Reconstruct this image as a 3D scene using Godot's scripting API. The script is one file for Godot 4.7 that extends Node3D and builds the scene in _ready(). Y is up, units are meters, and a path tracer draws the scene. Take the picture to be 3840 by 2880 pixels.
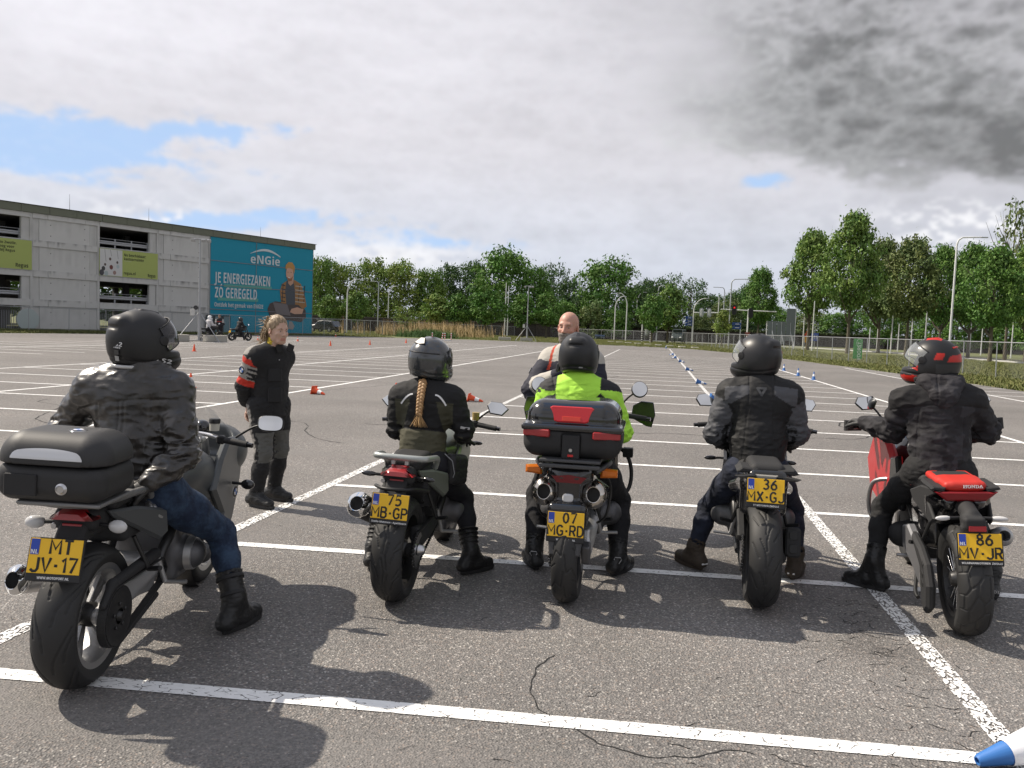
extends Node3D
# ---------------------------------------------------------------- helpers
var M := {}
var taken := {}

class MB:
	var v := PackedVector3Array()
	var n := PackedVector3Array()
	var c := PackedColorArray()
	var u := PackedVector2Array()
	var ix := PackedInt32Array()
	var col := Color(1, 1, 1):
		set(x):
			col = x.linear_to_srgb()
	func add(p: Vector3, nn: Vector3, uv := Vector2.ZERO) -> int:
		v.append(p)
		n.append(nn)
		c.append(col)
		u.append(uv)
		return v.size() - 1
	func tri(a: int, b: int, d: int) -> void:
		var cr := (v[b] - v[a]).cross(v[d] - v[a])
		if cr.dot(n[a] + n[b] + n[d]) > 0.0:
			ix.append(a)
			ix.append(d)
			ix.append(b)
		else:
			ix.append(a)
			ix.append(b)
			ix.append(d)
	func quad(a: int, b: int, d: int, e: int) -> void:
		tri(a, b, d)
		tri(a, d, e)
	func face(pts: Array, nn: Vector3, uvs := []) -> void:
		var f := v.size()
		for i in pts.size():
			add(pts[i], nn, uvs[i] if uvs.size() else Vector2.ZERO)
		for i in range(1, pts.size() - 1):
			tri(f, f + i, f + i + 1)
	func box(xf: Transform3D, s: Vector3, bev := 0.0) -> void:
		var h := s * 0.5
		var b: float = minf(bev, minf(h.x, minf(h.y, h.z)) * 0.95)
		if b <= 0.0:
			for ax in 3:
				for sg in [-1.0, 1.0]:
					var nn := Vector3.ZERO
					nn[ax] = sg
					var a1 := (ax + 1) % 3
					var a2 := (ax + 2) % 3
					var pts := []
					for q in [[-1, -1], [1, -1], [1, 1], [-1, 1]]:
						var p := Vector3.ZERO
						p[ax] = sg * h[ax]
						p[a1] = q[0] * h[a1]
						p[a2] = q[1] * h[a2]
						pts.append(xf * p)
					face(pts, (xf.basis * nn).normalized(), [Vector2(0, 0), Vector2(1, 0), Vector2(1, 1), Vector2(0, 1)])
			return
		var id := {}
		for ax in 3:
			for sg in [-1, 1]:
				var nn := Vector3.ZERO
				nn[ax] = sg
				var a1 := (ax + 1) % 3
				var a2 := (ax + 2) % 3
				var w := (xf.basis * nn).normalized()
				var r := []
				for q in [[-1, -1], [1, -1], [1, 1], [-1, 1]]:
					var p := Vector3.ZERO
					p[ax] = sg * h[ax]
					p[a1] = q[0] * (h[a1] - b)
					p[a2] = q[1] * (h[a2] - b)
					var k := [0, 0, 0]
					k[ax] = sg
					k[a1] = q[0]
					k[a2] = q[1]
					var i := add(xf * p, w, Vector2(q[0] * 0.5 + 0.5, q[1] * 0.5 + 0.5))
					id[[ax, k[0], k[1], k[2]]] = i
					r.append(i)
				quad(r[0], r[1], r[2], r[3])
		for ax in 3:
			var a1 := (ax + 1) % 3
			var a2 := (ax + 2) % 3
			for s1 in [-1, 1]:
				for s2 in [-1, 1]:
					var k0 := [0, 0, 0]
					k0[a1] = s1
					k0[a2] = s2
					var k1 := k0.duplicate()
					k0[ax] = -1
					k1[ax] = 1
					quad(id[[a1] + k0], id[[a1] + k1], id[[a2] + k1], id[[a2] + k0])
		for x in [-1, 1]:
			for y in [-1, 1]:
				for z in [-1, 1]:
					tri(id[[0, x, y, z]], id[[1, x, y, z]], id[[2, x, y, z]])
	func bar(a: Vector3, b: Vector3, w: float, h: float, up := Vector3.UP, bev := 0.0) -> void:
		var z := (b - a).normalized()
		var x := up.cross(z)
		if x.length() < 0.01:
			x = Vector3.RIGHT.cross(z)
		x = x.normalized()
		box(Transform3D(Basis(x, z.cross(x), z), (a + b) * 0.5), Vector3(w, h, (b - a).length()), bev)
	func tube(pts: Array, rad, sides := 8, caps := true, flat := Vector2.ONE, closed := false, up := Vector3.ZERO) -> void:
		var m := pts.size()
		var t0: Vector3 = (pts[1] - pts[0]).normalized()
		var x := up
		if x == Vector3.ZERO or absf(x.dot(t0)) > 0.98:
			x = Vector3.UP if absf(t0.y) < 0.9 else Vector3.RIGHT
		x = (x - t0 * x.dot(t0)).normalized()
		var first := v.size()
		var st := sides + 1
		for i in m:
			var t: Vector3
			if closed:
				t = (pts[(i + 1) % m] - pts[(i + m - 1) % m]).normalized()
			elif i == 0:
				t = t0
			elif i == m - 1:
				t = (pts[i] - pts[i - 1]).normalized()
			else:
				t = ((pts[i + 1] - pts[i]).normalized() + (pts[i] - pts[i - 1]).normalized()).normalized()
			x = (x - t * x.dot(t)).normalized()
			var y := t.cross(x)
			var r: float = rad[i] if rad is Array else rad
			for s in st:
				var a := TAU * s / sides
				var ca := cos(a)
				var sa := sin(a)
				add(pts[i] + x * (ca * r * flat.x) + y * (sa * r * flat.y), (x * (ca * flat.y) + y * (sa * flat.x)).normalized(), Vector2(float(s) / sides, float(i)))
			if caps and not closed and (i == 0 or i == m - 1):
				var nn := -t if i == 0 else t
				var k := v.size()
				add(pts[i], nn)
				for s in st:
					add(v[k - st + s], nn)
				for s in sides:
					tri(k, k + 1 + s, k + 2 + s)
				if i == 0:
					for s in st:
						add(v[first + s], n[first + s], u[first + s])
					first = v.size() - st
			var cur: int = first if i == 0 else (v.size() - st if not (caps and not closed and i == m - 1) else v.size() - st - st - 1)
			if i > 0:
				var prev: int = last_ring
				for s in sides:
					quad(prev + s, prev + s + 1, cur + s + 1, cur + s)
			last_ring = cur
		if closed:
			for s in sides:
				quad(last_ring + s, last_ring + s + 1, first + s + 1, first + s)
	var last_ring := 0
	func ball(p: Vector3, r: Vector3, seg := 10, basis := Basis()) -> void:
		var prof := []
		var k: int = maxi(4, seg / 2)
		for i in k + 1:
			var a := -PI / 2 + PI * i / k
			prof.append(Vector2(cos(a), sin(a)))
		lathe(prof, Transform3D(basis * Basis.from_scale(r), p), seg, 60.0)
	func lathe(prof: Array, xf: Transform3D, seg := 16, sharp := 38.0, from := 0.0, to := TAU) -> void:
		var rows := []
		var m := prof.size()
		var nb := xf.basis.inverse().transposed()
		for i in range(0, m - 1):
			var d: Vector2 = (prof[i + 1] - prof[i])
			if d.length() < 1e-7:
				rows.append(null)
				continue
			d = d.normalized()
			rows.append(Vector2(d.y, -d.x))
		var cs := cos(deg_to_rad(sharp))
		for i in range(0, m - 1):
			if rows[i] == null:
				continue
			var na: Vector2 = rows[i]
			var nb2: Vector2 = rows[i]
			if i > 0 and rows[i - 1] != null and rows[i - 1].dot(rows[i]) > cs:
				na = (rows[i] + rows[i - 1]).normalized()
			if i < m - 2 and rows[i + 1] != null and rows[i + 1].dot(rows[i]) > cs:
				nb2 = (rows[i] + rows[i + 1]).normalized()
			var k := v.size()
			for s in seg + 1:
				var a := from + (to - from) * s / seg
				var ca := cos(a)
				var sa := sin(a)
				add(xf * Vector3(prof[i].x * ca, prof[i].y, prof[i].x * sa), (nb * Vector3(na.x * ca, na.y, na.x * sa)).normalized(), Vector2(float(s) / seg, float(i) / m))
				add(xf * Vector3(prof[i + 1].x * ca, prof[i + 1].y, prof[i + 1].x * sa), (nb * Vector3(nb2.x * ca, nb2.y, nb2.x * sa)).normalized(), Vector2(float(s) / seg, float(i + 1) / m))
			for s in seg:
				quad(k + 2 * s, k + 2 * s + 1, k + 2 * s + 3, k + 2 * s + 2)
	func loft(rings: Array, closed := true, cap := true, out := Vector3.ZERO) -> void:
		var m: int = rings[0].size()
		var k := v.size()
		var nr := rings.size()
		var mid := Vector3.ZERO
		for r in rings:
			for p in r:
				mid += p
		mid /= float(m * nr)
		for r in nr:
			for i in m:
				add(rings[r][i], Vector3.ZERO, Vector2(float(i) / m, float(r) / nr))
		var acc := PackedVector3Array()
		acc.resize(nr * m)
		var top := m if closed else m - 1
		for r in nr - 1:
			for i in top:
				var j := (i + 1) % m
				var a: Vector3 = rings[r][i]
				var b: Vector3 = rings[r][j]
				var d: Vector3 = rings[r + 1][j]
				var e: Vector3 = rings[r + 1][i]
				var nn := (d - a).cross(e - b)
				acc[r * m + i] += nn
				acc[r * m + j] += nn
				acc[r * m + m + j] += nn
				acc[r * m + m + i] += nn
		var vote := 0.0
		for i in nr * m:
			vote += acc[i].dot(v[k + i] - mid) if out == Vector3.ZERO else acc[i].dot(out)
		var sg := 1.0 if vote >= 0.0 else -1.0
		for i in nr * m:
			n[k + i] = (acc[i] * sg).normalized()
		for r in nr - 1:
			for i in top:
				var j := (i + 1) % m
				quad(k + r * m + i, k + r * m + j, k + r * m + m + j, k + r * m + m + i)
		if cap and closed:
			for r in [0, nr - 1]:
				var ce := Vector3.ZERO
				for p in rings[r]:
					ce += p
				ce /= float(m)
				var nn := Vector3.ZERO
				for i in m:
					nn += (rings[r][i] - ce).cross(rings[r][(i + 1) % m] - ce)
				nn = nn.normalized()
				if nn.dot(ce - mid) < 0.0:
					nn = -nn
				var q := add(ce, nn)
				for i in m:
					add(rings[r][i], nn)
				for i in m:
					tri(q, q + 1 + i, q + 1 + (i + 1) % m)
	func prism(poly: Array, d: float, xf := Transform3D(), bev := 0.0) -> void:
		var pp := PackedVector2Array(poly)
		if Geometry2D.is_polygon_clockwise(pp):
			pp.reverse()
		var m := pp.size()
		var ins := PackedVector2Array()
		for i in m:
			var e0 := (pp[i] - pp[(i + m - 1) % m]).normalized()
			var e1 := (pp[(i + 1) % m] - pp[i]).normalized()
			var n0 := Vector2(-e0.y, e0.x)
			var n1 := Vector2(-e1.y, e1.x)
			var w := (n0 + n1)
			w = w / maxf(0.35, w.length_squared() * 0.5) if w.length() > 0.01 else n0
			ins.append(pp[i] + w * bev)
		var t := Geometry2D.triangulate_polygon(ins)
		for sg in [-1.0, 1.0]:
			var nn := (xf.basis * Vector3(0, 0, sg)).normalized()
			var k := v.size()
			for p in ins:
				add(xf * Vector3(p.x, p.y, sg * d * 0.5), nn, p)
			for i in range(0, t.size(), 3):
				tri(k + t[i], k + t[i + 1], k + t[i + 2])
		for i in m:
			var j := (i + 1) % m
			var e := (pp[j] - pp[i]).normalized()
			var nn := (xf.basis * Vector3(e.y, -e.x, 0)).normalized()
			var zz := d * 0.5 - bev
			var q := [xf * Vector3(pp[i].x, pp[i].y, zz), xf * Vector3(pp[j].x, pp[j].y, zz), xf * Vector3(pp[j].x, pp[j].y, -zz), xf * Vector3(pp[i].x, pp[i].y, -zz)]
			face(q, nn)
			if bev > 0.0:
				for sg in [-1.0, 1.0]:
					var b2 := (nn + (xf.basis * Vector3(0, 0, sg)).normalized()).normalized()
					face([xf * Vector3(pp[i].x, pp[i].y, zz * sg), xf * Vector3(pp[j].x, pp[j].y, zz * sg), xf * Vector3(ins[j].x, ins[j].y, d * 0.5 * sg), xf * Vector3(ins[i].x, ins[i].y, d * 0.5 * sg)], b2)
	func arrays() -> Array:
		var a := []
		a.resize(Mesh.ARRAY_MAX)
		a[Mesh.ARRAY_VERTEX] = v
		a[Mesh.ARRAY_NORMAL] = n
		a[Mesh.ARRAY_COLOR] = c
		a[Mesh.ARRAY_TEX_UV] = u
		a[Mesh.ARRAY_INDEX] = ix
		return a
	func mesh(m: Material) -> ArrayMesh:
		var am := ArrayMesh.new()
		am.add_surface_from_arrays(Mesh.PRIMITIVE_TRIANGLES, arrays())
		am.surface_set_material(0, m)
		return am

class SDF:
	var o: Vector3
	var h: float
	var nx: int
	var ny: int
	var nz: int
	var f := PackedFloat32Array()
	func _init(lo: Vector3, hi: Vector3, cell: float) -> void:
		o = lo
		h = cell
		nx = int(ceil((hi.x - lo.x) / cell)) + 1
		ny = int(ceil((hi.y - lo.y) / cell)) + 1
		nz = int(ceil((hi.z - lo.z) / cell)) + 1
		f.resize(nx * ny * nz)
		f.fill(0.3)
	func cap(a: Vector3, b: Vector3, ra: float, rb: float, k := 0.03, w := Vector3.ZERO, sq := 1.0, sub := false) -> void:
		var R := maxf(ra, rb) * maxf(1.0, sq) + k + h * 2.0
		var x0 := maxi(0, int((minf(a.x, b.x) - R - o.x) / h))
		var x1 := mini(nx - 1, int((maxf(a.x, b.x) + R - o.x) / h) + 1)
		var y0 := maxi(0, int((minf(a.y, b.y) - R - o.y) / h))
		var y1 := mini(ny - 1, int((maxf(a.y, b.y) + R - o.y) / h) + 1)
		var z0 := maxi(0, int((minf(a.z, b.z) - R - o.z) / h))
		var z1 := mini(nz - 1, int((maxf(a.z, b.z) + R - o.z) / h) + 1)
		var ba := b - a
		var il := 1.0 / maxf(1e-9, ba.length_squared())
		var dr := rb - ra
		var g := 1.0 / sq - 1.0
		var squash := w != Vector3.ZERO
		var ik := 1.0 / k
		for z in range(z0, z1 + 1):
			for y in range(y0, y1 + 1):
				var i := (z * ny + y) * nx + x0
				var p := Vector3(o.x + x0 * h - a.x, o.y + y * h - a.y, o.z + z * h - a.z)
				for x in range(x0, x1 + 1):
					var t := clampf(p.dot(ba) * il, 0.0, 1.0)
					var q := p - ba * t
					if squash:
						q += w * (q.dot(w) * g)
					var d := q.length() - ra - dr * t
					if sub:
						d = -d
						var c := f[i]
						var e := maxf(k - absf(c - d), 0.0) * ik
						f[i] = maxf(c, d) + e * e * k * 0.25
					else:
						var c := f[i]
						var e := maxf(k - absf(c - d), 0.0) * ik
						f[i] = minf(c, d) - e * e * k * 0.25
					i += 1
					p.x += h
	func ball(ctr: Vector3, r: Vector3, k := 0.02, bs := Basis(), sub := false) -> void:
		var R := maxf(r.x, maxf(r.y, r.z)) + k + h * 2.0
		var x0 := maxi(0, int((ctr.x - R - o.x) / h))
		var x1 := mini(nx - 1, int((ctr.x + R - o.x) / h) + 1)
		var y0 := maxi(0, int((ctr.y - R - o.y) / h))
		var y1 := mini(ny - 1, int((ctr.y + R - o.y) / h) + 1)
		var z0 := maxi(0, int((ctr.z - R - o.z) / h))
		var z1 := mini(nz - 1, int((ctr.z + R - o.z) / h) + 1)
		var inv := bs.transposed()
		var ir := Vector3.ONE / r
		var ik := 1.0 / k
		for z in range(z0, z1 + 1):
			for y in range(y0, y1 + 1):
				var i := (z * ny + y) * nx + x0
				for x in range(x0, x1 + 1):
					var p: Vector3 = inv * (Vector3(o.x + x * h, o.y + y * h, o.z + z * h) - ctr)
					var q := p * ir
					var l := q.length()
					var d := l * (l - 1.0) / maxf(1e-6, (q * ir).length())
					var c := f[i]
					var e: float
					if sub:
						d = -d
						e = maxf(k - absf(c - d), 0.0) * ik
						f[i] = maxf(c, d) + e * e * k * 0.25
					else:
						e = maxf(k - absf(c - d), 0.0) * ik
						f[i] = minf(c, d) - e * e * k * 0.25
					i += 1
	func brick(xf: Transform3D, half: Vector3, r: float, k := 0.02, sub := false) -> void:
		var R := half.length() + k + h * 2.0
		var ctr := xf.origin
		var x0 := maxi(0, int((ctr.x - R - o.x) / h))
		var x1 := mini(nx - 1, int((ctr.x + R - o.x) / h) + 1)
		var y0 := maxi(0, int((ctr.y - R - o.y) / h))
		var y1 := mini(ny - 1, int((ctr.y + R - o.y) / h) + 1)
		var z0 := maxi(0, int((ctr.z - R - o.z) / h))
		var z1 := mini(nz - 1, int((ctr.z + R - o.z) / h) + 1)
		var inv := xf.basis.transposed()
		var hh := half - Vector3(r, r, r)
		var ik := 1.0 / k
		for z in range(z0, z1 + 1):
			for y in range(y0, y1 + 1):
				var i := (z * ny + y) * nx + x0
				for x in range(x0, x1 + 1):
					var p: Vector3 = (inv * (Vector3(o.x + x * h, o.y + y * h, o.z + z * h) - ctr)).abs() - hh
					var d := p.max(Vector3.ZERO).length() + minf(maxf(p.x, maxf(p.y, p.z)), 0.0) - r
					var c := f[i]
					var e: float
					if sub:
						d = -d
						e = maxf(k - absf(c - d), 0.0) * ik
						f[i] = maxf(c, d) + e * e * k * 0.25
					else:
						e = maxf(k - absf(c - d), 0.0) * ik
						f[i] = minf(c, d) - e * e * k * 0.25
					i += 1
	func half_space(p0: Vector3, nn: Vector3, k := 0.01) -> void:
		var ik := 1.0 / k
		var i := 0
		for z in nz:
			for y in ny:
				var d := (Vector3(o.x, o.y + y * h, o.z + z * h) - p0).dot(nn)
				var st := nn.x * h
				for x in nx:
					var c := f[i]
					var e := maxf(k - absf(c - d), 0.0) * ik
					f[i] = maxf(c, d) + e * e * k * 0.25
					d += st
					i += 1
	func warp(fn: Callable, band := 0.05) -> void:
		var i := 0
		for z in nz:
			for y in ny:
				for x in nx:
					if absf(f[i]) < band:
						f[i] += fn.call(Vector3(o.x + x * h, o.y + y * h, o.z + z * h))
					i += 1
	func mesh(mb: MB, color = null) -> void:
		var sy := nx
		var sz := nx * ny
		var at := {}
		var lim := h * 3.2
		var cells := PackedInt32Array()
		for z in nz - 1:
			for y in ny - 1:
				var i := (z * ny + y) * nx
				for x in nx - 1:
					if absf(f[i]) < lim:
						cells.append(i)
					i += 1
		var off := [0, 1, sy, sy + 1, sz, sz + 1, sz + sy, sz + sy + 1]
		var edges := [[0, 1], [2, 3], [4, 5], [6, 7], [0, 2], [1, 3], [4, 6], [5, 7], [0, 4], [1, 5], [2, 6], [3, 7]]
		var vals := PackedFloat32Array()
		vals.resize(8)
		var cn := [Vector3(0, 0, 0), Vector3(1, 0, 0), Vector3(0, 1, 0), Vector3(1, 1, 0), Vector3(0, 0, 1), Vector3(1, 0, 1), Vector3(0, 1, 1), Vector3(1, 1, 1)]
		for i in cells:
			var mask := 0
			for q in 8:
				var w: float = f[i + off[q]]
				vals[q] = w
				if w < 0.0:
					mask |= 1 << q
			if mask == 0 or mask == 255:
				continue
			var s := Vector3.ZERO
			var cnt := 0
			for e in edges:
				var a := vals[e[0]]
				var b := vals[e[1]]
				if (a < 0.0) != (b < 0.0):
					s += cn[e[0]].lerp(cn[e[1]], a / (a - b))
					cnt += 1
			s /= float(cnt)
			var x := i % nx
			var y := (i / nx) % ny
			var z := i / sz
			var p := o + (Vector3(x, y, z) + s) * h
			var gx := (vals[1] + vals[3] + vals[5] + vals[7]) - (vals[0] + vals[2] + vals[4] + vals[6])
			var gy := (vals[2] + vals[3] + vals[6] + vals[7]) - (vals[0] + vals[1] + vals[4] + vals[5])
			var gz := (vals[4] + vals[5] + vals[6] + vals[7]) - (vals[0] + vals[1] + vals[2] + vals[3])
			var nn := Vector3(gx, gy, gz).normalized()
			if color != null:
				mb.col = color.call(p, nn)
			at[i] = mb.add(p, nn)
		for i in at:
			var neg := f[i] < 0.0
			var me: int = at[i]
			if (f[i + 1] < 0.0) != neg and at.has(i - sy) and at.has(i - sz) and at.has(i - sy - sz):
				mb.quad(me, at[i - sy], at[i - sy - sz], at[i - sz])
			if (f[i + sy] < 0.0) != neg and at.has(i - 1) and at.has(i - sz) and at.has(i - 1 - sz):
				mb.quad(me, at[i - 1], at[i - 1 - sz], at[i - sz])
			if (f[i + sz] < 0.0) != neg and at.has(i - 1) and at.has(i - sy) and at.has(i - 1 - sy):
				mb.quad(me, at[i - 1], at[i - 1 - sy], at[i - sy])

func numbered(called: String) -> String:
	taken[called] = taken.get(called, 0) + 1
	return called if taken[called] == 1 else "%s_%03d" % [called, taken[called] - 1]

func thing(called: String, label: String, category: String, at := Vector3.ZERO, turn := 0.0, group := "") -> Node3D:
	var o := Node3D.new()
	o.name = numbered(called)
	add_child(o)
	o.position = at
	o.rotation.y = turn
	o.set_meta("label", label)
	o.set_meta("category", category)
	if group:
		o.set_meta("group", group)
	return o

func structure(called: String) -> Node3D:
	var o := Node3D.new()
	o.name = numbered(called)
	add_child(o)
	o.set_meta("kind", "structure")
	return o

func part(called: String, parent: Node3D, at := Vector3.ZERO) -> Node3D:
	var o := Node3D.new()
	o.name = called
	parent.add_child(o, true)
	o.position = at
	return o

func put(called: String, mesh: Mesh, parent: Node3D, xf := Transform3D()) -> MeshInstance3D:
	var o := MeshInstance3D.new()
	o.name = called
	o.mesh = mesh
	o.transform = xf
	parent.add_child(o, true)
	return o

func obj(called: String, mb: MB, m: Material, parent: Node3D, xf := Transform3D()) -> MeshInstance3D:
	return put(called, mb.mesh(m), parent, xf)

func lin(r: float, g: float, b: float) -> Color:
	return Color(r, g, b)

func mat(c: Color, rough := 0.7, metal := 0.0, spec := 0.5) -> StandardMaterial3D:
	var m := StandardMaterial3D.new()
	m.albedo_color = c.linear_to_srgb()
	m.roughness = rough
	m.metallic = metal
	m.metallic_specular = spec
	return m

func vmat(rough := 0.7, metal := 0.0) -> StandardMaterial3D:
	var m := mat(Color(1, 1, 1), rough, metal)
	m.vertex_color_use_as_albedo = true
	m.vertex_color_is_srgb = true
	return m

func noise_tex(size: int, freq: float, type: int, ramp: Array, octaves := 4, seed_ := 1, normal := 0.0, ret := -1, jitter := 1.0, stretch := 1.0) -> NoiseTexture2D:
	var nz := FastNoiseLite.new()
	nz.seed = seed_
	nz.noise_type = type
	nz.frequency = freq
	nz.fractal_octaves = octaves
	if type == FastNoiseLite.TYPE_CELLULAR:
		nz.fractal_type = FastNoiseLite.FRACTAL_NONE if octaves <= 1 else FastNoiseLite.FRACTAL_FBM
		nz.cellular_jitter = jitter
		if ret >= 0:
			nz.cellular_return_type = ret
	var t := NoiseTexture2D.new()
	t.width = size
	t.height = int(size * stretch)
	t.seamless = true
	t.seamless_blend_skirt = 0.12
	t.noise = nz
	if normal > 0.0:
		t.as_normal_map = true
		t.bump_strength = normal
	elif ramp.size():
		var g := Gradient.new()
		var offs := PackedFloat32Array()
		var cols := PackedColorArray()
		for r in ramp:
			offs.append(r[0])
			cols.append(r[1])
		g.offsets = offs
		g.colors = cols
		t.color_ramp = g
	return t

func grain(m: StandardMaterial3D, tex: Texture2D, scale: float, strength := 0.6) -> StandardMaterial3D:
	m.normal_enabled = true
	m.normal_texture = tex
	m.normal_scale = strength
	m.uv1_triplanar = true
	m.uv1_scale = Vector3(scale, scale, scale)
	return m
var fonts := {}

func text(s: String, height: float, m: Material, parent: Node3D, xf: Transform3D, called := "lettering", depth := 0.002, bold := true, fam := "Droid Sans", squeeze := 1.0, width := 0.0) -> MeshInstance3D:
	var key := fam + str(bold)
	if not fonts.has(key):
		var f := SystemFont.new()
		f.font_names = PackedStringArray([fam])
		f.font_weight = 700 if bold else 400
		fonts[key] = f
	var t := TextMesh.new()
	t.text = s
	t.font = fonts[key]
	t.font_size = 64
	t.pixel_size = height / 46.0
	t.depth = depth
	t.curve_step = 2.0
	t.material = m
	if width > 0.0:
		squeeze = width / maxf(0.001, t.get_aabb().size.x)
	var o := MeshInstance3D.new()
	o.name = called
	o.mesh = t
	o.transform = xf * Transform3D(Basis.from_scale(Vector3(squeeze, 1, 1)), Vector3.ZERO)
	parent.add_child(o, true)
	return o

func at_turn(p: Vector3, rx := 0.0, ry := 0.0, rz := 0.0) -> Transform3D:
	return Transform3D(Basis.from_euler(Vector3(deg_to_rad(rx), deg_to_rad(ry), deg_to_rad(rz))), p)
# ---------------------------------------------------------------- camera, sky, sun

func smooth(a: float, b: float, x: float) -> float:
	var t := clampf((x - a) / (b - a), 0.0, 1.0)
	return t * t * (3.0 - 2.0 * t)

func make_camera() -> void:
	var cam := Camera3D.new()
	cam.name = "camera"
	cam.fov = 50.72
	cam.near = 0.05
	cam.far = 1500.0
	cam.position = Vector3(0, 1.65, 0)
	cam.rotation = Vector3(deg_to_rad(-3.998), deg_to_rad(9.886), deg_to_rad(2.147))
	add_child(cam)
	cam.current = true

func make_sky() -> void:
	var env := Environment.new()
	env.background_mode = Environment.BG_SKY
	env.tonemap_mode = Environment.TONE_MAPPER_LINEAR
	env.tonemap_exposure = 1.2
	env.background_energy_multiplier = 1.0
	env.sdfgi_enabled = true
	env.ssao_enabled = true
	env.ssil_enabled = true
	var w := 2048
	var hh := 1024
	var big := FastNoiseLite.new()
	big.seed = 11
	big.noise_type = FastNoiseLite.TYPE_SIMPLEX_SMOOTH
	big.frequency = 0.55
	big.fractal_octaves = 5
	big.fractal_gain = 0.52
	var puff := FastNoiseLite.new()
	puff.seed = 5
	puff.noise_type = FastNoiseLite.TYPE_SIMPLEX_SMOOTH
	puff.frequency = 2.2
	puff.fractal_octaves = 5
	var rows := hh / 2 + 8
	sky_rows = []
	sky_rows.resize(rows)
	var task := WorkerThreadPool.add_group_task(sky_row.bind(w, hh, big, puff), rows)
	WorkerThreadPool.wait_for_group_task_completion(task)
	var data := PackedByteArray()
	for y in rows:
		if sky_rows[y] == null:
			sky_rows[y] = sky_rows[y - y % 4]
		data.append_array(sky_rows[y])
	var last: PackedByteArray = sky_rows[rows - 1]
	for y in range(rows, hh):
		data.append_array(last)
	sky_rows = []
	var img := Image.create_from_data(w, hh, false, Image.FORMAT_RGB8, data)
	var pm := PanoramaSkyMaterial.new()
	pm.panorama = ImageTexture.create_from_image(img)
	var sky := Sky.new()
	sky.sky_material = pm
	env.sky = sky
	var we := WorldEnvironment.new()
	we.name = "world_environment"
	we.environment = env
	add_child(we)
	var sun := DirectionalLight3D.new()
	sun.name = "sun"
	sun.light_energy = 1.5
	sun.light_color = Color(1.0, 0.955, 0.89)
	sun.light_angular_distance = 0.6
	sun.shadow_enabled = true
	sun.transform.basis = Basis.looking_at(Vector3(0.673, -0.729, 0.127), Vector3.UP)
	add_child(sun)
var sky_rows := []

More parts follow.
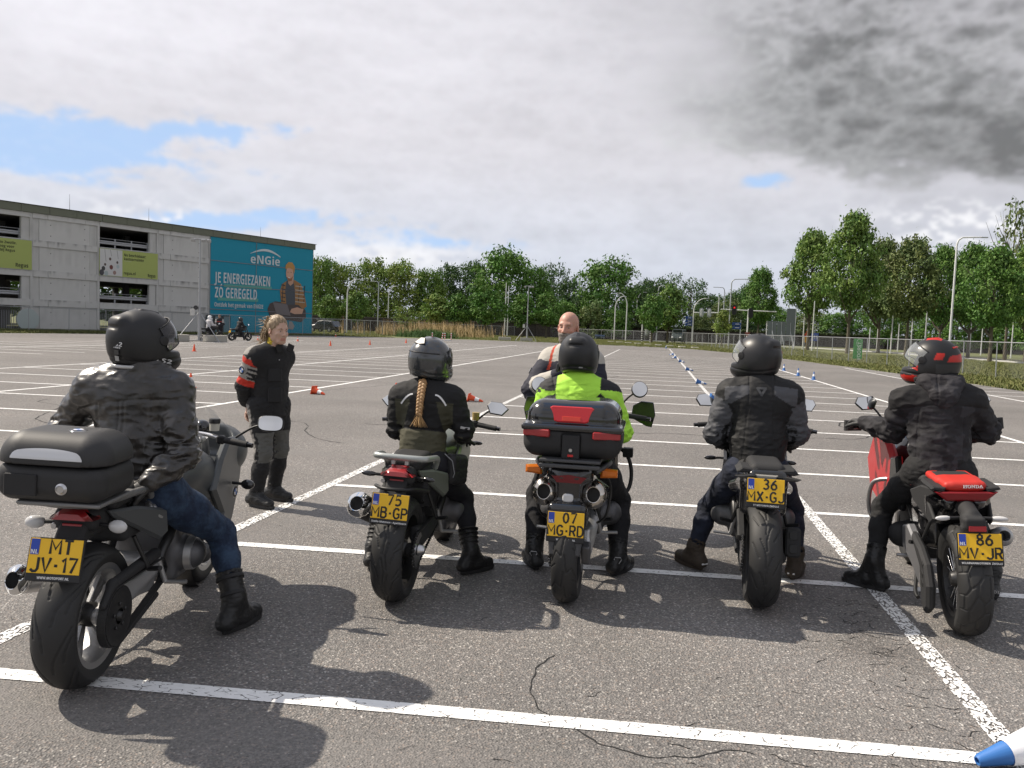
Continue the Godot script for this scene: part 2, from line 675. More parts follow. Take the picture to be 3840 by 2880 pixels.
func sky_row(y: int, w: int, hh: int, big: FastNoiseLite, puff: FastNoiseLite) -> void:
	var out := PackedByteArray()
	out.resize(w * 3)
	var el := PI * (0.5 - (y + 0.5) / hh)
	if el > 0.5 and y % 4 > 0:
		return
	var ed := rad_to_deg(el)
	var ce := cos(el)
	var se := sin(el)
	for x in w:
		var az := wrapf((x + 0.5) / w * TAU, -PI, PI)
		var ad := rad_to_deg(az)
		var p := Vector3(sin(az) * ce, se * 2.1, -cos(az) * ce)
		var b1 := big.get_noise_3dv(p * 4.6)
		var b2 := puff.get_noise_3dv(p * 4.2 + Vector3(7, 0, 3))
		var wisp := puff.get_noise_3dv(Vector3(p.x * 2.4, p.y * 7.0, p.z * 2.4))
		var bil := absf(puff.get_noise_3dv(p * 6.5 + Vector3(1, 5, 2))) + 0.5 * absf(puff.get_noise_3dv(p * 15.0)) + 0.25 * absf(puff.get_noise_3dv(p * 34.0))
		var sd := ad if absf(ad) < 90.0 else (180.0 - absf(ad)) * signf(ad)
		var side := smooth(-40.0, 22.0, sd)
		var mid := 10.3 + 0.07 * (ad + 42.0)
		var hole := exp(-pow((ed - mid - b1 * 2.2) / 1.75, 2.0)) * (1.0 - smooth(-36.0, -24.0, ad + b2 * 8.0)) * smooth(-95.0, -70.0, ad)
		hole += exp(-pow((ed - 6.6 - b1 * 1.5) / 0.9, 2.0)) * exp(-pow((ad + 27.0) / 8.0, 2.0)) * 0.75
		hole += exp(-pow((ed - 5.6 - b1) / 0.8, 2.0)) * exp(-pow((ad + 16.0) / 6.0, 2.0)) * 0.6
		hole += exp(-pow((ed - 10.2) / 0.5, 2.0)) * exp(-pow((ad - 6.6) / 2.0, 2.0)) * 0.8
		hole += smooth(0.12, 0.4, b1) * smooth(24.0, 40.0, ed) * 0.9
		hole += exp(-pow((ed - 12.0 - b1 * 3.0) / 3.0, 2.0)) * smooth(0.05, 0.3, b1 + b2 * 0.4) * smooth(95.0, 120.0, absf(ad))
		hole = clampf(hole * 1.25 + (wisp * 0.5 + (bil - 0.3) * 0.9) * clampf(hole * 3.0, 0.0, 1.0), 0.0, 1.0)
		var cover := 1.0 - smooth(0.25, 0.85, hole) * 0.9
		var t := clampf(ed / 40.0, 0.0, 1.0)
		var r := lerpf(0.44, 0.24, t)
		var g := lerpf(0.6, 0.42, t)
		var bl := lerpf(0.84, 0.75, t)
		var lum := 0.645 - 0.07 * side + b1 * 0.05 + wisp * 0.05 - (bil - 0.3) * 0.075
		lum += 0.085 * smooth(11.0, 19.0, ed) * (1.0 - side)
		lum -= 0.05 * smooth(15.0, 20.0, ed) * side
		lum -= 0.05 * (1.0 - smooth(0.5, 6.0, ed)) * side
		var cool := 1.0 - smooth(3.0, 13.0, ed)
		r = lerpf(r, lum * (1.0 - 0.055 * cool), cover)
		g = lerpf(g, lum * (0.985 + 0.01 * cool), cover)
		bl = lerpf(bl, lum * (1.05 + 0.07 * cool), cover)
		var q := b2 * 3.2 + b1 * 3.0 - (bil - 0.3) * 5.0
		var low := 13.3 - 0.235 * clampf(ad, -10.0, 24.0)
		var inb := smooth(-4.0, 9.0, ad + q) * (1.0 - smooth(70.0, 100.0, ad + q))
		inb = maxf(inb, smooth(140.0, 165.0, absf(ad) + q))
		var up := smooth(low - 0.5, low + 1.3, ed + q * 0.42)
		var top := 1.0 - 0.6 * smooth(low + 5.5, low + 12.0, ed + q * 0.8)
		var dark := clampf(inb * up * top, 0.0, 1.0) * 0.95
		var body := 0.4 - 0.15 * smooth(-2.0, 13.0, ad) - 0.26 * (bil - 0.3) + b1 * 0.1 + 0.06 * smooth(low + 2.0, low, ed)
		body = clampf(body, 0.15, 0.64)
		r = lerpf(r, body * 0.985, dark)
		g = lerpf(g, body, dark)
		bl = lerpf(bl, body * 1.025, dark)
		var cu := smooth(0.42, 0.26, bil - b1 * 0.35)
		var cm := exp(-pow((ad - 20.0) / 6.5, 2.0) - pow((ed - 7.0) / 1.5, 2.0)) * 1.3 + exp(-pow((ad + 34.0) / 3.4, 2.0) - pow((ed - 5.6) / 1.2, 2.0)) * 1.3 + exp(-pow((ad + 18.5) / 5.0, 2.0) - pow((ed - 4.6) / 1.0, 2.0)) + exp(-pow((absf(ad) - 95.0) / 35.0, 2.0) - pow((ed - 8.0) / 3.0, 2.0)) * 0.8
		cm = clampf(cm * cu, 0.0, 1.0) * 0.9
		var wl := 0.8 - (bil - 0.2) * 0.35
		r = lerpf(r, wl, cm)
		g = lerpf(g, wl, cm)
		bl = lerpf(bl, wl * 1.03, cm)
		var cc := Color(r, g, bl).linear_to_srgb()
		out[x * 3] = int(clampf(cc.r, 0.0, 1.0) * 255.0)
		out[x * 3 + 1] = int(clampf(cc.g, 0.0, 1.0) * 255.0)
		out[x * 3 + 2] = int(clampf(cc.b, 0.0, 1.0) * 255.0)
	sky_rows[y] = out
# ---------------------------------------------------------------- ground, lot, markings

func base_materials() -> void:
	var C := FastNoiseLite.TYPE_CELLULAR
	var S := FastNoiseLite.TYPE_SIMPLEX_SMOOTH
	M.fine_n = noise_tex(512, 0.09, S, [], 4, 3, 4.0)
	M.leather_n = noise_tex(512, 0.11, C, [], 1, 8, 3.0, FastNoiseLite.RETURN_DISTANCE)
	M.weave_n = noise_tex(256, 0.35, C, [], 1, 4, 2.5, FastNoiseLite.RETURN_DISTANCE)
	var asp := StandardMaterial3D.new()
	asp.vertex_color_use_as_albedo = true
	asp.vertex_color_is_srgb = true
	asp.albedo_texture = noise_tex(2048, 0.38, C, [[0.0, Color8(98, 96, 95)], [0.25, Color8(115, 113, 111)], [0.6, Color8(127, 124, 122)], [0.82, Color8(139, 136, 133)], [0.87, Color8(143, 131, 123)], [0.92, Color8(154, 150, 146)], [0.98, Color8(182, 178, 173)], [1.0, Color8(208, 204, 198)]], 1, 21, 0.0, FastNoiseLite.RETURN_CELL_VALUE)
	asp.normal_enabled = true
	asp.normal_texture = noise_tex(2048, 0.38, C, [], 1, 21, 5.0, FastNoiseLite.RETURN_DISTANCE)
	asp.normal_scale = 0.55
	asp.roughness = 0.82
	asp.metallic_specular = 0.42
	asp.uv1_triplanar = true
	asp.uv1_world_triplanar = true
	asp.uv1_scale = Vector3.ONE / 6.5
	M.asphalt = asp
	var road := asp.duplicate()
	road.uv1_scale = Vector3.ONE / 7.0
	M.road = road
	M.paint = paint_material(3, 0.22, 0.82)
	M.paint_worn = paint_material(9, 0.385, 0.8)
	M.earth = vmat(0.95)
	M.blade = vmat(0.85)
	M.blade.backlight_enabled = true
	M.blade.backlight = Color(0.25, 0.32, 0.12)
	M.concrete = grain(vmat(0.9), M.fine_n, 0.6, 0.5)
	M.galv = mat(lin(0.36, 0.37, 0.385), 0.55, 0.5)
	M.white_pole = mat(lin(0.62, 0.63, 0.62), 0.45)
	M.grey_pole = mat(lin(0.42, 0.44, 0.46), 0.45, 0.3)
	M.black = mat(lin(0.012, 0.012, 0.013), 0.5)
	M.black_matt = grain(mat(lin(0.02, 0.02, 0.021), 0.75), M.fine_n, 14.0, 0.35)
	M.black_gloss = mat(lin(0.01, 0.01, 0.011), 0.16)
	M.black_gloss.clearcoat_enabled = true
	M.black_gloss.clearcoat = 0.8
	M.black_gloss.clearcoat_roughness = 0.08
	M.rubber = grain(mat(lin(0.022, 0.022, 0.022), 0.62), M.fine_n, 10.0, 0.25)
	M.steel = mat(lin(0.55, 0.55, 0.56), 0.28, 1.0)
	M.chrome = mat(lin(0.78, 0.78, 0.78), 0.07, 1.0)
	M.alu = grain(mat(lin(0.5, 0.5, 0.5), 0.42, 0.85), M.fine_n, 12.0, 0.3)
	M.dark_metal = mat(lin(0.06, 0.06, 0.06), 0.4, 0.7)
	M.engine = grain(mat(lin(0.13, 0.13, 0.135), 0.5, 0.6), M.fine_n, 20.0, 0.5)
	M.mirror = mat(lin(0.86, 0.88, 0.9), 0.02, 1.0)
	M.red_lens = mat(lin(0.33, 0.008, 0.012), 0.1)
	M.red_lens.clearcoat_enabled = true
	M.red_reflector = mat(lin(0.3, 0.012, 0.015), 0.3)
	M.amber = mat(lin(0.62, 0.16, 0.02), 0.14)
	M.clear = mat(lin(0.6, 0.6, 0.6), 0.12)
	M.plate = mat(lin(0.88, 0.52, 0.015), 0.42)
	M.plate_blue = mat(lin(0.02, 0.06, 0.42), 0.4)
	M.white = mat(lin(0.78, 0.78, 0.78), 0.5)
	M.ink = mat(lin(0.015, 0.015, 0.015), 0.6)
	M.glass = mat(lin(0.8, 0.85, 0.85), 0.05)
	M.glass.transparency = BaseMaterial3D.TRANSPARENCY_ALPHA
	M.glass.albedo_color.a = 0.14
	M.smoke = mat(lin(0.03, 0.03, 0.035), 0.06)
	M.smoke.transparency = BaseMaterial3D.TRANSPARENCY_ALPHA
	M.smoke.albedo_color.a = 0.82

func paint_material(sd: int, thr: float, lum: float) -> StandardMaterial3D:
	var nz := FastNoiseLite.new()
	nz.seed = sd
	nz.noise_type = FastNoiseLite.TYPE_SIMPLEX_SMOOTH
	nz.frequency = 0.045
	nz.fractal_octaves = 4
	var cr := FastNoiseLite.new()
	cr.seed = sd + 1
	cr.noise_type = FastNoiseLite.TYPE_CELLULAR
	cr.frequency = 0.035
	cr.cellular_return_type = FastNoiseLite.RETURN_DISTANCE2_SUB
	cr.fractal_type = FastNoiseLite.FRACTAL_NONE
	var w := 1024
	var h := 64
	var img := Image.create(w, h, false, Image.FORMAT_RGBA8)
	for y in h:
		var edge := minf(y + 0.5, h - y - 0.5) / 5.0
		for x in w:
			var a := nz.get_noise_2d(x, y * 1.3) * 0.5 + 0.5
			var k := cr.get_noise_2d(x * 0.8, y * 1.6) * 0.5 + 0.5
			var keep := 1.0
			if a < thr - 0.02 or a + edge * 0.35 < thr + 0.12:
				keep = 0.0
			if k < 0.03 + maxf(0.0, thr - 0.25) * 0.45 and nz.get_noise_2d(x * 0.35 + 400, y * 0.5) > 0.16 - thr * 0.55:
				keep = 0.0
			var l := lum * (0.92 + 0.16 * a)
			img.set_pixel(x, y, Color(l, l, l * 0.985, keep).linear_to_srgb() if keep > 0.0 else Color(0.8, 0.8, 0.8, 0.0))
	var m := StandardMaterial3D.new()
	m.albedo_texture = ImageTexture.create_from_image(img)
	m.transparency = BaseMaterial3D.TRANSPARENCY_ALPHA_SCISSOR
	m.alpha_scissor_threshold = 0.5
	m.roughness = 0.75
	return m
const LOT := [Vector2(-52, 9), Vector2(-47, -18), Vector2(-44.0, -42), Vector2(-38.2, -70), Vector2(-34.5, -82), Vector2(-24, -92), Vector2(-12, -98), Vector2(-2, -98), Vector2(3.6, -92), Vector2(7.6, -79), Vector2(10.0, -65), Vector2(11.9, -51), Vector2(12.9, -42), Vector2(13.5, -32), Vector2(13.9, -18), Vector2(14.5, 9)]

func lot_span(z: float) -> Vector2:
	var lo := 1e9
	var hi := -1e9
	for i in LOT.size():
		var a: Vector2 = LOT[i]
		var b: Vector2 = LOT[(i + 1) % LOT.size()]
		if (a.y - z) * (b.y - z) <= 0.0 and absf(a.y - b.y) > 1e-5:
			var x := lerpf(a.x, b.x, (z - a.y) / (b.y - a.y))
			lo = minf(lo, x)
			hi = maxf(hi, x)
	return Vector2(lo, hi)

func make_ground() -> void:
	var nz := FastNoiseLite.new()
	nz.seed = 4
	nz.noise_type = FastNoiseLite.TYPE_SIMPLEX_SMOOTH
	nz.frequency = 0.06
	nz.fractal_octaves = 5
	var dry := FastNoiseLite.new()
	dry.seed = 14
	dry.noise_type = FastNoiseLite.TYPE_SIMPLEX_SMOOTH
	dry.frequency = 0.9
	dry.fractal_octaves = 3
	var mb := MB.new()
	var xs := []
	var zs := []
	for i in 81:
		var t := (i - 40) / 40.0
		xs.append(signf(t) * (absf(t) * 45.0 + pow(absf(t), 4.0) * 700.0))
		t = i / 80.0
		zs.append(60.0 - t * 190.0 - pow(t, 5.0) * 700.0)
	for z in zs:
		for x in xs:
			var a := nz.get_noise_2d(x, z) * 0.5 + 0.5
			var b := dry.get_noise_2d(x, z) * 0.5 + 0.5
			var g := lin(0.085, 0.115, 0.03).lerp(lin(0.145, 0.145, 0.055), a)
			mb.col = g.lerp(lin(0.17, 0.14, 0.08), smooth(0.5, 0.8, b) * 0.5)
			mb.add(Vector3(x, -0.012, z), Vector3.UP)
	for j in 80:
		for i in 80:
			mb.quad(j * 81 + i, j * 81 + i + 1, j * 81 + i + 82, j * 81 + i + 81)
	var gr := structure("ground")
	obj("ground_sheet", mb, M.earth, gr)
	var pn := FastNoiseLite.new()
	pn.seed = 31
	pn.noise_type = FastNoiseLite.TYPE_SIMPLEX_SMOOTH
	pn.frequency = 0.35
	pn.fractal_octaves = 5
	var st := FastNoiseLite.new()
	st.seed = 77
	st.noise_type = FastNoiseLite.TYPE_SIMPLEX_SMOOTH
	st.frequency = 0.05
	st.fractal_octaves = 4
	mb = MB.new()
	var rz := []
	var z := 8.9
	while z > -97.9:
		rz.append(z)
		var d := absf(z + 4.0)
		z -= 0.16 if d < 3.0 else (0.3 if d < 9.0 else (0.7 if d < 25.0 else 1.6))
	rz.append(-97.95)
	var cols := 150
	for k in rz.size():
		var sp := lot_span(rz[k])
		for i in cols + 1:
			var t := float(i) / cols
			var x: float
			if t < 0.22:
				x = lerpf(sp.x, minf(-6.0, sp.y), t / 0.22)
			elif t < 0.86:
				x = lerpf(maxf(-6.0, sp.x), minf(6.0, sp.y), (t - 0.22) / 0.64)
			else:
				x = lerpf(maxf(sp.x, minf(6.0, sp.y)), sp.y, (t - 0.86) / 0.14)
			var a := pn.get_noise_2d(x, rz[k] * 1.3)
			var b := st.get_noise_2d(x * 0.7, rz[k] * 1.6)
			var l := 0.94 + a * 0.2 + b * 0.16
			var seam := exp(-pow((x - 1.52 + 0.25) / 0.22, 2.0)) * smooth(-0.05, 0.35, pn.get_noise_2d(x * 2.4 + 50, rz[k] * 2.4))
			l -= 0.42 * seam * smooth(-6.0, -4.0, rz[k])
			l *= 0.93
			mb.col = Color(l, l * 0.995, l * 0.985)
			mb.add(Vector3(x, 0.0, rz[k]), Vector3.UP)
	for j in rz.size() - 1:
		for i in cols:
			mb.quad(j * (cols + 1) + i, j * (cols + 1) + i + 1, (j + 1) * (cols + 1) + i + 1, (j + 1) * (cols + 1) + i)
	var lot := structure("car_park")
	obj("asphalt", mb, M.asphalt, lot)
	make_cracks(lot)
	make_markings()

func make_cracks(lot: Node3D) -> void:
	var r := RandomNumberGenerator.new()
	r.seed = 91
	var mb := MB.new()
	var starts := []
	for i in 170:
		starts.append([Vector2(r.randf_range(-4.5, 4.5), r.randf_range(-2.3, -9.5)), r.randi_range(3, 8), 0.026, 0.0022])
	for i in 150:
		var zz := r.randf_range(-2.4, -5.4)
		starts.append([Vector2(1.30 + r.randfn(0, 0.16), zz), r.randi_range(3, 8), 0.022, 0.0032])
	for i in 60:
		starts.append([Vector2(0.5 + r.randfn(0, 0.5), -3.0 + r.randfn(0, 0.25)), r.randi_range(3, 7), 0.022, 0.0032])
	for i in 26:
		starts.append([Vector2(r.randf_range(-16, 10), r.randf_range(-8, -55)), r.randi_range(12, 40), 0.18, 0.014])
	starts.append([Vector2(-0.42, -4.0), 60, 0.03, 0.005])
	starts.append([Vector2(-4.6, -12.5), 90, 0.16, 0.02])
	starts.append([Vector2(-12.0, -15.0), 80, 0.2, 0.02])
	starts.append([Vector2(-9.0, -33.0), 90, 0.3, 0.03])
	for s in starts:
		var p: Vector2 = s[0]
		var dir := r.randf_range(-0.5, 0.5) + (PI if r.randf() < 0.5 else 0.0)
		if s[1] == 60:
			dir = 1.9
		var w0: float = s[3]
		var prev := -1
		for i in s[1]:
			var d := Vector2(cos(dir), sin(dir))
			var nn := Vector2(-d.y, d.x)
			var w := w0 * r.randf_range(0.25, 1.0) * (1.0 if i > 0 and i < s[1] - 1 else 0.1)
			mb.col = Color(1, 1, 1)
			var a := mb.add(Vector3(p.x + nn.x * w, 0.002, p.y + nn.y * w), Vector3.UP)
			mb.add(Vector3(p.x - nn.x * w, 0.002, p.y - nn.y * w), Vector3.UP)
			if prev >= 0:
				mb.quad(prev, prev + 1, a + 1, a)
			prev = a
			p += d * s[2] * r.randf_range(0.5, 1.3)
			dir += r.randfn(0, 0.55 if s[1] < 20 else 0.28)
	var o := obj("crack", mb, mat(lin(0.018, 0.018, 0.018), 0.95), lot)
	o.set_meta("kind", "stuff")

func strip(a: Vector3, b: Vector3, w: float, m: Material, parent: Node3D, y := 0.004) -> void:
	var mb := MB.new()
	var d := (b - a)
	var l := d.length()
	d /= l
	var nn := Vector3(-d.z, 0, d.x) * w * 0.5
	var off := absf(a.x * 3.7 + a.z * 1.9)
	var seg: int = maxi(1, int(l / 4.0))
	for i in seg:
		var p := a + d * l * i / seg
		var q := a + d * l * (i + 1) / seg
		p.y = y
		q.y = y
		var u0 := (off + l * i / seg) / 1.8
		var u1 := (off + l * (i + 1) / seg) / 1.8
		mb.face([p - nn, p + nn, q + nn, q - nn], Vector3.UP, [Vector2(u0, 0), Vector2(u0, 1), Vector2(u1, 1), Vector2(u1, 0)])
	obj("bay_line", mb, m, parent)

func make_markings() -> void:
	var s := structure("painted_markings")
	var sk := -0.0708
	for L in [[-3.15, -2.2, -75.0, "w"], [1.52, -2.6, -98.0, "w"], [6.3, -9.0, -63.0, "g"], [10.97, -14.0, -58.0, "g"], [-8.0, -9.0, -75.0, "g"], [-12.75, -10.0, -75.0, "g"], [-17.65, -14.0, -72.0, "g"], [-27.2, -20.0, -60.0, "g"]]:
		var x0: float = L[0]
		var z0: float = L[1]
		while z0 > L[2] + 0.01:
			var z1: float = maxf(z0 - 12.0, L[2])
			var sp := lot_span(z1)
			if x0 > sp.x + 0.2 and x0 < sp.y - 0.2:
				strip(Vector3(x0, 0, z0), Vector3(x0, 0, z1), 0.105, M.paint_worn if L[3] == "w" else M.paint, s)
			z0 = z1
	for n in range(0, 32):
		var zc := -3.32 - 2.27 * n
		for c in [[-3.15, 1.52, 0], [1.52, 6.3, 0], [-12.75, -8.0, 3], [-17.65, -12.75, 4], [10.97, 15.6, 6], [-27.2, -22.4, 9], [-32.0, -27.2, 10]]:
			if n < c[2] or (c[0] > 0.0 and n > 25) or (c[0] < -20.0 and n > 24):
				continue
			var a: float = c[0] + 0.055
			var b: float = c[1] - 0.055
			var za := zc + sk * a
			var zb := zc + sk * b
			var sp := lot_span(zb)
			b = minf(b, sp.y - 0.1)
			if b - a < 0.6 or a < sp.x + 0.3:
				continue
			zb = zc + sk * b
			strip(Vector3(a, 0, za), Vector3(b, 0, zb), 0.1, M.paint, s)
	strip(Vector3(-5.2, 0, -3.32 - sk * 5.2 * -1.0 * -1.0), Vector3(-3.21, 0, -3.32 + sk * -3.21), 0.1, M.paint, s)
# ---------------------------------------------------------------- parking garage

func concrete_slab(mb: MB, x0: float, x1: float, y0: float, y1: float, z0: float, z1: float, nz: FastNoiseLite, dirt: float, tone := 0.52) -> void:
	var nx: int = maxi(1, int((x1 - x0) / 0.16))
	var ny: int = maxi(1, int((y1 - y0) / 0.1))
	var k := mb.v.size()
	for j in ny + 1:
		for i in nx + 1:
			var x := lerpf(x0, x1, float(i) / nx)
			var y := lerpf(y0, y1, float(j) / ny)
			var streak := nz.get_noise_2d(x * 26.0, y * 3.0 + y0 * 40.0) * 0.5 + 0.5
			var blot := nz.get_noise_2d(x * 5.0 + 300.0, y * 7.0) * 0.5 + 0.5
			var top := float(j) / ny
			var d := smooth(0.5, 0.9, streak * 0.6 + blot * 0.45 + (top - 0.55) * 0.28) * dirt
			var t := tone * (0.94 + 0.12 * blot) * (1.0 - 0.72 * d)
			mb.col = Color(t, t * 0.995, t * 0.965)
			mb.add(V(x, y, z1), Vector3.BACK)
	for j in ny:
		for i in nx:
			mb.quad(k + j * (nx + 1) + i, k + j * (nx + 1) + i + 1, k + (j + 1) * (nx + 1) + i + 1, k + (j + 1) * (nx + 1) + i)
	mb.col = Color(tone, tone, tone * 0.97)
	mb.face([V(x0, y1, z0), V(x1, y1, z0), V(x1, y1, z1), V(x0, y1, z1)], Vector3.UP)
	mb.face([V(x0, y0, z0), V(x1, y0, z0), V(x1, y0, z1), V(x0, y0, z1)], Vector3.DOWN)
	mb.face([V(x0, y0, z0), V(x0, y1, z0), V(x0, y1, z1), V(x0, y0, z1)], Vector3.LEFT)
	mb.face([V(x1, y0, z0), V(x1, y1, z0), V(x1, y1, z1), V(x1, y0, z1)], Vector3.RIGHT)

func flat(poly: Array, c: Color, z: float, mb: MB) -> void:
	mb.col = c
	var pp := PackedVector2Array(poly)
	var t := Geometry2D.triangulate_polygon(pp)
	var k := mb.v.size()
	for p in pp:
		mb.add(V(p.x, p.y, z), Vector3.BACK)
	for i in range(0, t.size(), 3):
		mb.tri(k + t[i], k + t[i + 1], k + t[i + 2])

func blob(cx: float, cy: float, rx: float, ry: float, n := 18, rot := 0.0) -> Array:
	var a := []
	for i in n:
		var t := TAU * i / n
		a.append(Vector2(cx, cy) + Vector2(cos(t) * rx, sin(t) * ry).rotated(rot))
	return a

func make_garage() -> void:
	var nz := FastNoiseLite.new()
	nz.seed = 8
	nz.noise_type = FastNoiseLite.TYPE_SIMPLEX_SMOOTH
	nz.frequency = 0.09
	nz.fractal_octaves = 4
	var g := thing("parking_garage", "grey concrete parking garage with teal and green banners on its front", "parking garage", V(-37.67, 0, -84.95), deg_to_rad(66.58))
	var B := [-40.74, -35.24, -29.74, -24.24, -18.71, -13.2]
	var lv := [[8.96, 9.34], [6.71, 7.21], [4.29, 4.81], [1.93, 2.47]]
	var fl := [[7.21, 8.96], [4.81, 6.71], [2.47, 4.29], [0.0, 1.93]]
	for i in 5:
		for l in 4:
			var solid := i % 2 == 0
			var cuts := [B[i] + 0.1, B[i + 1] - 0.1]
			if solid:
				cuts = [B[i] + 0.1, B[i] + 1.28, B[i] + 4.35, B[i + 1] - 0.1]
			for k in cuts.size() - 1:
				var mb := MB.new()
				concrete_slab(mb, cuts[k] + 0.012, cuts[k + 1] - 0.012, lv[l][0], lv[l][1], -0.3, 0.08 + (0.02 if k == 1 else 0.0), nz, 0.95 if l > 0 and solid else 0.4)
				obj("spandrel_beam", mb, M.concrete, g)
	for i in 6:
		var mb := MB.new()
		concrete_slab(mb, B[i] - 0.1, B[i] + 0.1, 0.0, 9.34, -0.3, 0.06, nz, 0.35, 0.5)
		obj("pilaster", mb, M.concrete, g)
		if i < 5:
			for c in [[0.1, 0.62], [4.78, 5.4]]:
				if i % 2 == 1 and c[0] < 1.0:
					continue
				mb = MB.new()
				concrete_slab(mb, B[i] + c[0] + 0.004, B[i] + c[1], 0.0, 8.96, -0.3, -0.03, nz, 0.25, 0.5)
				obj("column", mb, M.concrete, g)
	for i in [0, 2, 4]:
		for l in 4:
			var mb := MB.new()
			concrete_slab(mb, B[i] + 0.64, B[i] + 4.76, fl[l][0] + 0.004, fl[l][1] - 0.004, -0.3, 0.0, nz, 0.28, 0.53)
			for h in [[0.9, 0.25], [0.9, 0.75], [3.7, 0.25], [3.7, 0.75]]:
				mb.col = Color(0.12, 0.12, 0.12)
				var hp := V(B[i] + 0.64 + h[0], lerpf(fl[l][0], fl[l][1], h[1]), 0.004)
				mb.lathe([Vector2(0, 0.003), Vector2(0.04, 0.003), Vector2(0.045, 0)], Transform3D(Basis(Vector3.RIGHT, PI / 2), hp), 8)
			obj("wall_panel", mb, M.concrete, g)
	for i in [1, 3]:
		for l in [0, 2]:
			var x0: float = B[i] + 0.15
			for k in 4:
				var mb := MB.new()
				mb.box(T(V(x0 + 0.05 + k * 1.53, fl[l][0] + 0.42, -0.42)), V(0.11, 0.84, 0.09), 0.01)
				obj("rail_post", mb, M.galv, g)
			var rb := MB.new()
			var pr := []
			for q in [[0.0, 0.16], [0.05, 0.12], [0.05, 0.05], [0.0, 0.02], [0.0, -0.02], [0.05, -0.05], [0.05, -0.12], [0.0, -0.16]]:
				pr.append(q)
			var rings := []
			for xx in [x0, x0 + 4.7]:
				var r := []
				for q in pr:
					r.append(V(xx, fl[l][0] + 0.46 + q[1], -0.37 + q[0]))
				for qi in range(pr.size() - 1, -1, -1):
					r.append(V(xx, fl[l][0] + 0.46 + pr[qi][1], -0.375 + pr[qi][0]))
				rings.append(r)
			rb.loft(rings)
			obj("guard_rail", rb, M.galv, g)
			rb = MB.new()
			rb.bar(V(x0, fl[l][0] + 0.8, -0.4), V(x0 + 4.7, fl[l][0] + 0.8, -0.4), 0.03, 0.03)
			obj("top_wire", rb, M.galv, g)
		for l in [3]:
			for k in 26:
				var mb := MB.new()
				mb.bar(V(B[i] + 0.2 + k * 0.18, 0.0, -0.35), V(B[i] + 0.2 + k * 0.18, 1.5, -0.35), 0.035, 0.035)
				obj("bar", mb, M.galv, g)
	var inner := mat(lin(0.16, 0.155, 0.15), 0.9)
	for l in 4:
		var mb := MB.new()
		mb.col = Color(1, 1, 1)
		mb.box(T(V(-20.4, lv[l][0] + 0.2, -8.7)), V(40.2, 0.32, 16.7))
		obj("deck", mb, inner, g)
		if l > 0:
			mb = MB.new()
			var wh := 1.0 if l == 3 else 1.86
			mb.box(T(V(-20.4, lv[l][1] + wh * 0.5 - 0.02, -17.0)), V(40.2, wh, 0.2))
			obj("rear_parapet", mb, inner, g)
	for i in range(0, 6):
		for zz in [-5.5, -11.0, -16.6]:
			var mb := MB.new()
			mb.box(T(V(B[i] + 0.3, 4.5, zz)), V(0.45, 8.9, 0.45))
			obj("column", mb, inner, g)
	var side := MB.new()
	concrete_slab(side, -17.0, -0.45, 0.0, 9.34, -0.25, 0.0, nz, 0.3)
	obj("end_wall", side, M.concrete, g, Transform3D(Basis(Vector3.UP, PI / 2), V(-0.08, 0, -17.3)))
	var lw := MB.new()
	concrete_slab(lw, 0.0, 16.5, 0.0, 9.34, -0.25, 0.0, nz, 0.3)
	obj("end_wall", lw, M.concrete, g, Transform3D(Basis(Vector3.UP, -PI / 2), V(-40.85, 0, -17.2)))
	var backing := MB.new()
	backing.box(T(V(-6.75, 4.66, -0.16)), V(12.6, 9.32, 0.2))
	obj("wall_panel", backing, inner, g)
	var fm := mat(lin(0.135, 0.145, 0.105), 0.6)
	for k in range(0, 19):
		var mb := MB.new()
		var w := 2.2
		mb.box(T(V(0.24 - w * (k + 0.5), 9.65, -0.05)), V(w - 0.02, 0.6, 0.5), 0.01)
		obj("fascia_panel", mb, fm, g)
	var cap := MB.new()
	cap.box(T(V(-20.3, 9.965, -0.02)), V(41.3, 0.03, 0.6), 0.005)
	obj("roof_trim", cap, M.dark_metal, g)
	for p in [[-25.6, 1.0], [-18.3, 0.9], [-5.5, 0.8]]:
		var mb := MB.new()
		mb.tube([V(p[0], 9.95, -2.0), V(p[0], 9.95 + p[1] * 1.6, -2.0)], [0.03, 0.012], 5)
		obj("lightning_rod", mb, M.grey_pole, g)
	var disc := MB.new()
	disc.lathe([Vector2(0, 0.02), Vector2(0.86, 0.02), Vector2(0.88, -0.02), Vector2(0, -0.02)], Transform3D(Basis(Vector3.RIGHT, PI / 2), V(-30.05, 0.82, 0.14)), 36)
	obj("round_panel", disc, mat(lin(0.38, 0.44, 0.43), 0.5), g)
	make_teal_banner(g.transform)
	make_green_banners(g.transform)

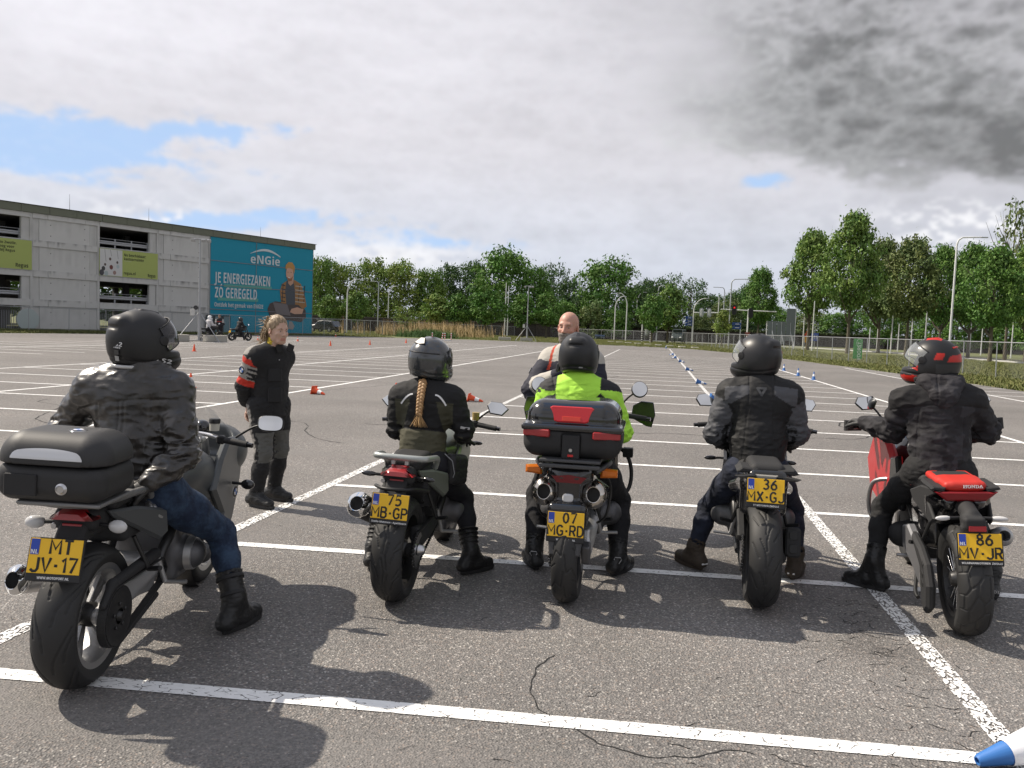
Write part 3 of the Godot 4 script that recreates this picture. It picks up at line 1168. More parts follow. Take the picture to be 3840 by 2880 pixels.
func make_teal_banner(xf: Transform3D) -> void:
	var t := thing("facade_banner", "large teal advertising banner with a seated man on the garage corner", "banner")
	t.transform = xf
	var rows := [[7.10, 9.33], [4.72, 7.04], [2.37, 4.66], [0.16, 2.31]]
	var teal := grain(vmat(0.75), M.weave_n, 1.2, 0.2)
	var nz := FastNoiseLite.new()
	nz.seed = 3
	nz.frequency = 0.35
	for r in rows:
		for c in [[-13.16, -7.73], [-7.65, -0.05]]:
			var mb := MB.new()
			var nx := 16
			var ny := 8
			for j in ny + 1:
				for i in nx + 1:
					var x := lerpf(c[0], c[1], float(i) / nx)
					var y := lerpf(r[0], r[1], float(j) / ny)
					var z := 0.1 + 0.018 * nz.get_noise_2d(x * 0.8, y * 2.0) * (1.0 - pow(absf(2.0 * j / ny - 1.0), 3.0))
					mb.col = lin(0.012, 0.245, 0.36)
					mb.add(V(x, y, z), Vector3.BACK)
			for j in ny:
				for i in nx:
					mb.quad(j * (nx + 1) + i, j * (nx + 1) + i + 1, (j + 1) * (nx + 1) + i + 1, (j + 1) * (nx + 1) + i)
			obj("cloth", mb, teal, t)
	var rail := mat(lin(0.22, 0.2, 0.22), 0.6)
	for y in [9.37, 7.07, 4.69, 2.34, 0.13]:
		var mb := MB.new()
		mb.bar(V(-13.2, y, 0.12), V(0.0, y, 0.12), 0.05, 0.05)
		obj("rail", mb, rail, t)
	for x in [-13.18, -7.69, -0.02]:
		var mb := MB.new()
		mb.bar(V(x, 0.1, 0.11), V(x, 9.37, 0.11), 0.05, 0.04)
		obj("rail", mb, mat(lin(0.2, 0.24, 0.26), 0.6), t)
	var pr := vmat(0.75)
	var ink := mat(lin(0.55, 0.6, 0.62), 0.75)
	var z := 0.135
	var mb := MB.new()
	var sw := []
	for i in 15:
		var k := i / 14.0
		sw.append(Vector2(lerpf(-8.5, -4.6, k), 8.05 + sin(k * PI * 0.82 + 0.12) * 0.86 - 0.25 * k))
	for i in 15:
		var k := 1.0 - i / 14.0
		sw.append(Vector2(lerpf(-8.5, -4.6, k), 8.05 + sin(k * PI * 0.82 + 0.12) * 0.62 - 0.25 * k))
	flat(sw, lin(0.55, 0.6, 0.62), z, mb)
	obj("swoosh", mb, pr, t)
	var hl := MB.new()
	flat([Vector2(-11.6, 4.55), Vector2(-5.7, 4.62), Vector2(-5.7, 4.95), Vector2(-11.6, 4.86)], lin(0.1, 0.34, 0.3), z - 0.008, hl)
	flat([Vector2(-12.3, 3.2), Vector2(-7.4, 3.3), Vector2(-7.4, 3.62), Vector2(-12.3, 3.5)], lin(0.1, 0.34, 0.3), z - 0.008, hl)
	obj("highlight_stroke", hl, pr, t)
	for q in [["JE ENERGIEZAKEN", 1.02, 6.80, -9.24, 5.44], ["ZÓ GEREGELD", 1.02, 5.05, -10.10, 3.98], ["Ontdek het gemak van ENGIE", 0.4, 5.90, -9.72, 2.80], ["eNGie", 0.84, 3.75, -6.55, 7.60]]:
		text(q[0], q[1], ink, t, T(V(q[3], q[4], z)), "lettering", 0.01, true, "Droid Sans", 1.0, q[2])
	var f := MB.new()
	var skin := lin(0.55, 0.33, 0.24)
	var plaid := lin(0.3, 0.16, 0.07)
	flat([Vector2(-6.2, 2.6), Vector2(-5.9, 3.2), Vector2(-5.2, 3.45), Vector2(-2.0, 3.3), Vector2(-1.0, 2.7), Vector2(-0.9, 1.9), Vector2(-1.6, 1.35), Vector2(-3.2, 1.5), Vector2(-4.9, 1.55), Vector2(-5.9, 1.9)], lin(0.085, 0.07, 0.065), z, f)
	flat([Vector2(-4.4, 3.3), Vector2(-4.6, 4.6), Vector2(-4.3, 5.35), Vector2(-3.6, 5.75), Vector2(-2.6, 5.85), Vector2(-1.75, 5.5), Vector2(-1.2, 4.4), Vector2(-0.85, 3.1), Vector2(-1.4, 2.75), Vector2(-2.0, 3.2)], plaid, z + 0.006, f)
	flat([Vector2(-3.75, 5.7), Vector2(-3.9, 4.5), Vector2(-3.7, 3.2), Vector2(-2.5, 3.2), Vector2(-2.55, 4.6), Vector2(-2.75, 5.7)], lin(0.075, 0.085, 0.1), z + 0.01, f)
	for k in 5:
		var x := -4.35 + k * 0.75
		if x > -3.9 and x < -2.6:
			continue
		flat([Vector2(x, 3.4), Vector2(x + 0.1, 3.4), Vector2(x + 0.22, 5.35), Vector2(x + 0.12, 5.35)], lin(0.06, 0.05, 0.05), z + 0.012, f)
	for k in 5:
		var y := 3.5 + k * 0.42
		flat([Vector2(-4.42, y), Vector2(-3.88, y - 0.06), Vector2(-3.88, y + 0.05), Vector2(-4.42, y + 0.1)], lin(0.06, 0.05, 0.05), z + 0.014, f)
		flat([Vector2(-2.5, y), Vector2(-1.15 - k * 0.06, y - 0.06), Vector2(-1.15 - k * 0.06, y + 0.05), Vector2(-2.5, y + 0.1)], lin(0.4, 0.36, 0.3), z + 0.014, f)
	flat([Vector2(-3.55, 6.1), Vector2(-3.5, 5.45), Vector2(-3.2, 5.2), Vector2(-2.8, 5.5), Vector2(-2.75, 6.2)], skin * 0.85, z + 0.016, f)
	flat(blob(-3.3, 6.45, 0.52, 0.82, 20, 0.12), skin, z + 0.02, f)
	flat([Vector2(-3.92, 6.9), Vector2(-3.9, 7.35), Vector2(-3.5, 7.72), Vector2(-3.0, 7.7), Vector2(-2.65, 7.3), Vector2(-2.7, 6.5), Vector2(-2.9, 6.95), Vector2(-3.5, 7.1)], lin(0.45, 0.24, 0.08), z + 0.026, f)
	flat([Vector2(-3.75, 6.1), Vector2(-3.45, 5.66), Vector2(-3.05, 5.72), Vector2(-2.85, 6.3), Vector2(-3.15, 5.98), Vector2(-3.5, 6.02)], lin(0.28, 0.13, 0.07), z + 0.026, f)
	flat([Vector2(-3.62, 6.13), Vector2(-3.3, 6.08), Vector2(-3.4, 5.98)], lin(0.8, 0.75, 0.7), z + 0.03, f)
	flat([Vector2(-3.72, 6.62), Vector2(-3.52, 6.66), Vector2(-3.52, 6.60)], lin(0.04, 0.03, 0.03), z + 0.03, f)
	flat([Vector2(-3.28, 6.68), Vector2(-3.08, 6.66), Vector2(-3.1, 6.60)], lin(0.04, 0.03, 0.03), z + 0.03, f)
	flat([Vector2(-5.55, 3.35), Vector2(-3.6, 3.2), Vector2(-3.1, 2.0), Vector2(-5.0, 2.1)], lin(0.17, 0.15, 0.155), z + 0.024, f)
	flat([Vector2(-3.0, 2.75), Vector2(-2.2, 2.95), Vector2(-1.3, 2.75), Vector2(-1.5, 2.25), Vector2(-2.6, 2.2), Vector2(-3.2, 2.4)], skin, z + 0.02, f)
	flat([Vector2(-3.3, 1.4), Vector2(-2.9, 1.4), Vector2(-2.5, 0.9), Vector2(-2.75, 0.5), Vector2(-3.4, 0.6)], lin(0.3, 0.28, 0.27), z + 0.01, f)
	obj("printed_figure", f, pr, t)
	for k in 3:
		var d := MB.new()
		var x := -13.62 + k * 0.96
		for e in [[V(x, 0.0, 0.2), V(x, 1.72, 0.2)], [V(x + 0.8, 0.0, 0.2), V(x + 0.8, 1.72, 0.2)], [V(x, 1.72, 0.2), V(x + 0.8, 1.72, 0.2)]]:
			d.bar(e[0], e[1], 0.08, 0.08, Vector3.BACK)
		obj("door_frame", d, M.black, t)
		d = MB.new()
		d.box(T(V(x + 0.4, 0.84, 0.17)), V(0.72, 1.68, 0.03))
		obj("door_leaf", d, mat(lin(0.1, 0.2, 0.24), 0.3), t)

func make_green_banners(xf: Transform3D) -> void:
	var green := grain(mat(lin(0.36, 0.42, 0.125), 0.75), M.weave_n, 1.2, 0.2)
	var ink := mat(lin(0.03, 0.035, 0.02), 0.75)
	for i in 2:
		var x0: float = -35.2 if i == 0 else -24.2
		var t := thing("facade_banner", "green office banner at the left picture edge on the garage" if i == 0 else "green office banner with a photo of people at its left end", "banner")
		t.transform = xf
		var mb := MB.new()
		mb.box(T(V(x0 + 2.73, 5.95, 0.12)), V(5.46, 2.32, 0.02))
		obj("cloth", mb, green, t)
		for k in 2:
			var rb := MB.new()
			var y := 4.77 + k * 2.36
			rb.bar(V(x0, y, 0.12), V(x0 + 5.46, y, 0.12), 0.03, 0.03)
			obj("rail", rb, M.galv, t)
		var z := 0.137
		if i == 0:
			for q in [["toorruimte in Zwolle.", 0.2, 2.75, 2.95, 6.80], ["s vandaag nog voor", 0.2, 2.45, 2.92, 6.50], ["werkplek bij Regus", 0.2, 2.3, 3.05, 6.20], ["regus.nl", 0.24, 1.25, 2.4, 5.12], ["Regus", 0.3, 0.95, 4.7, 5.10]]:
				text(q[0], q[1], ink, t, T(V(x0 + q[3], q[4], z)), "lettering", 0.004, true, "Droid Sans", 1.0, q[2])
		else:
			for q in [["Nu beschikbaar:", 0.24, 2.05, 3.25, 6.72], ["kantoorruimte", 0.24, 1.85, 3.15, 6.38], ["regus.nl", 0.24, 1.1, 2.75, 5.14], ["Regus", 0.28, 0.75, 4.85, 5.08]]:
				text(q[0], q[1], ink, t, T(V(x0 + q[3], q[4], z)), "lettering", 0.004, true, "Droid Sans", 1.0, q[2])
			var p := MB.new()
			var w := lin(0.55, 0.55, 0.54)
			flat([Vector2(x0 + 0.04, 4.82), Vector2(x0 + 2.06, 4.82), Vector2(x0 + 2.06, 7.08), Vector2(x0 + 0.04, 7.08)], w, z - 0.002, p)
			for l in [[0.45, 6.0], [0.95, 6.5], [1.55, 6.3]]:
				flat([Vector2(x0 + l[0], 7.06), Vector2(x0 + l[0] + 0.03, 7.06), Vector2(x0 + l[0] + 0.15, l[1]), Vector2(x0 + l[0] + 0.12, l[1])], lin(0.12, 0.12, 0.12), z, p)
			for h in [[0.35, 5.4, 0.2, lin(0.06, 0.06, 0.06)], [0.5, 5.75, 0.12, lin(0.1, 0.08, 0.07)], [0.95, 6.25, 0.13, lin(0.12, 0.09, 0.08)], [1.6, 6.0, 0.12, lin(0.1, 0.08, 0.07)], [1.05, 5.55, 0.2, lin(0.16, 0.06, 0.05)], [0.2, 5.05, 0.26, lin(0.07, 0.07, 0.08)], [1.65, 5.65, 0.17, lin(0.38, 0.45, 0.46)], [1.35, 5.1, 0.18, lin(0.3, 0.2, 0.18)], [0.6, 5.0, 0.22, lin(0.36, 0.42, 0.42)]]:
				flat(blob(x0 + h[0], h[1], h[2] * 0.8, h[2]), h[3], z + 0.003, p)
			obj("printed_photo", p, vmat(0.75), t)
			p = MB.new()
			flat([Vector2(x0 + 2.2, 6.18), Vector2(x0 + 2.9, 6.18), Vector2(x0 + 2.9, 6.20), Vector2(x0 + 2.2, 6.20)], lin(0.5, 0.55, 0.4), z, p)
			obj("underline", p, vmat(0.75), t)
const TREES := [
	[-76.82, -167.74, 12.30, 4.07, "round", 1],
	[-70.35, -162.76, 14.93, 3.34, "round", 1],
	[-67.53, -167.32, 13.80, 4.02, "round", 0],
	[-61.78, -170.36, 15.10, 4.48, "round", 0],
	[-54.94, -169.51, 14.88, 4.22, "round", 0],
	[-49.24, -172.54, 13.55, 3.87, "round", 1],
	[-46.53, -181.15, 15.22, 3.61, "round", 2],
	[-40.85, -180.11, 15.69, 4.21, "round", 2],
	[-31.98, -169.44, 17.85, 6.09, "round", 3],
	[-26.68, -176.47, 14.91, 4.07, "round", 3],
	[-23.99, -189.15, 16.62, 4.13, "loose", 2],
	[-19.28, -181.83, 13.02, 3.54, "round", 2],
	[-10.04, -169.20, 16.36, 5.95, "round", 3],
	[-4.47, -182.38, 11.81, 3.70, "round", 2],
	[-1.48, -189.01, 13.54, 4.04, "round", 2],
	[3.20, -193.89, 14.95, 3.91, "loose", 2],
	[7.58, -186.51, 13.83, 3.74, "loose", 2],
	[12.83, -205.75, 11.56, 4.34, "round", 2],
	[-14.98, -176.48, 9.78, 3.42, "round", 2],
	[-12.63, -160.61, 7.62, 2.38, "willow", 4],
	[-18.35, -161.64, 7.30, 3.15, "round", 3],
	[-7.76, -161.46, 5.98, 3.11, "round", 3],
	[9.26, -179.68, 6.26, 2.60, "round", 4],
	[-2.89, -167.39, 5.93, 2.45, "round", 4],
	[-55.53, -132.78, 5.82, 2.40, "young", 1],
	[-51.11, -133.55, 6.63, 2.72, "young", 1],
	[-37.55, -135.91, 6.51, 2.72, "young", 0],
	[-33.28, -134.62, 6.73, 2.68, "young", 3],
	[-28.20, -133.47, 8.07, 2.95, "young", 3],
	[-22.40, -136.52, 6.99, 2.84, "young", 3],
	[-18.35, -137.22, 7.61, 2.68, "young", 3],
	[-0.59, -132.18, 7.46, 2.38, "young", 3],
	[1.96, -136.69, 9.11, 2.91, "young", 1],
	[9.73, -123.80, 5.21, 1.37, "young", 0],
	[-33.82, -108.07, 3.86, 1.92, "birch", 0],
	[15.83, -191.01, 9.49, 3.81, "round", 4],
	[18.40, -196.54, 11.73, 3.69, "round", 2],
	[21.52, -202.17, 13.88, 3.79, "round", 2],
	[27.48, -208.30, 9.38, 3.89, "round", 3],
	[30.92, -198.72, 7.88, 3.69, "round", 3],
	[35.01, -194.35, 7.90, 3.59, "round", 4],
	[38.93, -189.94, 7.51, 3.50, "round", 3],
	[44.00, -190.83, 8.11, 3.50, "round", 3],
	[46.82, -181.14, 8.72, 3.50, "round", 3],
	[53.13, -187.33, 8.72, 3.40, "round", 1],
	[55.20, -177.52, 9.73, 3.39, "round", 3],
	[58.49, -173.00, 9.22, 3.29, "round", 3],
	[63.45, -173.86, 10.32, 3.29, "round", 1],
	[66.70, -169.34, 10.25, 3.54, "round", 3],
	[68.35, -164.54, 10.97, 3.09, "round", 3],
	[15.86, -133.01, 12.22, 2.63, "street", 3],
	[21.86, -123.88, 16.91, 3.37, "street", 1],
	[22.96, -103.72, 16.63, 3.25, "street", 1],
	[30.41, -119.26, 15.35, 2.94, "street", 4],
	[31.14, -109.22, 14.49, 3.26, "street", 4],
	[40.68, -127.16, 15.47, 2.97, "street", 3],
	[38.08, -108.39, 13.73, 2.74, "street", 3],
	[32.62, -87.09, 11.03, 2.65, "street", 3],
	[39.18, -100.44, 18.16, 2.52, "bare", 4],
	[37.85, -92.07, 12.21, 2.40, "street", 1],
	[40.98, -94.65, 13.92, 2.95, "street", 3],
	[-63.00, -88.00, 8.00, 6.00, "round", 3],
	[-72.00, -76.00, 8.00, 6.00, "round", 1],
]
const LAMPS := [
	[-42.09, -106.63, 7.44, 1.00, "arc"],
	[-50.71, -143.80, 9.19, -1.00, "bent"],
	[-55.36, -163.33, 9.31, 1.20, "arc"],
	[-27.22, -147.89, 9.82, 0.00, "twin"],
	[-7.53, -151.32, 8.09, 1.10, "arc"],
	[-5.05, -141.58, 8.22, -1.10, "arc"],
	[-4.01, -167.20, 9.74, 1.00, "arc"],
	[0.17, -162.84, 10.93, 2.00, "bent"],
	[12.16, -154.75, 10.46, -1.50, "bent"],
	[11.12, -129.13, 10.35, 2.20, "bent"],
	[26.83, -80.99, 11.46, 2.00, "bent"],
	[6.30, -143.56, 7.85, 1.50, "arc"],
]
const WHITE_POLES := [
	[21.56, -125.86, 7.10],
	[21.38, -117.69, 6.78],
	[24.48, -111.11, 4.30],
	[13.87, -129.61, 5.79],
	[10.48, -144.28, 8.20],
	[20.19, -156.15, 4.87],
	[31.54, -117.43, 6.53],
	[37.70, -123.59, 10.07],
	[40.42, -139.33, 5.53],
	[32.37, -127.75, 4.16],
	[33.83, -138.18, 3.73],
	[45.13, -127.94, 6.64],
	[51.55, -141.27, 5.73],
	[41.32, -149.66, 4.71],
	[47.65, -120.23, 5.26],
	[25.34, -157.05, 7.20],
]
# ---------------------------------------------------------------- trees and the far edge

func ordinal(n: int) -> String:
	var w := ["first", "second", "third", "fourth", "fifth", "sixth", "seventh", "eighth", "ninth", "tenth", "eleventh", "twelfth", "thirteenth", "fourteenth", "fifteenth", "sixteenth", "seventeenth", "eighteenth", "nineteenth", "twentieth"]
	if n < 20:
		return w[n]
	if n == 29:
		return "thirtieth"
	if n > 29:
		return "thirty-" + w[n - 30]
	return "twenty-" + w[n - 20]

func crown_mesh(kind: String, sd: int, limbs: Array, m: Material) -> ArrayMesh:
	var r := RandomNumberGenerator.new()
	r.seed = sd
	var nz := FastNoiseLite.new()
	nz.seed = sd
	nz.frequency = 1.3
	var mb := MB.new()
	var clumps := 170
	var per := 50
	var leaf := 0.050
	var lo := 0.12
	var spread := 0.20
	match kind:
		"street":
			clumps = 230
			per = 52
			leaf = 0.040
			lo = 0.33
			spread = 0.135
		"young":
			clumps = 80
			leaf = 0.075
			lo = 0.30
			per = 40
		"birch":
			clumps = 60
			per = 26
			leaf = 0.06
			lo = 0.22
		"bare":
			clumps = 120
			per = 9
			leaf = 0.05
			lo = 0.3
			spread = 0.12
		"willow":
			clumps = 90
			per = 34
			lo = 0.02
		"loose":
			clumps = 110
			per = 30
			lo = 0.1
	var made := 0
	while made < clumps:
		var y := r.randf_range(lo, 1.0)
		var t := (y - lo) / (1.0 - lo)
		var env: float
		match kind:
			"street":
				env = sin(pow(t, 0.62) * PI * 0.96) * 0.86 + 0.13 * (1.0 - t)
			"young":
				env = sin(pow(t, 0.8) * PI * 0.94 + 0.12)
			"bare":
				env = sin(pow(t, 0.6) * PI * 0.95) * 0.8
			_:
				env = sqrt(maxf(0.0, 1.0 - pow(absf(t - 0.42) / 0.62, 2.3)))
		var a := r.randf() * TAU
		var rad := env * sqrt(r.randf_range(0.12, 1.0))
		var lump := nz.get_noise_3d(cos(a) * env * 1.4, y * 3.2, sin(a) * env * 1.4)
		rad *= 0.86 + lump * 0.55
		var top_cut := 0.93 + 0.11 * nz.get_noise_2d(cos(a) * 2.0 + 9.0, sin(a) * 2.0)
		if t > top_cut:
			continue
		made += 1
		var c := V(cos(a) * rad, y, sin(a) * rad)
		var warm := r.randf()
		var tone := r.randf_range(0.8, 1.2)
		for k in per:
			var d := V(r.randfn(0, 1), r.randfn(0, 0.7), r.randfn(0, 1)) * spread * 0.62
			var p := c + V(d.x, d.y * 0.42, d.z)
			if kind == "willow":
				p.y -= absf(r.randfn(0, 0.1))
			if p.y < lo * 0.7:
				continue
			var nn := (V(d.x, absf(d.y) + 0.14, d.z) * 2.0 + V(r.randfn(0, 1), r.randfn(0, 1), r.randfn(0, 1)) * 0.33).normalized()
			var ux := nn.cross(V(r.randfn(0, 1), r.randfn(0, 1), r.randfn(0, 1))).normalized()
			var uy := nn.cross(ux)
			var s := leaf * r.randf_range(0.55, 1.35)
			var sy := s * (0.55 if kind != "willow" else 1.6)
			var l := tone * r.randf_range(0.72, 1.28)
			mb.col = Color(0.62 * l * (0.86 + 0.3 * warm), 0.66 * l, 0.55 * l * (1.08 - 0.3 * warm))
			var st := V(1, 0.42, 1)
			var q0 := mb.add(p + ux * s * st, nn)
			mb.add(p + uy * sy * st, nn)
			mb.add(p - ux * s * st, nn)
			mb.add(p - uy * sy * st, nn)
			mb.tri(q0, q0 + 1, q0 + 2)
			mb.tri(q0, q0 + 2, q0 + 3)
	return mb.mesh(m)

func trunk_mesh(kind: String, sd: int, m: Material) -> ArrayMesh:
	var r := RandomNumberGenerator.new()
	r.seed = sd + 500
	var mb := MB.new()
	var base := 0.048 if kind == "street" or kind == "bare" else 0.06
	var pts := []
	var rads := []
	for i in 9:
		var t := i / 8.0
		pts.append(V(sin(t * 2.3 + sd) * 0.04 * t, t * 0.86, cos(t * 1.9 + sd) * 0.04 * t))
		rads.append(base * pow(1.0 - t * 0.93, 0.8) * (1.35 if i == 0 else 1.0))
	mb.tube(pts, rads, 8)
	var nl := 26 if kind == "bare" else (18 if kind == "street" else 12)
	for k in nl:
		var t := r.randf_range(0.32, 0.95)
		var i: int = int(t * 8.0)
		var p: Vector3 = pts[i]
		var a := r.randf() * TAU
		var len := r.randf_range(0.45, 0.85) * (1.1 - t * 0.55)
		var pp := []
		var rr := []
		var d := V(cos(a), 0.34, sin(a))
		for j in 5:
			var f := j / 4.0
			pp.append(p + V(d.x * len * f, d.y * len * f * 0.55 + 0.08 * f * f, d.z * len * f))
			rr.append(rads[i] * 0.5 * (1.0 - f * 0.85))
			d = (d + V(r.randfn(0, 0.18), 0.1, r.randfn(0, 0.18)))
		mb.tube(pp, rr, 5)
	return mb.mesh(m)

func make_trees() -> void:
	var tints := [lin(0.24, 0.32, 0.075), lin(0.175, 0.28, 0.065), lin(0.08, 0.155, 0.05), lin(0.125, 0.25, 0.046), lin(0.175, 0.225, 0.085)]
	var bark := grain(mat(lin(0.115, 0.1, 0.07), 0.9), M.fine_n, 1.5, 0.8)
	var mats := []
	for t in tints:
		var m := vmat(0.7)
		m.albedo_color = (t * 1.15).linear_to_srgb()
		m.backlight_enabled = true
		m.backlight = Color(0.3, 0.36, 0.12)
		mats.append(m)
	var kinds := {"round": 4, "street": 4, "young": 3, "willow": 1, "birch": 1, "bare": 1, "loose": 2}
	var lib := {}
	var trunks := {}
	for k in kinds:
		for i in kinds[k]:
			var src := crown_mesh(k, 40 + i * 7 + k.length(), [], mats[0])
			lib[[k, i, 0]] = src
			for t in range(1, 5):
				var am := ArrayMesh.new()
				am.add_surface_from_arrays(Mesh.PRIMITIVE_TRIANGLES, src.surface_get_arrays(0))
				am.surface_set_material(0, mats[t])
				lib[[k, i, t]] = am
			trunks[[k, i]] = trunk_mesh(k, i * 3 + k.length(), bark)
	var r := RandomNumberGenerator.new()
	r.seed = 6
	var count := {}
	var names := {"round": "broadleaf_tree", "street": "street_tree", "young": "young_tree", "willow": "willow_tree", "birch": "birch_tree", "bare": "poplar_tree", "loose": "loose_tree"}
	for i in TREES.size():
		var d: Array = TREES[i]
		var kind: String = d[4]
		var v: int = i % kinds[kind]
		var zone := "inside" if i >= TREES.size() - 2 else "far" if i < 19 else ("under" if i < 24 else ("young" if i < 34 else ("birch" if i == 34 else ("fill" if i < 50 else "street"))))
		count[zone] = count.get(zone, 0) + 1
		var o := ordinal(count[zone] - 1)
		var label := ""
		var grp := ""
		match zone:
			"far":
				label = "tall leafy tree behind the dark stone wall, %s counting from the garage" % o
				grp = "trees behind the stone wall"
			"under":
				label = "low bushy tree before the tall trees at the wall, %s counting from the left" % o
				grp = "low trees along the wall"
				if kind == "willow":
					label = "drooping pale willow standing before the tall trees"
			"young":
				label = "young light green tree on the grass before the wall, %s from the garage" % o
				grp = "young trees on the grass"
			"birch":
				label = "thin sparse young tree beside the tan reeds at the fence"
			"fill":
				label = "distant tree in the belt behind the right-hand planted trees, %s from its left end" % o
				grp = "distant tree belt on the right"
			"street":
				label = "tall planted tree with bare trunk behind the right fence, %s from the left" % o
				grp = "planted trees behind the right fence"
				if kind == "bare":
					label = "tallest sparse tree with thin see-through crown at the right edge"
		if zone == "inside":
			grp = "trees behind the garage"
			label = "dark tree glimpsed through the open garage decks, %s one" % o
		var t := thing(names[kind], label, "tree", V(d[0], 0, d[1]), r.randf() * TAU, grp)
		var h: float = d[2] / 0.97
		var w: float = d[3] * (1.4 if zone == "street" else 1.15)
		put("crown", lib[[kind, v, d[5]]], t, Transform3D(Basis.from_scale(V(w, h, w * 0.95)), Vector3.ZERO))
		put("trunk", trunks[[kind, v]], t, Transform3D(Basis.from_scale(V(w, h, w)), Vector3.ZERO))

func fence(pts: Array, label: String, h := 1.85, step := 3.0) -> void:
	var t := thing("chain_link_fence", label, "fence", V(pts[0].x, 0, pts[0].y), 0.0, "chain link fences round the car park")
	var o := V(pts[0].x, 0, pts[0].y)
	var post := MB.new()
	post.tube([V(0, -0.05, 0), V(0, h, 0)], 0.03, 6)
	var pm := post.mesh(M.galv)
	var wires := MB.new()
	var r := RandomNumberGenerator.new()
	r.seed = 12
	for i in pts.size() - 1:
		var a := V(pts[i].x, 0, pts[i].y) - o
		var b := V(pts[i + 1].x, 0, pts[i + 1].y) - o
		var l := (b - a).length()
		var d := (b - a) / l
		var n: int = maxi(1, roundi(l / step))
		for k in n + (1 if i == pts.size() - 2 else 0):
			put("post", pm, t, Transform3D(Basis(Vector3.UP, 0) * Basis(d, r.randf_range(-0.03, 0.03)), a + d * l * k / n))
		var rail := MB.new()
		rail.tube([a + V(0, h - 0.03, 0), b + V(0, h - 0.03, 0)], 0.024, 6)
		obj("top_rail", rail, M.galv, t)
		var nn := V(-d.z, 0, d.x)
		var pitch := 0.16
		var w := 0.0034
		var kmax := int(l / pitch)
		for k in kmax:
			for sg in [-1.0, 1.0]:
				var x0 := k * pitch
				var x1: float = x0 + sg * h * 0.9
				if x1 < 0.0 or x1 > l:
					continue
				var p := a + d * x0 + V(0, 0.02, 0)
				var q := a + d * x1 + V(0, h - 0.05, 0)
				var e := (q - p).normalized()
				var sx := e.cross(nn) * w
				wires.face([p - sx, p + sx, q + sx, q - sx], nn)
	var wm := obj("wire_mesh", wires, M.galv, t)
	wm.set_meta("kind", "stuff")

func make_fences() -> void:
	var gx := Basis(Vector3.UP, deg_to_rad(66.58))
	var gp := V(-37.67, 0, -84.95)
	var l0: Vector3 = gp + gx * V(-41, 0, 4.2)
	var l1: Vector3 = gp + gx * V(1.5, 0, 3.6)
	fence([Vector2(l0.x, l0.z), Vector2(l1.x, l1.z)], "galvanised chain link fence on the grass strip before the garage")
	fence([Vector2(l1.x, l1.z), Vector2(-34.7, -95.7), Vector2(-32.7, -108.3), Vector2(-36.8, -146), Vector2(-23.3, -160.5), Vector2(-10, -153)], "distant chain link fence past the reeds and along the stone wall")
	fence([Vector2(-10, -153), Vector2(2.3, -140), Vector2(7.2, -115), Vector2(9.6, -92), Vector2(12.8, -74), Vector2(15.4, -58), Vector2(17.2, -45), Vector2(18.5, -34)], "long chain link fence on the grass verge along the right side")

func tuft_mesh(sd: int, n: int, h: float, w: float, c0: Color, c1: Color) -> ArrayMesh:
	var r := RandomNumberGenerator.new()
	r.seed = sd
	var mb := MB.new()
	for k in n:
		var a := r.randf() * TAU
		var p := V(r.randfn(0, 0.16), 0, r.randfn(0, 0.16))
		var d := V(cos(a), 0, sin(a))
		var s := V(-d.z, 0, d.x) * w
		var hh := h * r.randf_range(0.5, 1.2)
		var bend := d * hh * r.randf_range(0.1, 0.5)
		mb.col = c0.lerp(c1, r.randf())
		var nn := (d * 0.4 + Vector3.UP * 0.9).normalized()
		var i := mb.add(p - s, nn)
		mb.add(p + s, nn)
		mb.add(p + bend * 0.4 + V(0, hh * 0.6, 0) + s * 0.7, nn)
		mb.add(p + bend * 0.4 + V(0, hh * 0.6, 0) - s * 0.7, nn)
		mb.add(p + bend + V(0, hh, 0), nn)
		mb.quad(i, i + 1, i + 2, i + 3)
		mb.tri(i + 3, i + 2, i + 4)
	return mb.mesh(M.blade)

func scatter(called: String, label: String, cat: String, mesh: Mesh, spots: Array, sd: int, smin := 0.7, smax := 1.3) -> void:
	var r := RandomNumberGenerator.new()
	r.seed = sd
	var mm := MultiMesh.new()
	mm.transform_format = MultiMesh.TRANSFORM_3D
	mm.mesh = mesh
	mm.instance_count = spots.size()
	for i in spots.size():
		var s := r.randf_range(smin, smax)
		mm.set_instance_transform(i, Transform3D(Basis(Vector3.UP, r.randf() * TAU).scaled(V(s, s * r.randf_range(0.8, 1.2), s)), spots[i]))
	var o := MultiMeshInstance3D.new()
	o.name = called
	o.multimesh = mm
	add_child(o)
	o.set_meta("kind", "stuff")
	o.set_meta("label", label)
	o.set_meta("category", cat)

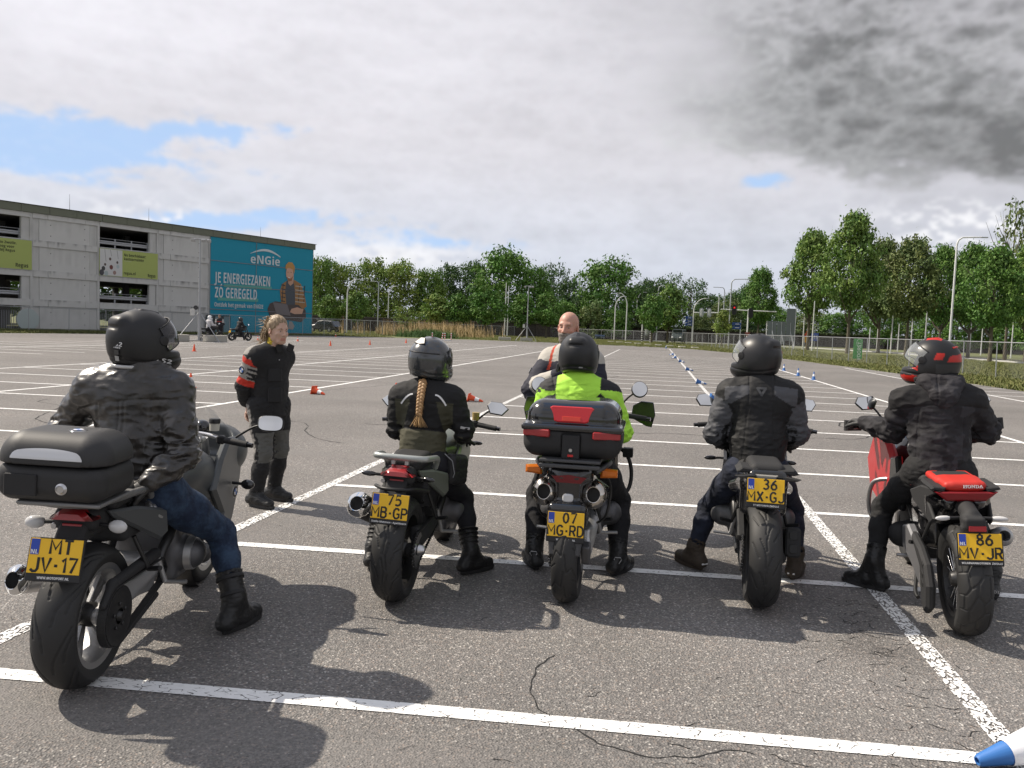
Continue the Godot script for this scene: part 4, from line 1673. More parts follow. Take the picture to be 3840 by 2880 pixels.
func make_grass() -> void:
	var r := RandomNumberGenerator.new()
	r.seed = 17
	var lawn := []
	var tall := []
	for i in 26000:
		var z := -24.0 - pow(r.randf(), 1.6) * 125.0
		var e := lot_span(maxf(z, -97.0)).y
		if z < -92.0:
			e = lerpf(2.0, -40.0, clampf((-z - 92.0) / 8.0, 0.0, 1.0))
		var x := e + 0.15 + r.randf() * (26.0 if z > -92.0 else 60.0)
		lawn.append(V(x, -0.012, z))
	var gx := Basis(Vector3.UP, deg_to_rad(66.58))
	for i in 9000:
		var p: Vector3 = V(-37.67, 0, -84.95) + gx * V(r.randf_range(-41, 6), 0, r.randf_range(0.3, 10.0))
		var e := lot_span(p.z)
		if p.z < -96.0 or p.x < e.x - 0.1:
			lawn.append(V(p.x, -0.012, p.z))
	for i in 7000:
		var x := r.randf_range(-38, 0)
		var z := -98.0 - r.randf() * 50.0
		if z < -90.0:
			lawn.append(V(x, -0.012, z))
	for i in 6000:
		var z := r.randf_range(-84.0, -135.0)
		lawn.append(V(r.randf_range(-62, -34), -0.012, z))
	scatter("grass", "rough green grass on the verges beyond the asphalt edge", "grass", tuft_mesh(3, 12, 0.13, 0.018, lin(0.1, 0.135, 0.035), lin(0.24, 0.225, 0.09)), lawn, 5)
	for i in 900:
		tall.append(V(-31.5 + r.randfn(0, 3.2), -0.012, -112.0 + r.randfn(0, 5.0)))
	scatter("reeds", "tan dry reeds standing behind the distant fence", "reeds", tuft_mesh(8, 12, 1.5, 0.018, lin(0.24, 0.17, 0.085), lin(0.36, 0.27, 0.14)), tall, 6)
	var rush := []
	for i in 500:
		rush.append(V(-27.6 + r.randfn(0, 1.5), -0.012, -96.8 + r.randfn(0, 1.0)))
	scatter("rushes", "dark green rushes at the far edge of the asphalt", "rushes", tuft_mesh(9, 12, 0.8, 0.014, lin(0.03, 0.075, 0.02), lin(0.06, 0.12, 0.03)), rush, 7)

func make_walls() -> void:
	var st := grain(vmat(0.95), M.fine_n, 1.5, 1.0)
	var cells := noise_tex(512, 0.06, FastNoiseLite.TYPE_CELLULAR, [[0.0, Color(0.25, 0.24, 0.23)], [0.35, Color(0.75, 0.72, 0.7)], [1.0, Color(1, 0.98, 0.95)]], 1, 3, 0.0, FastNoiseLite.RETURN_DISTANCE2_SUB)
	st.albedo_texture = cells
	st.uv1_scale = Vector3.ONE * 0.35
	var pts := [Vector2(-75, -138), Vector2(-61.5, -142), Vector2(-31.2, -155.5), Vector2(7.8, -169.5), Vector2(27.2, -178), Vector2(46.3, -181), Vector2(80, -178)]
	var t := thing("stone_wall", "long dark stone-filled wall in front of the tall trees", "wall")
	var nz := FastNoiseLite.new()
	nz.seed = 2
	nz.frequency = 0.7
	for i in pts.size() - 1:
		var a := V(pts[i].x, 0, pts[i].y)
		var b := V(pts[i + 1].x, 0, pts[i + 1].y)
		var l := (b - a).length()
		var d := (b - a) / l
		var n := int(l / 4.0)
		for k in n:
			var mb := MB.new()
			var c := a + d * l * (k + 0.5) / n
			var tone := 0.3 + 0.09 * nz.get_noise_2d(c.x, c.z)
			mb.col = Color(tone * 0.52, tone * 0.48, tone * 0.46)
			var h := 2.55 + 0.06 * nz.get_noise_2d(c.x * 3.0, c.z)
			mb.box(Transform3D(Basis(d, Vector3.UP, d.cross(Vector3.UP)), c + V(0, h * 0.5, 0)), V(l / n - 0.03, h, 0.9), 0.05)
			obj("basket", mb, st, t)
	var spots := []
	var r := RandomNumberGenerator.new()
	r.seed = 44
	for i in 3000:
		var f := r.randf()
		spots.append(V(lerpf(-31.2, 46.0, f), 2.45 + r.randf() * 0.2, lerpf(-155.5, -181.0, f) + r.randf_range(-0.5, 0.5)))
	scatter("ivy", "dark ivy growing along the top of the stone wall", "ivy", tuft_mesh(12, 10, 0.3, 0.06, lin(0.035, 0.055, 0.02), lin(0.08, 0.11, 0.04)), spots, 9)
	var rd := structure("road")
	var near := [Vector2(44, -30), Vector2(38.5, -70), Vector2(36.2, -89), Vector2(34.6, -100), Vector2(32.8, -120), Vector2(26, -150), Vector2(8, -160), Vector2(-8, -164)]
	var mb := MB.new()
	for i in near.size():
		var p: Vector2 = near[i]
		mb.col = Color(0.45, 0.45, 0.45)
		mb.add(V(p.x, 0.01, p.y), Vector3.UP)
		mb.add(V(p.x + 9.0, 0.01, p.y - (3.0 if i > 4 else 0.0)), Vector3.UP)
	for i in near.size() - 1:
		mb.quad(i * 2, i * 2 + 1, i * 2 + 3, i * 2 + 2)
	obj("road_surface", mb, M.road, rd)
	mb = MB.new()
	for i in near.size() - 1:
		var p: Vector2 = near[i]
		var q: Vector2 = near[i + 1]
		mb.col = Color(0.5, 0.5, 0.49)
		mb.bar(V(p.x - 0.1, 0.05, p.y), V(q.x - 0.1, 0.05, q.y), 0.2, 0.14)
	obj("kerb", mb, M.concrete, rd)
	var wp := mat(lin(0.7, 0.7, 0.7), 0.7)
	for i in 14:
		var z := -66.0 - i * 5.0
		var x := 0.0
		for k in near.size() - 1:
			if near[k].y >= z and near[k + 1].y <= z:
				x = lerpf(near[k].x, near[k + 1].x, (z - near[k].y) / (near[k + 1].y - near[k].y))
		var dash := MB.new()
		dash.face([V(x + 4.2, 0.016, z), V(x + 4.8, 0.016, z), V(x + 4.9, 0.016, z + 2.4), V(x + 4.3, 0.016, z + 2.4)], Vector3.UP)
		obj("lane_dash", dash, wp, rd)

func make_poles() -> void:
	var i := 0
	for d in LAMPS:
		var where := ["beside the garage corner", "among the young trees left of the reeds", "behind the reeds", "", "left one of the pair near the bald man's head", "right one of the pair near the bald man's head", "behind the grey signal post", "tall with a flat arm before the dark trees", "with a flat arm pointing left above the junction", "with a flat arm pointing right above the junction", "tallest, before the right-hand trees", "carrying the left end of the signal gantry"]
		var label := "curved street lamp " + str(where[i])
		if d[4] == "twin":
			label = "pair of plain white flag poles before the dark trees"
		elif d[4] == "bent":
			label = "street lamp " + str(where[i])
		var t := thing("street_lamp" if d[4] != "twin" else "flag_pole", label, "street lamp" if d[4] != "twin" else "flag pole", V(d[0], 0, d[1]), 0.0, "street lamps" if d[4] != "twin" else "")
		i += 1
		var h: float = d[2]
		var arm: float = d[3]
		var m: Material = M.white_pole if d[4] != "bent" or h > 11.0 else M.grey_pole
		var mb := MB.new()
		if d[4] == "twin":
			mb.tube([V(-0.35, 0, 0), V(-0.3, h, 0)], [0.11, 0.07], 8)
			obj("pole", mb, m, t)
			mb = MB.new()
			mb.tube([V(0.3, 0, 0.6), V(0.28, h - 0.6, 0.6)], [0.11, 0.07], 8)
			obj("pole", mb, m, t)
			continue
		var pts := [V(0, 0, 0), V(0, h * 0.35, 0)]
		if d[4] == "arc":
			var k := 2.2 if h > 7.0 else 1.6
			for s in 9:
				var a := PI / 2 * s / 8.0
				pts.append(V(arm * (1.0 - cos(a)) * 1.3, h - k + k * sin(a), 0))
		else:
			pts.append(V(0, h - 0.7, 0))
			pts.append(V(arm * 0.06, h - 0.3, 0))
			pts.append(V(arm * 0.22, h - 0.06, 0))
			pts.append(V(arm, h, 0))
		var rr := []
		for s in pts.size():
			rr.append(lerpf(0.105, 0.05, float(s) / pts.size()))
		mb.tube(pts, rr, 8)
		obj("pole", mb, m, t)
		mb = MB.new()
		var e: Vector3 = pts[pts.size() - 1]
		mb.box(T(e + V(signf(arm) * 0.28, -0.02, 0)), V(0.6, 0.1, 0.24), 0.03)
		obj("lamp_head", mb, M.grey_pole, t)
	i = 0
	for d in WHITE_POLES:
		var t := thing("white_pole", "slim white pole near the right-hand trees, %s in order of nearness" % ordinal(i), "pole", V(d[0], 0, d[1]), 0.0, "white poles on the right")
		i += 1
		var mb := MB.new()
		mb.tube([V(0, 0, 0), V(0, d[2], 0)], [0.1, 0.065], 8)
		obj("pole", mb, M.white_pole, t)
		mb = MB.new()
		mb.lathe([Vector2(0.0, 0.06), Vector2(0.06, 0.04), Vector2(0.075, -0.03)], T(V(0, d[2], 0)), 8)
		obj("pole_cap", mb, M.grey_pole, t)

func signal_head(parent: Node3D, p: Vector3, lit: bool, back := false) -> void:
	var h := part("signal_head", parent, p)
	var mb := MB.new()
	var poly := []
	for k in 24:
		var a := TAU * k / 24.0
		poly.append(Vector2(cos(a) * 0.36, sin(a) * 0.36 + (0.42 if sin(a) > 0 else -0.42)))
	mb.prism(poly, 0.03, Transform3D(), 0.004)
	obj("backboard", mb, M.black if not back else M.grey_pole, h)
	mb = MB.new()
	mb.box(T(V(0, 0, -0.12 if not back else 0.12)), V(0.32, 1.05, 0.2), 0.04)
	obj("housing", mb, M.black if not back else M.white_pole, h)
	if not back:
		for k in 3:
			var q := MB.new()
			q.lathe([Vector2(0, 0.03), Vector2(0.1, 0.03), Vector2(0.12, 0.0)], Transform3D(Basis(Vector3.RIGHT, PI / 2), V(0, 0.34 - k * 0.34, 0.02)), 14)
			var m := M.black as StandardMaterial3D
			if k == 0 and lit:
				m = mat(lin(0.5, 0.02, 0.02), 0.3)
				m.emission_enabled = true
				m.emission = Color(1.0, 0.06, 0.06)
				m.emission_energy_multiplier = 0.8
			obj("signal_lens", q, m, h)

func make_signals() -> void:
	var t := thing("signal_gantry", "white traffic signal gantry arm with two signal backs on the left", "traffic light", V(6.3, 0, -143.4))
	var mb := MB.new()
	mb.tube([V(0, 5.35, 0), V(4.2, 5.45, 0)], 0.1, 8)
	obj("gantry_arm", mb, M.white_pole, t)
	signal_head(t, V(1.3, 5.4, 0.12), false, true)
	signal_head(t, V(2.6, 5.4, 0.12), false, true)
	for k in 6:
		mb = MB.new()
		mb.lathe([Vector2(0.125, 0), Vector2(0.125, 0.18)], T(V(4.18, 0.15 + k * 0.36, 0)), 10)
		obj("black_band", mb, M.black, t)
	var t2 := thing("signal_gantry", "white traffic signal gantry with a red light above the junction", "traffic light", V(11.1, 0, -129.1))
	mb = MB.new()
	mb.tube([V(-1.4, 5.62, 0), V(6.9, 5.5, 0)], 0.09, 8)
	obj("gantry_arm", mb, M.white_pole, t2)
	signal_head(t2, V(0.62, 5.6, 0.3), true)
	signal_head(t2, V(3.1, 5.2, 0.2), false, false)
	mb = MB.new()
	mb.tube([V(2.78, 0, 0), V(2.78, 5.8, 0)], 0.085, 8)
	obj("post", mb, M.white_pole, t2)
	mb = MB.new()
	mb.prism([Vector2(-0.42, 0.34), Vector2(0.42, 0.34), Vector2(0, -0.4)], 0.03, T(V(2.78, 1.9, 0.12)))
	obj("give_way_sign", mb, mat(lin(0.3, 0.08, 0.07), 0.5), t2)
	var t3 := thing("signal_post", "white signal post with black and white banded foot near the bald man", "traffic light", V(-2.2, 0, -137))
	for x in [0.0, 1.4]:
		mb = MB.new()
		mb.tube([V(x, 0, 0), V(x, 5.6 if x == 0.0 else 6.2, 0)], 0.12, 8)
		obj("post", mb, M.white_pole, t3)
		for k in 5:
			mb = MB.new()
			mb.lathe([Vector2(0.13, 0), Vector2(0.13, 0.16)], T(V(x, 0.2 + k * 0.34, 0)), 10)
			obj("black_band", mb, M.black, t3)
	mb = MB.new()
	mb.tube([V(0, 5.6, 0), V(3.6, 5.6, 0)], 0.08, 8)
	obj("cross_arm", mb, M.grey_pole, t3)
	signal_head(t3, V(1.75, 5.3, 0.2), false)
	signal_head(t3, V(3.4, 5.3, 0.2), false)
	signal_head(t3, V(0.75, 1.9, 0.2), false, true)
	mb = MB.new()
	mb.box(T(V(1.75, 4.0, 0.1)), V(0.5, 1.0, 0.5), 0.05)
	obj("signal_box", mb, M.white_pole, t3)
	var blue := mat(lin(0.015, 0.06, 0.25), 0.5)
	for s in [[V(5.55, 0, -143.2), 3, 3.6, 1.15, "stack of three blue direction signs left of the signal gantry"], [V(12.3, 0, -130.0), 2, 3.2, 1.3, "stack of two blue direction signs right of the red signal"]]:
		var d := thing("direction_sign", s[4], "road sign", s[0], 0.0, "blue direction signs")
		mb = MB.new()
		mb.tube([V(0.62, 0, -0.05), V(0.62, s[2] + 0.9, -0.05)], 0.06, 8)
		obj("post", mb, M.grey_pole, d)
		for k in s[1]:
			mb = MB.new()
			mb.box(T(V(0, s[2] - 0.3 + k * 0.56, 0)), V(s[3], 0.46, 0.05), 0.02)
			obj("sign_board", mb, blue, d)
			mb = MB.new()
			mb.box(T(V(0.1, s[2] - 0.3 + k * 0.56, 0.03)), V(s[3] * 0.5, 0.08, 0.012))
			obj("sign_text", mb, M.white, d)
	var bd := thing("sign_board_back", "backs of large grey sign boards on slanted struts behind the fence", "sign", V(17.0, 0, -121.0))
	for k in 3:
		mb = MB.new()
		mb.box(T(V(-0.6 + k * 1.25, 2.3 + (1.2 if k == 2 else 0.0), 0)), V(1.2, 3.2 if k < 2 else 4.6, 0.06), 0.01)
		obj("board", mb, mat(lin(0.16, 0.18, 0.19), 0.5, 0.3), bd)
		mb = MB.new()
		mb.bar(V(-0.6 + k * 1.25, 2.6, 0.1), V(-0.2 + k * 1.25, 0.0, 1.4), 0.07, 0.07)
		obj("strut", mb, M.grey_pole, bd)
		mb = MB.new()
		mb.bar(V(-0.6 + k * 1.25, 0.0, 0.1), V(-0.6 + k * 1.25, 3.8, 0.1), 0.07, 0.07)
		obj("upright", mb, M.grey_pole, bd)
	var yl := thing("diversion_sign", "small orange and yellow diversion sign behind the fence", "road sign", V(23.8, 0, -136.0))
	mb = MB.new()
	mb.tube([V(0, 0, 0), V(0, 2.6, 0)], 0.05, 6)
	obj("post", mb, M.white_pole, yl)
	mb = MB.new()
	mb.box(T(V(0, 1.5, 0.08)), V(0.8, 1.0, 0.04), 0.01)
	obj("yellow_board", mb, mat(lin(0.75, 0.36, 0.02), 0.5), yl)
	mb = MB.new()
	mb.prism([Vector2(-0.42, 0), Vector2(0.42, 0), Vector2(0, 0.8)], 0.04, T(V(0, 2.05, 0.08)))
	obj("red_triangle", mb, mat(lin(0.6, 0.08, 0.03), 0.5), yl)
	var bs := thing("blue_sign", "square blue traffic sign right of the diversion sign", "road sign", V(24.1, 0, -131))
	mb = MB.new()
	mb.tube([V(0, 0, 0), V(0, 3.6, 0)], 0.05, 6)
	obj("post", mb, M.white_pole, bs)
	mb = MB.new()
	mb.box(T(V(0, 1.9, 0.08)), V(1.1, 1.2, 0.04), 0.02)
	obj("board", mb, mat(lin(0.1, 0.16, 0.55), 0.5), bs)
	for k in 3:
		mb = MB.new()
		mb.box(T(V(-0.3 + k * 0.3, 1.9, 0.11)), V(0.09, 0.7, 0.02))
		obj("lane_arrow", mb, M.white, bs)
	var vb := thing("green_banner", "upright green banner with white lettering hung on the right fence", "banner", V(14.92, 0, -64.2), deg_to_rad(6.0))
	mb = MB.new()
	mb.box(T(V(0, 1.02, 0.06)), V(0.66, 1.5, 0.02), 0.004)
	obj("cloth", mb, mat(lin(0.05, 0.3, 0.06), 0.7), vb)
	text("VOORST", 0.26, mat(lin(0.55, 0.65, 0.55), 0.7), vb, Transform3D(Basis(Vector3.BACK, PI / 2), V(0.1, 0.84, 0.075)), "lettering", 0.004, true)
	mb = MB.new()
	var ring := []
	for k in 28:
		var a := TAU * k / 28.0
		ring.append(V(0.08 + cos(a) * 0.2, 1.45 + sin(a) * 0.3, 0.075))
	mb.tube(ring, 0.012, 5, false, Vector2.ONE, true)
	obj("oval_mark", mb, mat(lin(0.55, 0.65, 0.55), 0.7), vb)
	var be := thing("bench", "small blue park bench behind the distant fence", "bench", V(-10.0, 0, -149))
	mb = MB.new()
	mb.box(T(V(0, 0.45, 0)), V(1.8, 0.06, 0.45), 0.01)
	obj("seat", mb, mat(lin(0.1, 0.14, 0.22), 0.6), be)
	mb = MB.new()
	mb.box(Transform3D(Basis(Vector3.RIGHT, -0.15), V(0, 0.75, -0.22)), V(1.8, 0.3, 0.05), 0.01)
	obj("backrest", mb, mat(lin(0.1, 0.14, 0.22), 0.6), be)
	for x in [-0.75, 0.75]:
		mb = MB.new()
		mb.box(T(V(x, 0.22, 0)), V(0.06, 0.44, 0.4))
		obj("leg", mb, M.grey_pole, be)
	for k in 9:
		var f := k / 8.0
		var kb := thing("kerb_block", "pale concrete kerb block in the row on the far verge, %s from the left" % ordinal(k), "kerb block", V(lerpf(-6.5, 4.6, f), 0, lerpf(-122, -97, f)), 0.9, "kerb blocks on the far verge")
		mb = MB.new()
		mb.col = Color(0.66, 0.63, 0.55)
		mb.box(T(V(0, 0.07, 0)), V(1.2, 0.16, 0.25), 0.02)
		obj("block", mb, M.concrete, kb)

func make_vehicles() -> void:
	var t := thing("parked_car", "black SUV parked on the road right of the garage", "car", V(-45.2, 0, -106.5), deg_to_rad(75))
	var prof := [Vector2(-2.3, 0.35), Vector2(-2.32, 0.85), Vector2(-2.15, 1.05), Vector2(-1.75, 1.6), Vector2(-0.2, 1.68), Vector2(0.6, 1.55), Vector2(1.15, 1.08), Vector2(2.1, 0.95), Vector2(2.32, 0.7), Vector2(2.3, 0.35)]
	var mb := MB.new()
	mb.prism(prof, 1.8, Transform3D(), 0.14)
	obj("body", mb, M.black_gloss, t, Transform3D(Basis(Vector3.UP, PI / 2), Vector3.ZERO))
	mb = MB.new()
	for s in [-0.905, 0.905]:
		mb.prism([Vector2(-1.65, 1.1), Vector2(-1.4, 1.52), Vector2(-0.2, 1.58), Vector2(0.5, 1.48), Vector2(0.95, 1.1)], 0.02, T(V(0, 0, s)))
	obj("side_windows", mb, mat(lin(0.03, 0.04, 0.045), 0.08), t, Transform3D(Basis(Vector3.UP, PI / 2), Vector3.ZERO))
	for x in [-0.85, 0.85]:
		for z in [-1.42, 1.42]:
			var w := part("wheel", t, V(x, 0.35, z))
			var q := MB.new()
			q.lathe([Vector2(0.2, -0.11), Vector2(0.33, -0.11), Vector2(0.35, -0.07), Vector2(0.35, 0.07), Vector2(0.33, 0.11), Vector2(0.2, 0.11)], Transform3D(Basis(Vector3.BACK, PI / 2), Vector3.ZERO), 18)
			obj("tyre", q, M.rubber, w)
			q = MB.new()
			q.lathe([Vector2(0, -0.1), Vector2(0.21, -0.09), Vector2(0.21, 0.09), Vector2(0, 0.1)], Transform3D(Basis(Vector3.BACK, PI / 2), Vector3.ZERO), 18)
			obj("rim", q, M.steel, w)
	mb = MB.new()
	mb.bar(V(-0.75, 1.74, -0.9), V(-0.75, 1.74, 0.9), 0.05, 0.05)
	mb.bar(V(0.75, 1.74, -0.9), V(0.75, 1.74, 0.9), 0.05, 0.05)
	obj("roof_rails", mb, M.steel, t)
	var v := thing("delivery_van", "dark grey van on the road behind the fence left of the gantry", "van", V(4.2, 0, -152.4), deg_to_rad(170))
	mb = MB.new()
	mb.prism([Vector2(-2.6, 0.4), Vector2(-2.6, 2.2), Vector2(-2.4, 2.45), Vector2(0.9, 2.45), Vector2(1.7, 1.5), Vector2(2.4, 1.2), Vector2(2.55, 0.8), Vector2(2.5, 0.4)], 2.0, Transform3D(), 0.12)
	obj("body", mb, mat(lin(0.06, 0.075, 0.075), 0.3), v, Transform3D(Basis(Vector3.UP, PI / 2), Vector3.ZERO))
	mb = MB.new()
	mb.box(Transform3D(Basis(Vector3.RIGHT, 0.86), V(0, 1.98, -1.36)), V(1.7, 0.02, 1.0), 0.0)
	obj("windscreen", mb, mat(lin(0.05, 0.06, 0.06), 0.06), v)
	for x in [-0.72, 0.72]:
		mb = MB.new()
		mb.ball(V(x, 0.95, -2.5), V(0.22, 0.13, 0.08), 10)
		obj("headlight", mb, M.white, v)
	for x in [-0.9, 0.9]:
		for z in [-1.6, 1.6]:
			var w := part("wheel", v, V(x, 0.34, z))
			var q := MB.new()
			q.lathe([Vector2(0, -0.11), Vector2(0.33, -0.11), Vector2(0.34, 0.0), Vector2(0.33, 0.11), Vector2(0, 0.11)], Transform3D(Basis(Vector3.BACK, PI / 2), Vector3.ZERO), 16)
			obj("tyre", q, M.rubber, w)

func cone_meshes(c: Color, band: Color, h: float, fallen_band := 1) -> Array:
	var s := h / 0.5
	var body := mat(c, 0.5)
	var bm := mat(band, 0.45)
	var b0 := MB.new()
	b0.box(T(V(0, 0.014 * s, 0)), V(0.28, 0.028, 0.28) * s, 0.012)
	var cn := MB.new()
	var r0 := 0.105 * s
	var r1 := 0.026 * s
	var y0 := 0.026 * s
	cn.lathe([Vector2(r0 * 1.12, y0), Vector2(r0, y0 + 0.02 * s), Vector2(r1, h - 0.012 * s), Vector2(r1 * 0.75, h), Vector2(r1 * 0.55, h), Vector2(r0 * 0.8, y0 + 0.01 * s)], Transform3D(), 24)
	var bd := MB.new()
	var f0 := 0.40
	var f1 := 0.70
	bd.lathe([Vector2(lerpf(r0, r1, f0) + 0.003 * s, lerpf(y0 + 0.02 * s, h, f0)), Vector2(lerpf(r0, r1, f1) + 0.003 * s, lerpf(y0 + 0.02 * s, h, f1))], Transform3D(), 24)
	return [b0.mesh(body), cn.mesh(body), bd.mesh(bm)]

func cone(called: String, label: String, group: String, meshes: Array, at: Vector3, turn := 0.0, lying := false, h := 0.34, banded := true) -> Node3D:
	var t := thing(called, label, "traffic cone", at, turn, group)
	var xf := Transform3D()
	if lying:
		var s := h / 0.5
		var tilt := PI / 2 + atan2(0.14 * s - 0.026 * s, h)
		xf = Transform3D(Basis(Vector3.RIGHT, tilt), V(0, 0.14 * s, 0))
	put("foot", meshes[0], t, xf)
	put("cone_body", meshes[1], t, xf)
	if banded:
		put("band", meshes[2], t, xf)
	return t

func make_cones() -> void:
	var org := cone_meshes(lin(0.72, 0.085, 0.022), lin(0.78, 0.78, 0.78), 0.34)
	var blu := cone_meshes(lin(0.03, 0.125, 0.36), lin(0.78, 0.79, 0.82), 0.34)
	var g := "orange cones on the left half"
	cone("orange_cone", "orange cone with white band standing between leather jacket rider and woman", g, org, V(-10.36, 0, -16.86))
	cone("orange_cone", "fallen orange cone with its foot to the left, right of the woman", g, org, V(-7.45, 0, -17.0), deg_to_rad(70), true)
	cone("orange_cone", "plain orange cone before the mast's concrete blocks", g, org, V(-20.86, 0, -34.2), 0.3, false, 0.34, false)
	cone("orange_cone", "plain orange cone in the far row, nearest to the woman's collar", g, org, V(-20.9, 0, -50.2), 0.2, false, 0.34, false)
	cone("orange_cone", "plain orange cone in the middle of the far row", g, org, V(-20.3, 0, -56.0), 0.5, false, 0.34, false)
	cone("orange_cone", "plain orange cone in the far row beside the plaited rider's helmet", g, org, V(-20.6, 0, -65.6), 0.5, false, 0.34, false)
	cone("orange_cone", "banded orange cone far back near the edge of the asphalt", g, org, V(-33.0, 0, -80.6), 0.5)
	cone("orange_cone", "banded orange cone right of the far motorcycles", g, org, V(-28.6, 0, -55.2), 0.5)
	cone("orange_cone", "banded orange cone just behind the woman's hair", g, org, V(-26.6, 0, -57.6), 0.5)
	cone("orange_cone", "orange cone half hidden behind the plaited rider's left shoulder", g, org, V(-5.55, 0, -17.05), 0.2)
	cone("orange_cone", "fallen orange cone right of the plaited rider", g, org, V(-3.95, 0, -17.2), deg_to_rad(88), true)
	var b := "fallen blue cones along the white line"
	var w := ["nearest to the rider in grey and black", "second nearest of the row", "third nearest of the row", "fourth nearest of the row", "fifth nearest of the row", "farthest of the row"]
	var zz := [-20.8, -27.5, -37.1, -47.6, -54.6, -62.5]
	for i in 6:
		cone("blue_cone", "fallen blue cone on the white line, " + w[i], b, blu, V(1.42, 0, zz[i]), deg_to_rad([100, 80, 85, 70, 250, 260][i]), true, 0.34)
	cone("blue_cone", "upright blue and white cone at the far end of the fallen row", "", blu, V(1.2, 0, -89.5), 0.0, false, 0.34)
	var u := "upright blue cones on the right"
	var ww := ["left", "middle", "right"]
	for i in 3:
		cone("blue_cone", "%s one of three upright blue and white cones on the right" % ww[i], u, blu, [V(6.37, 0, -42.0), V(6.22, 0, -37.0), V(6.3, 0, -33.9)][i], 0.3 * i, false, 0.34)
	var big := cone_meshes(lin(0.035, 0.16, 0.46), lin(0.8, 0.81, 0.84), 0.46)
	var c := thing("blue_cone", "fallen blue and white cone with a sticker in the bottom right corner", "traffic cone", V(1.745, 0, -3.475), deg_to_rad(108), "")
	var tilt := PI / 2 + atan2(0.104, 0.46)
	var xf := Transform3D(Basis(Vector3.RIGHT, -tilt), V(0, 0.13, 0))
	put("foot", big[0], c, xf)
	put("cone_body", big[1], c, xf)
	put("band", big[2], c, xf)
	var st := MB.new()
	for k in 2:
		for i in 7:
			var a := lerpf(-2.42, -1.28, i / 6.0) + 0.55
			var y := 0.36 + k * 0.045
			var rr := lerpf(0.0966, 0.0239, (y - 0.042) / 0.407) + 0.0035
			st.add(V(cos(a) * rr, y, sin(a) * rr), V(cos(a), 0.15, sin(a)).normalized())
	for i in 6:
		st.quad(i, i + 1, i + 8, i + 7)
	obj("sticker", st, M.white, c, xf)

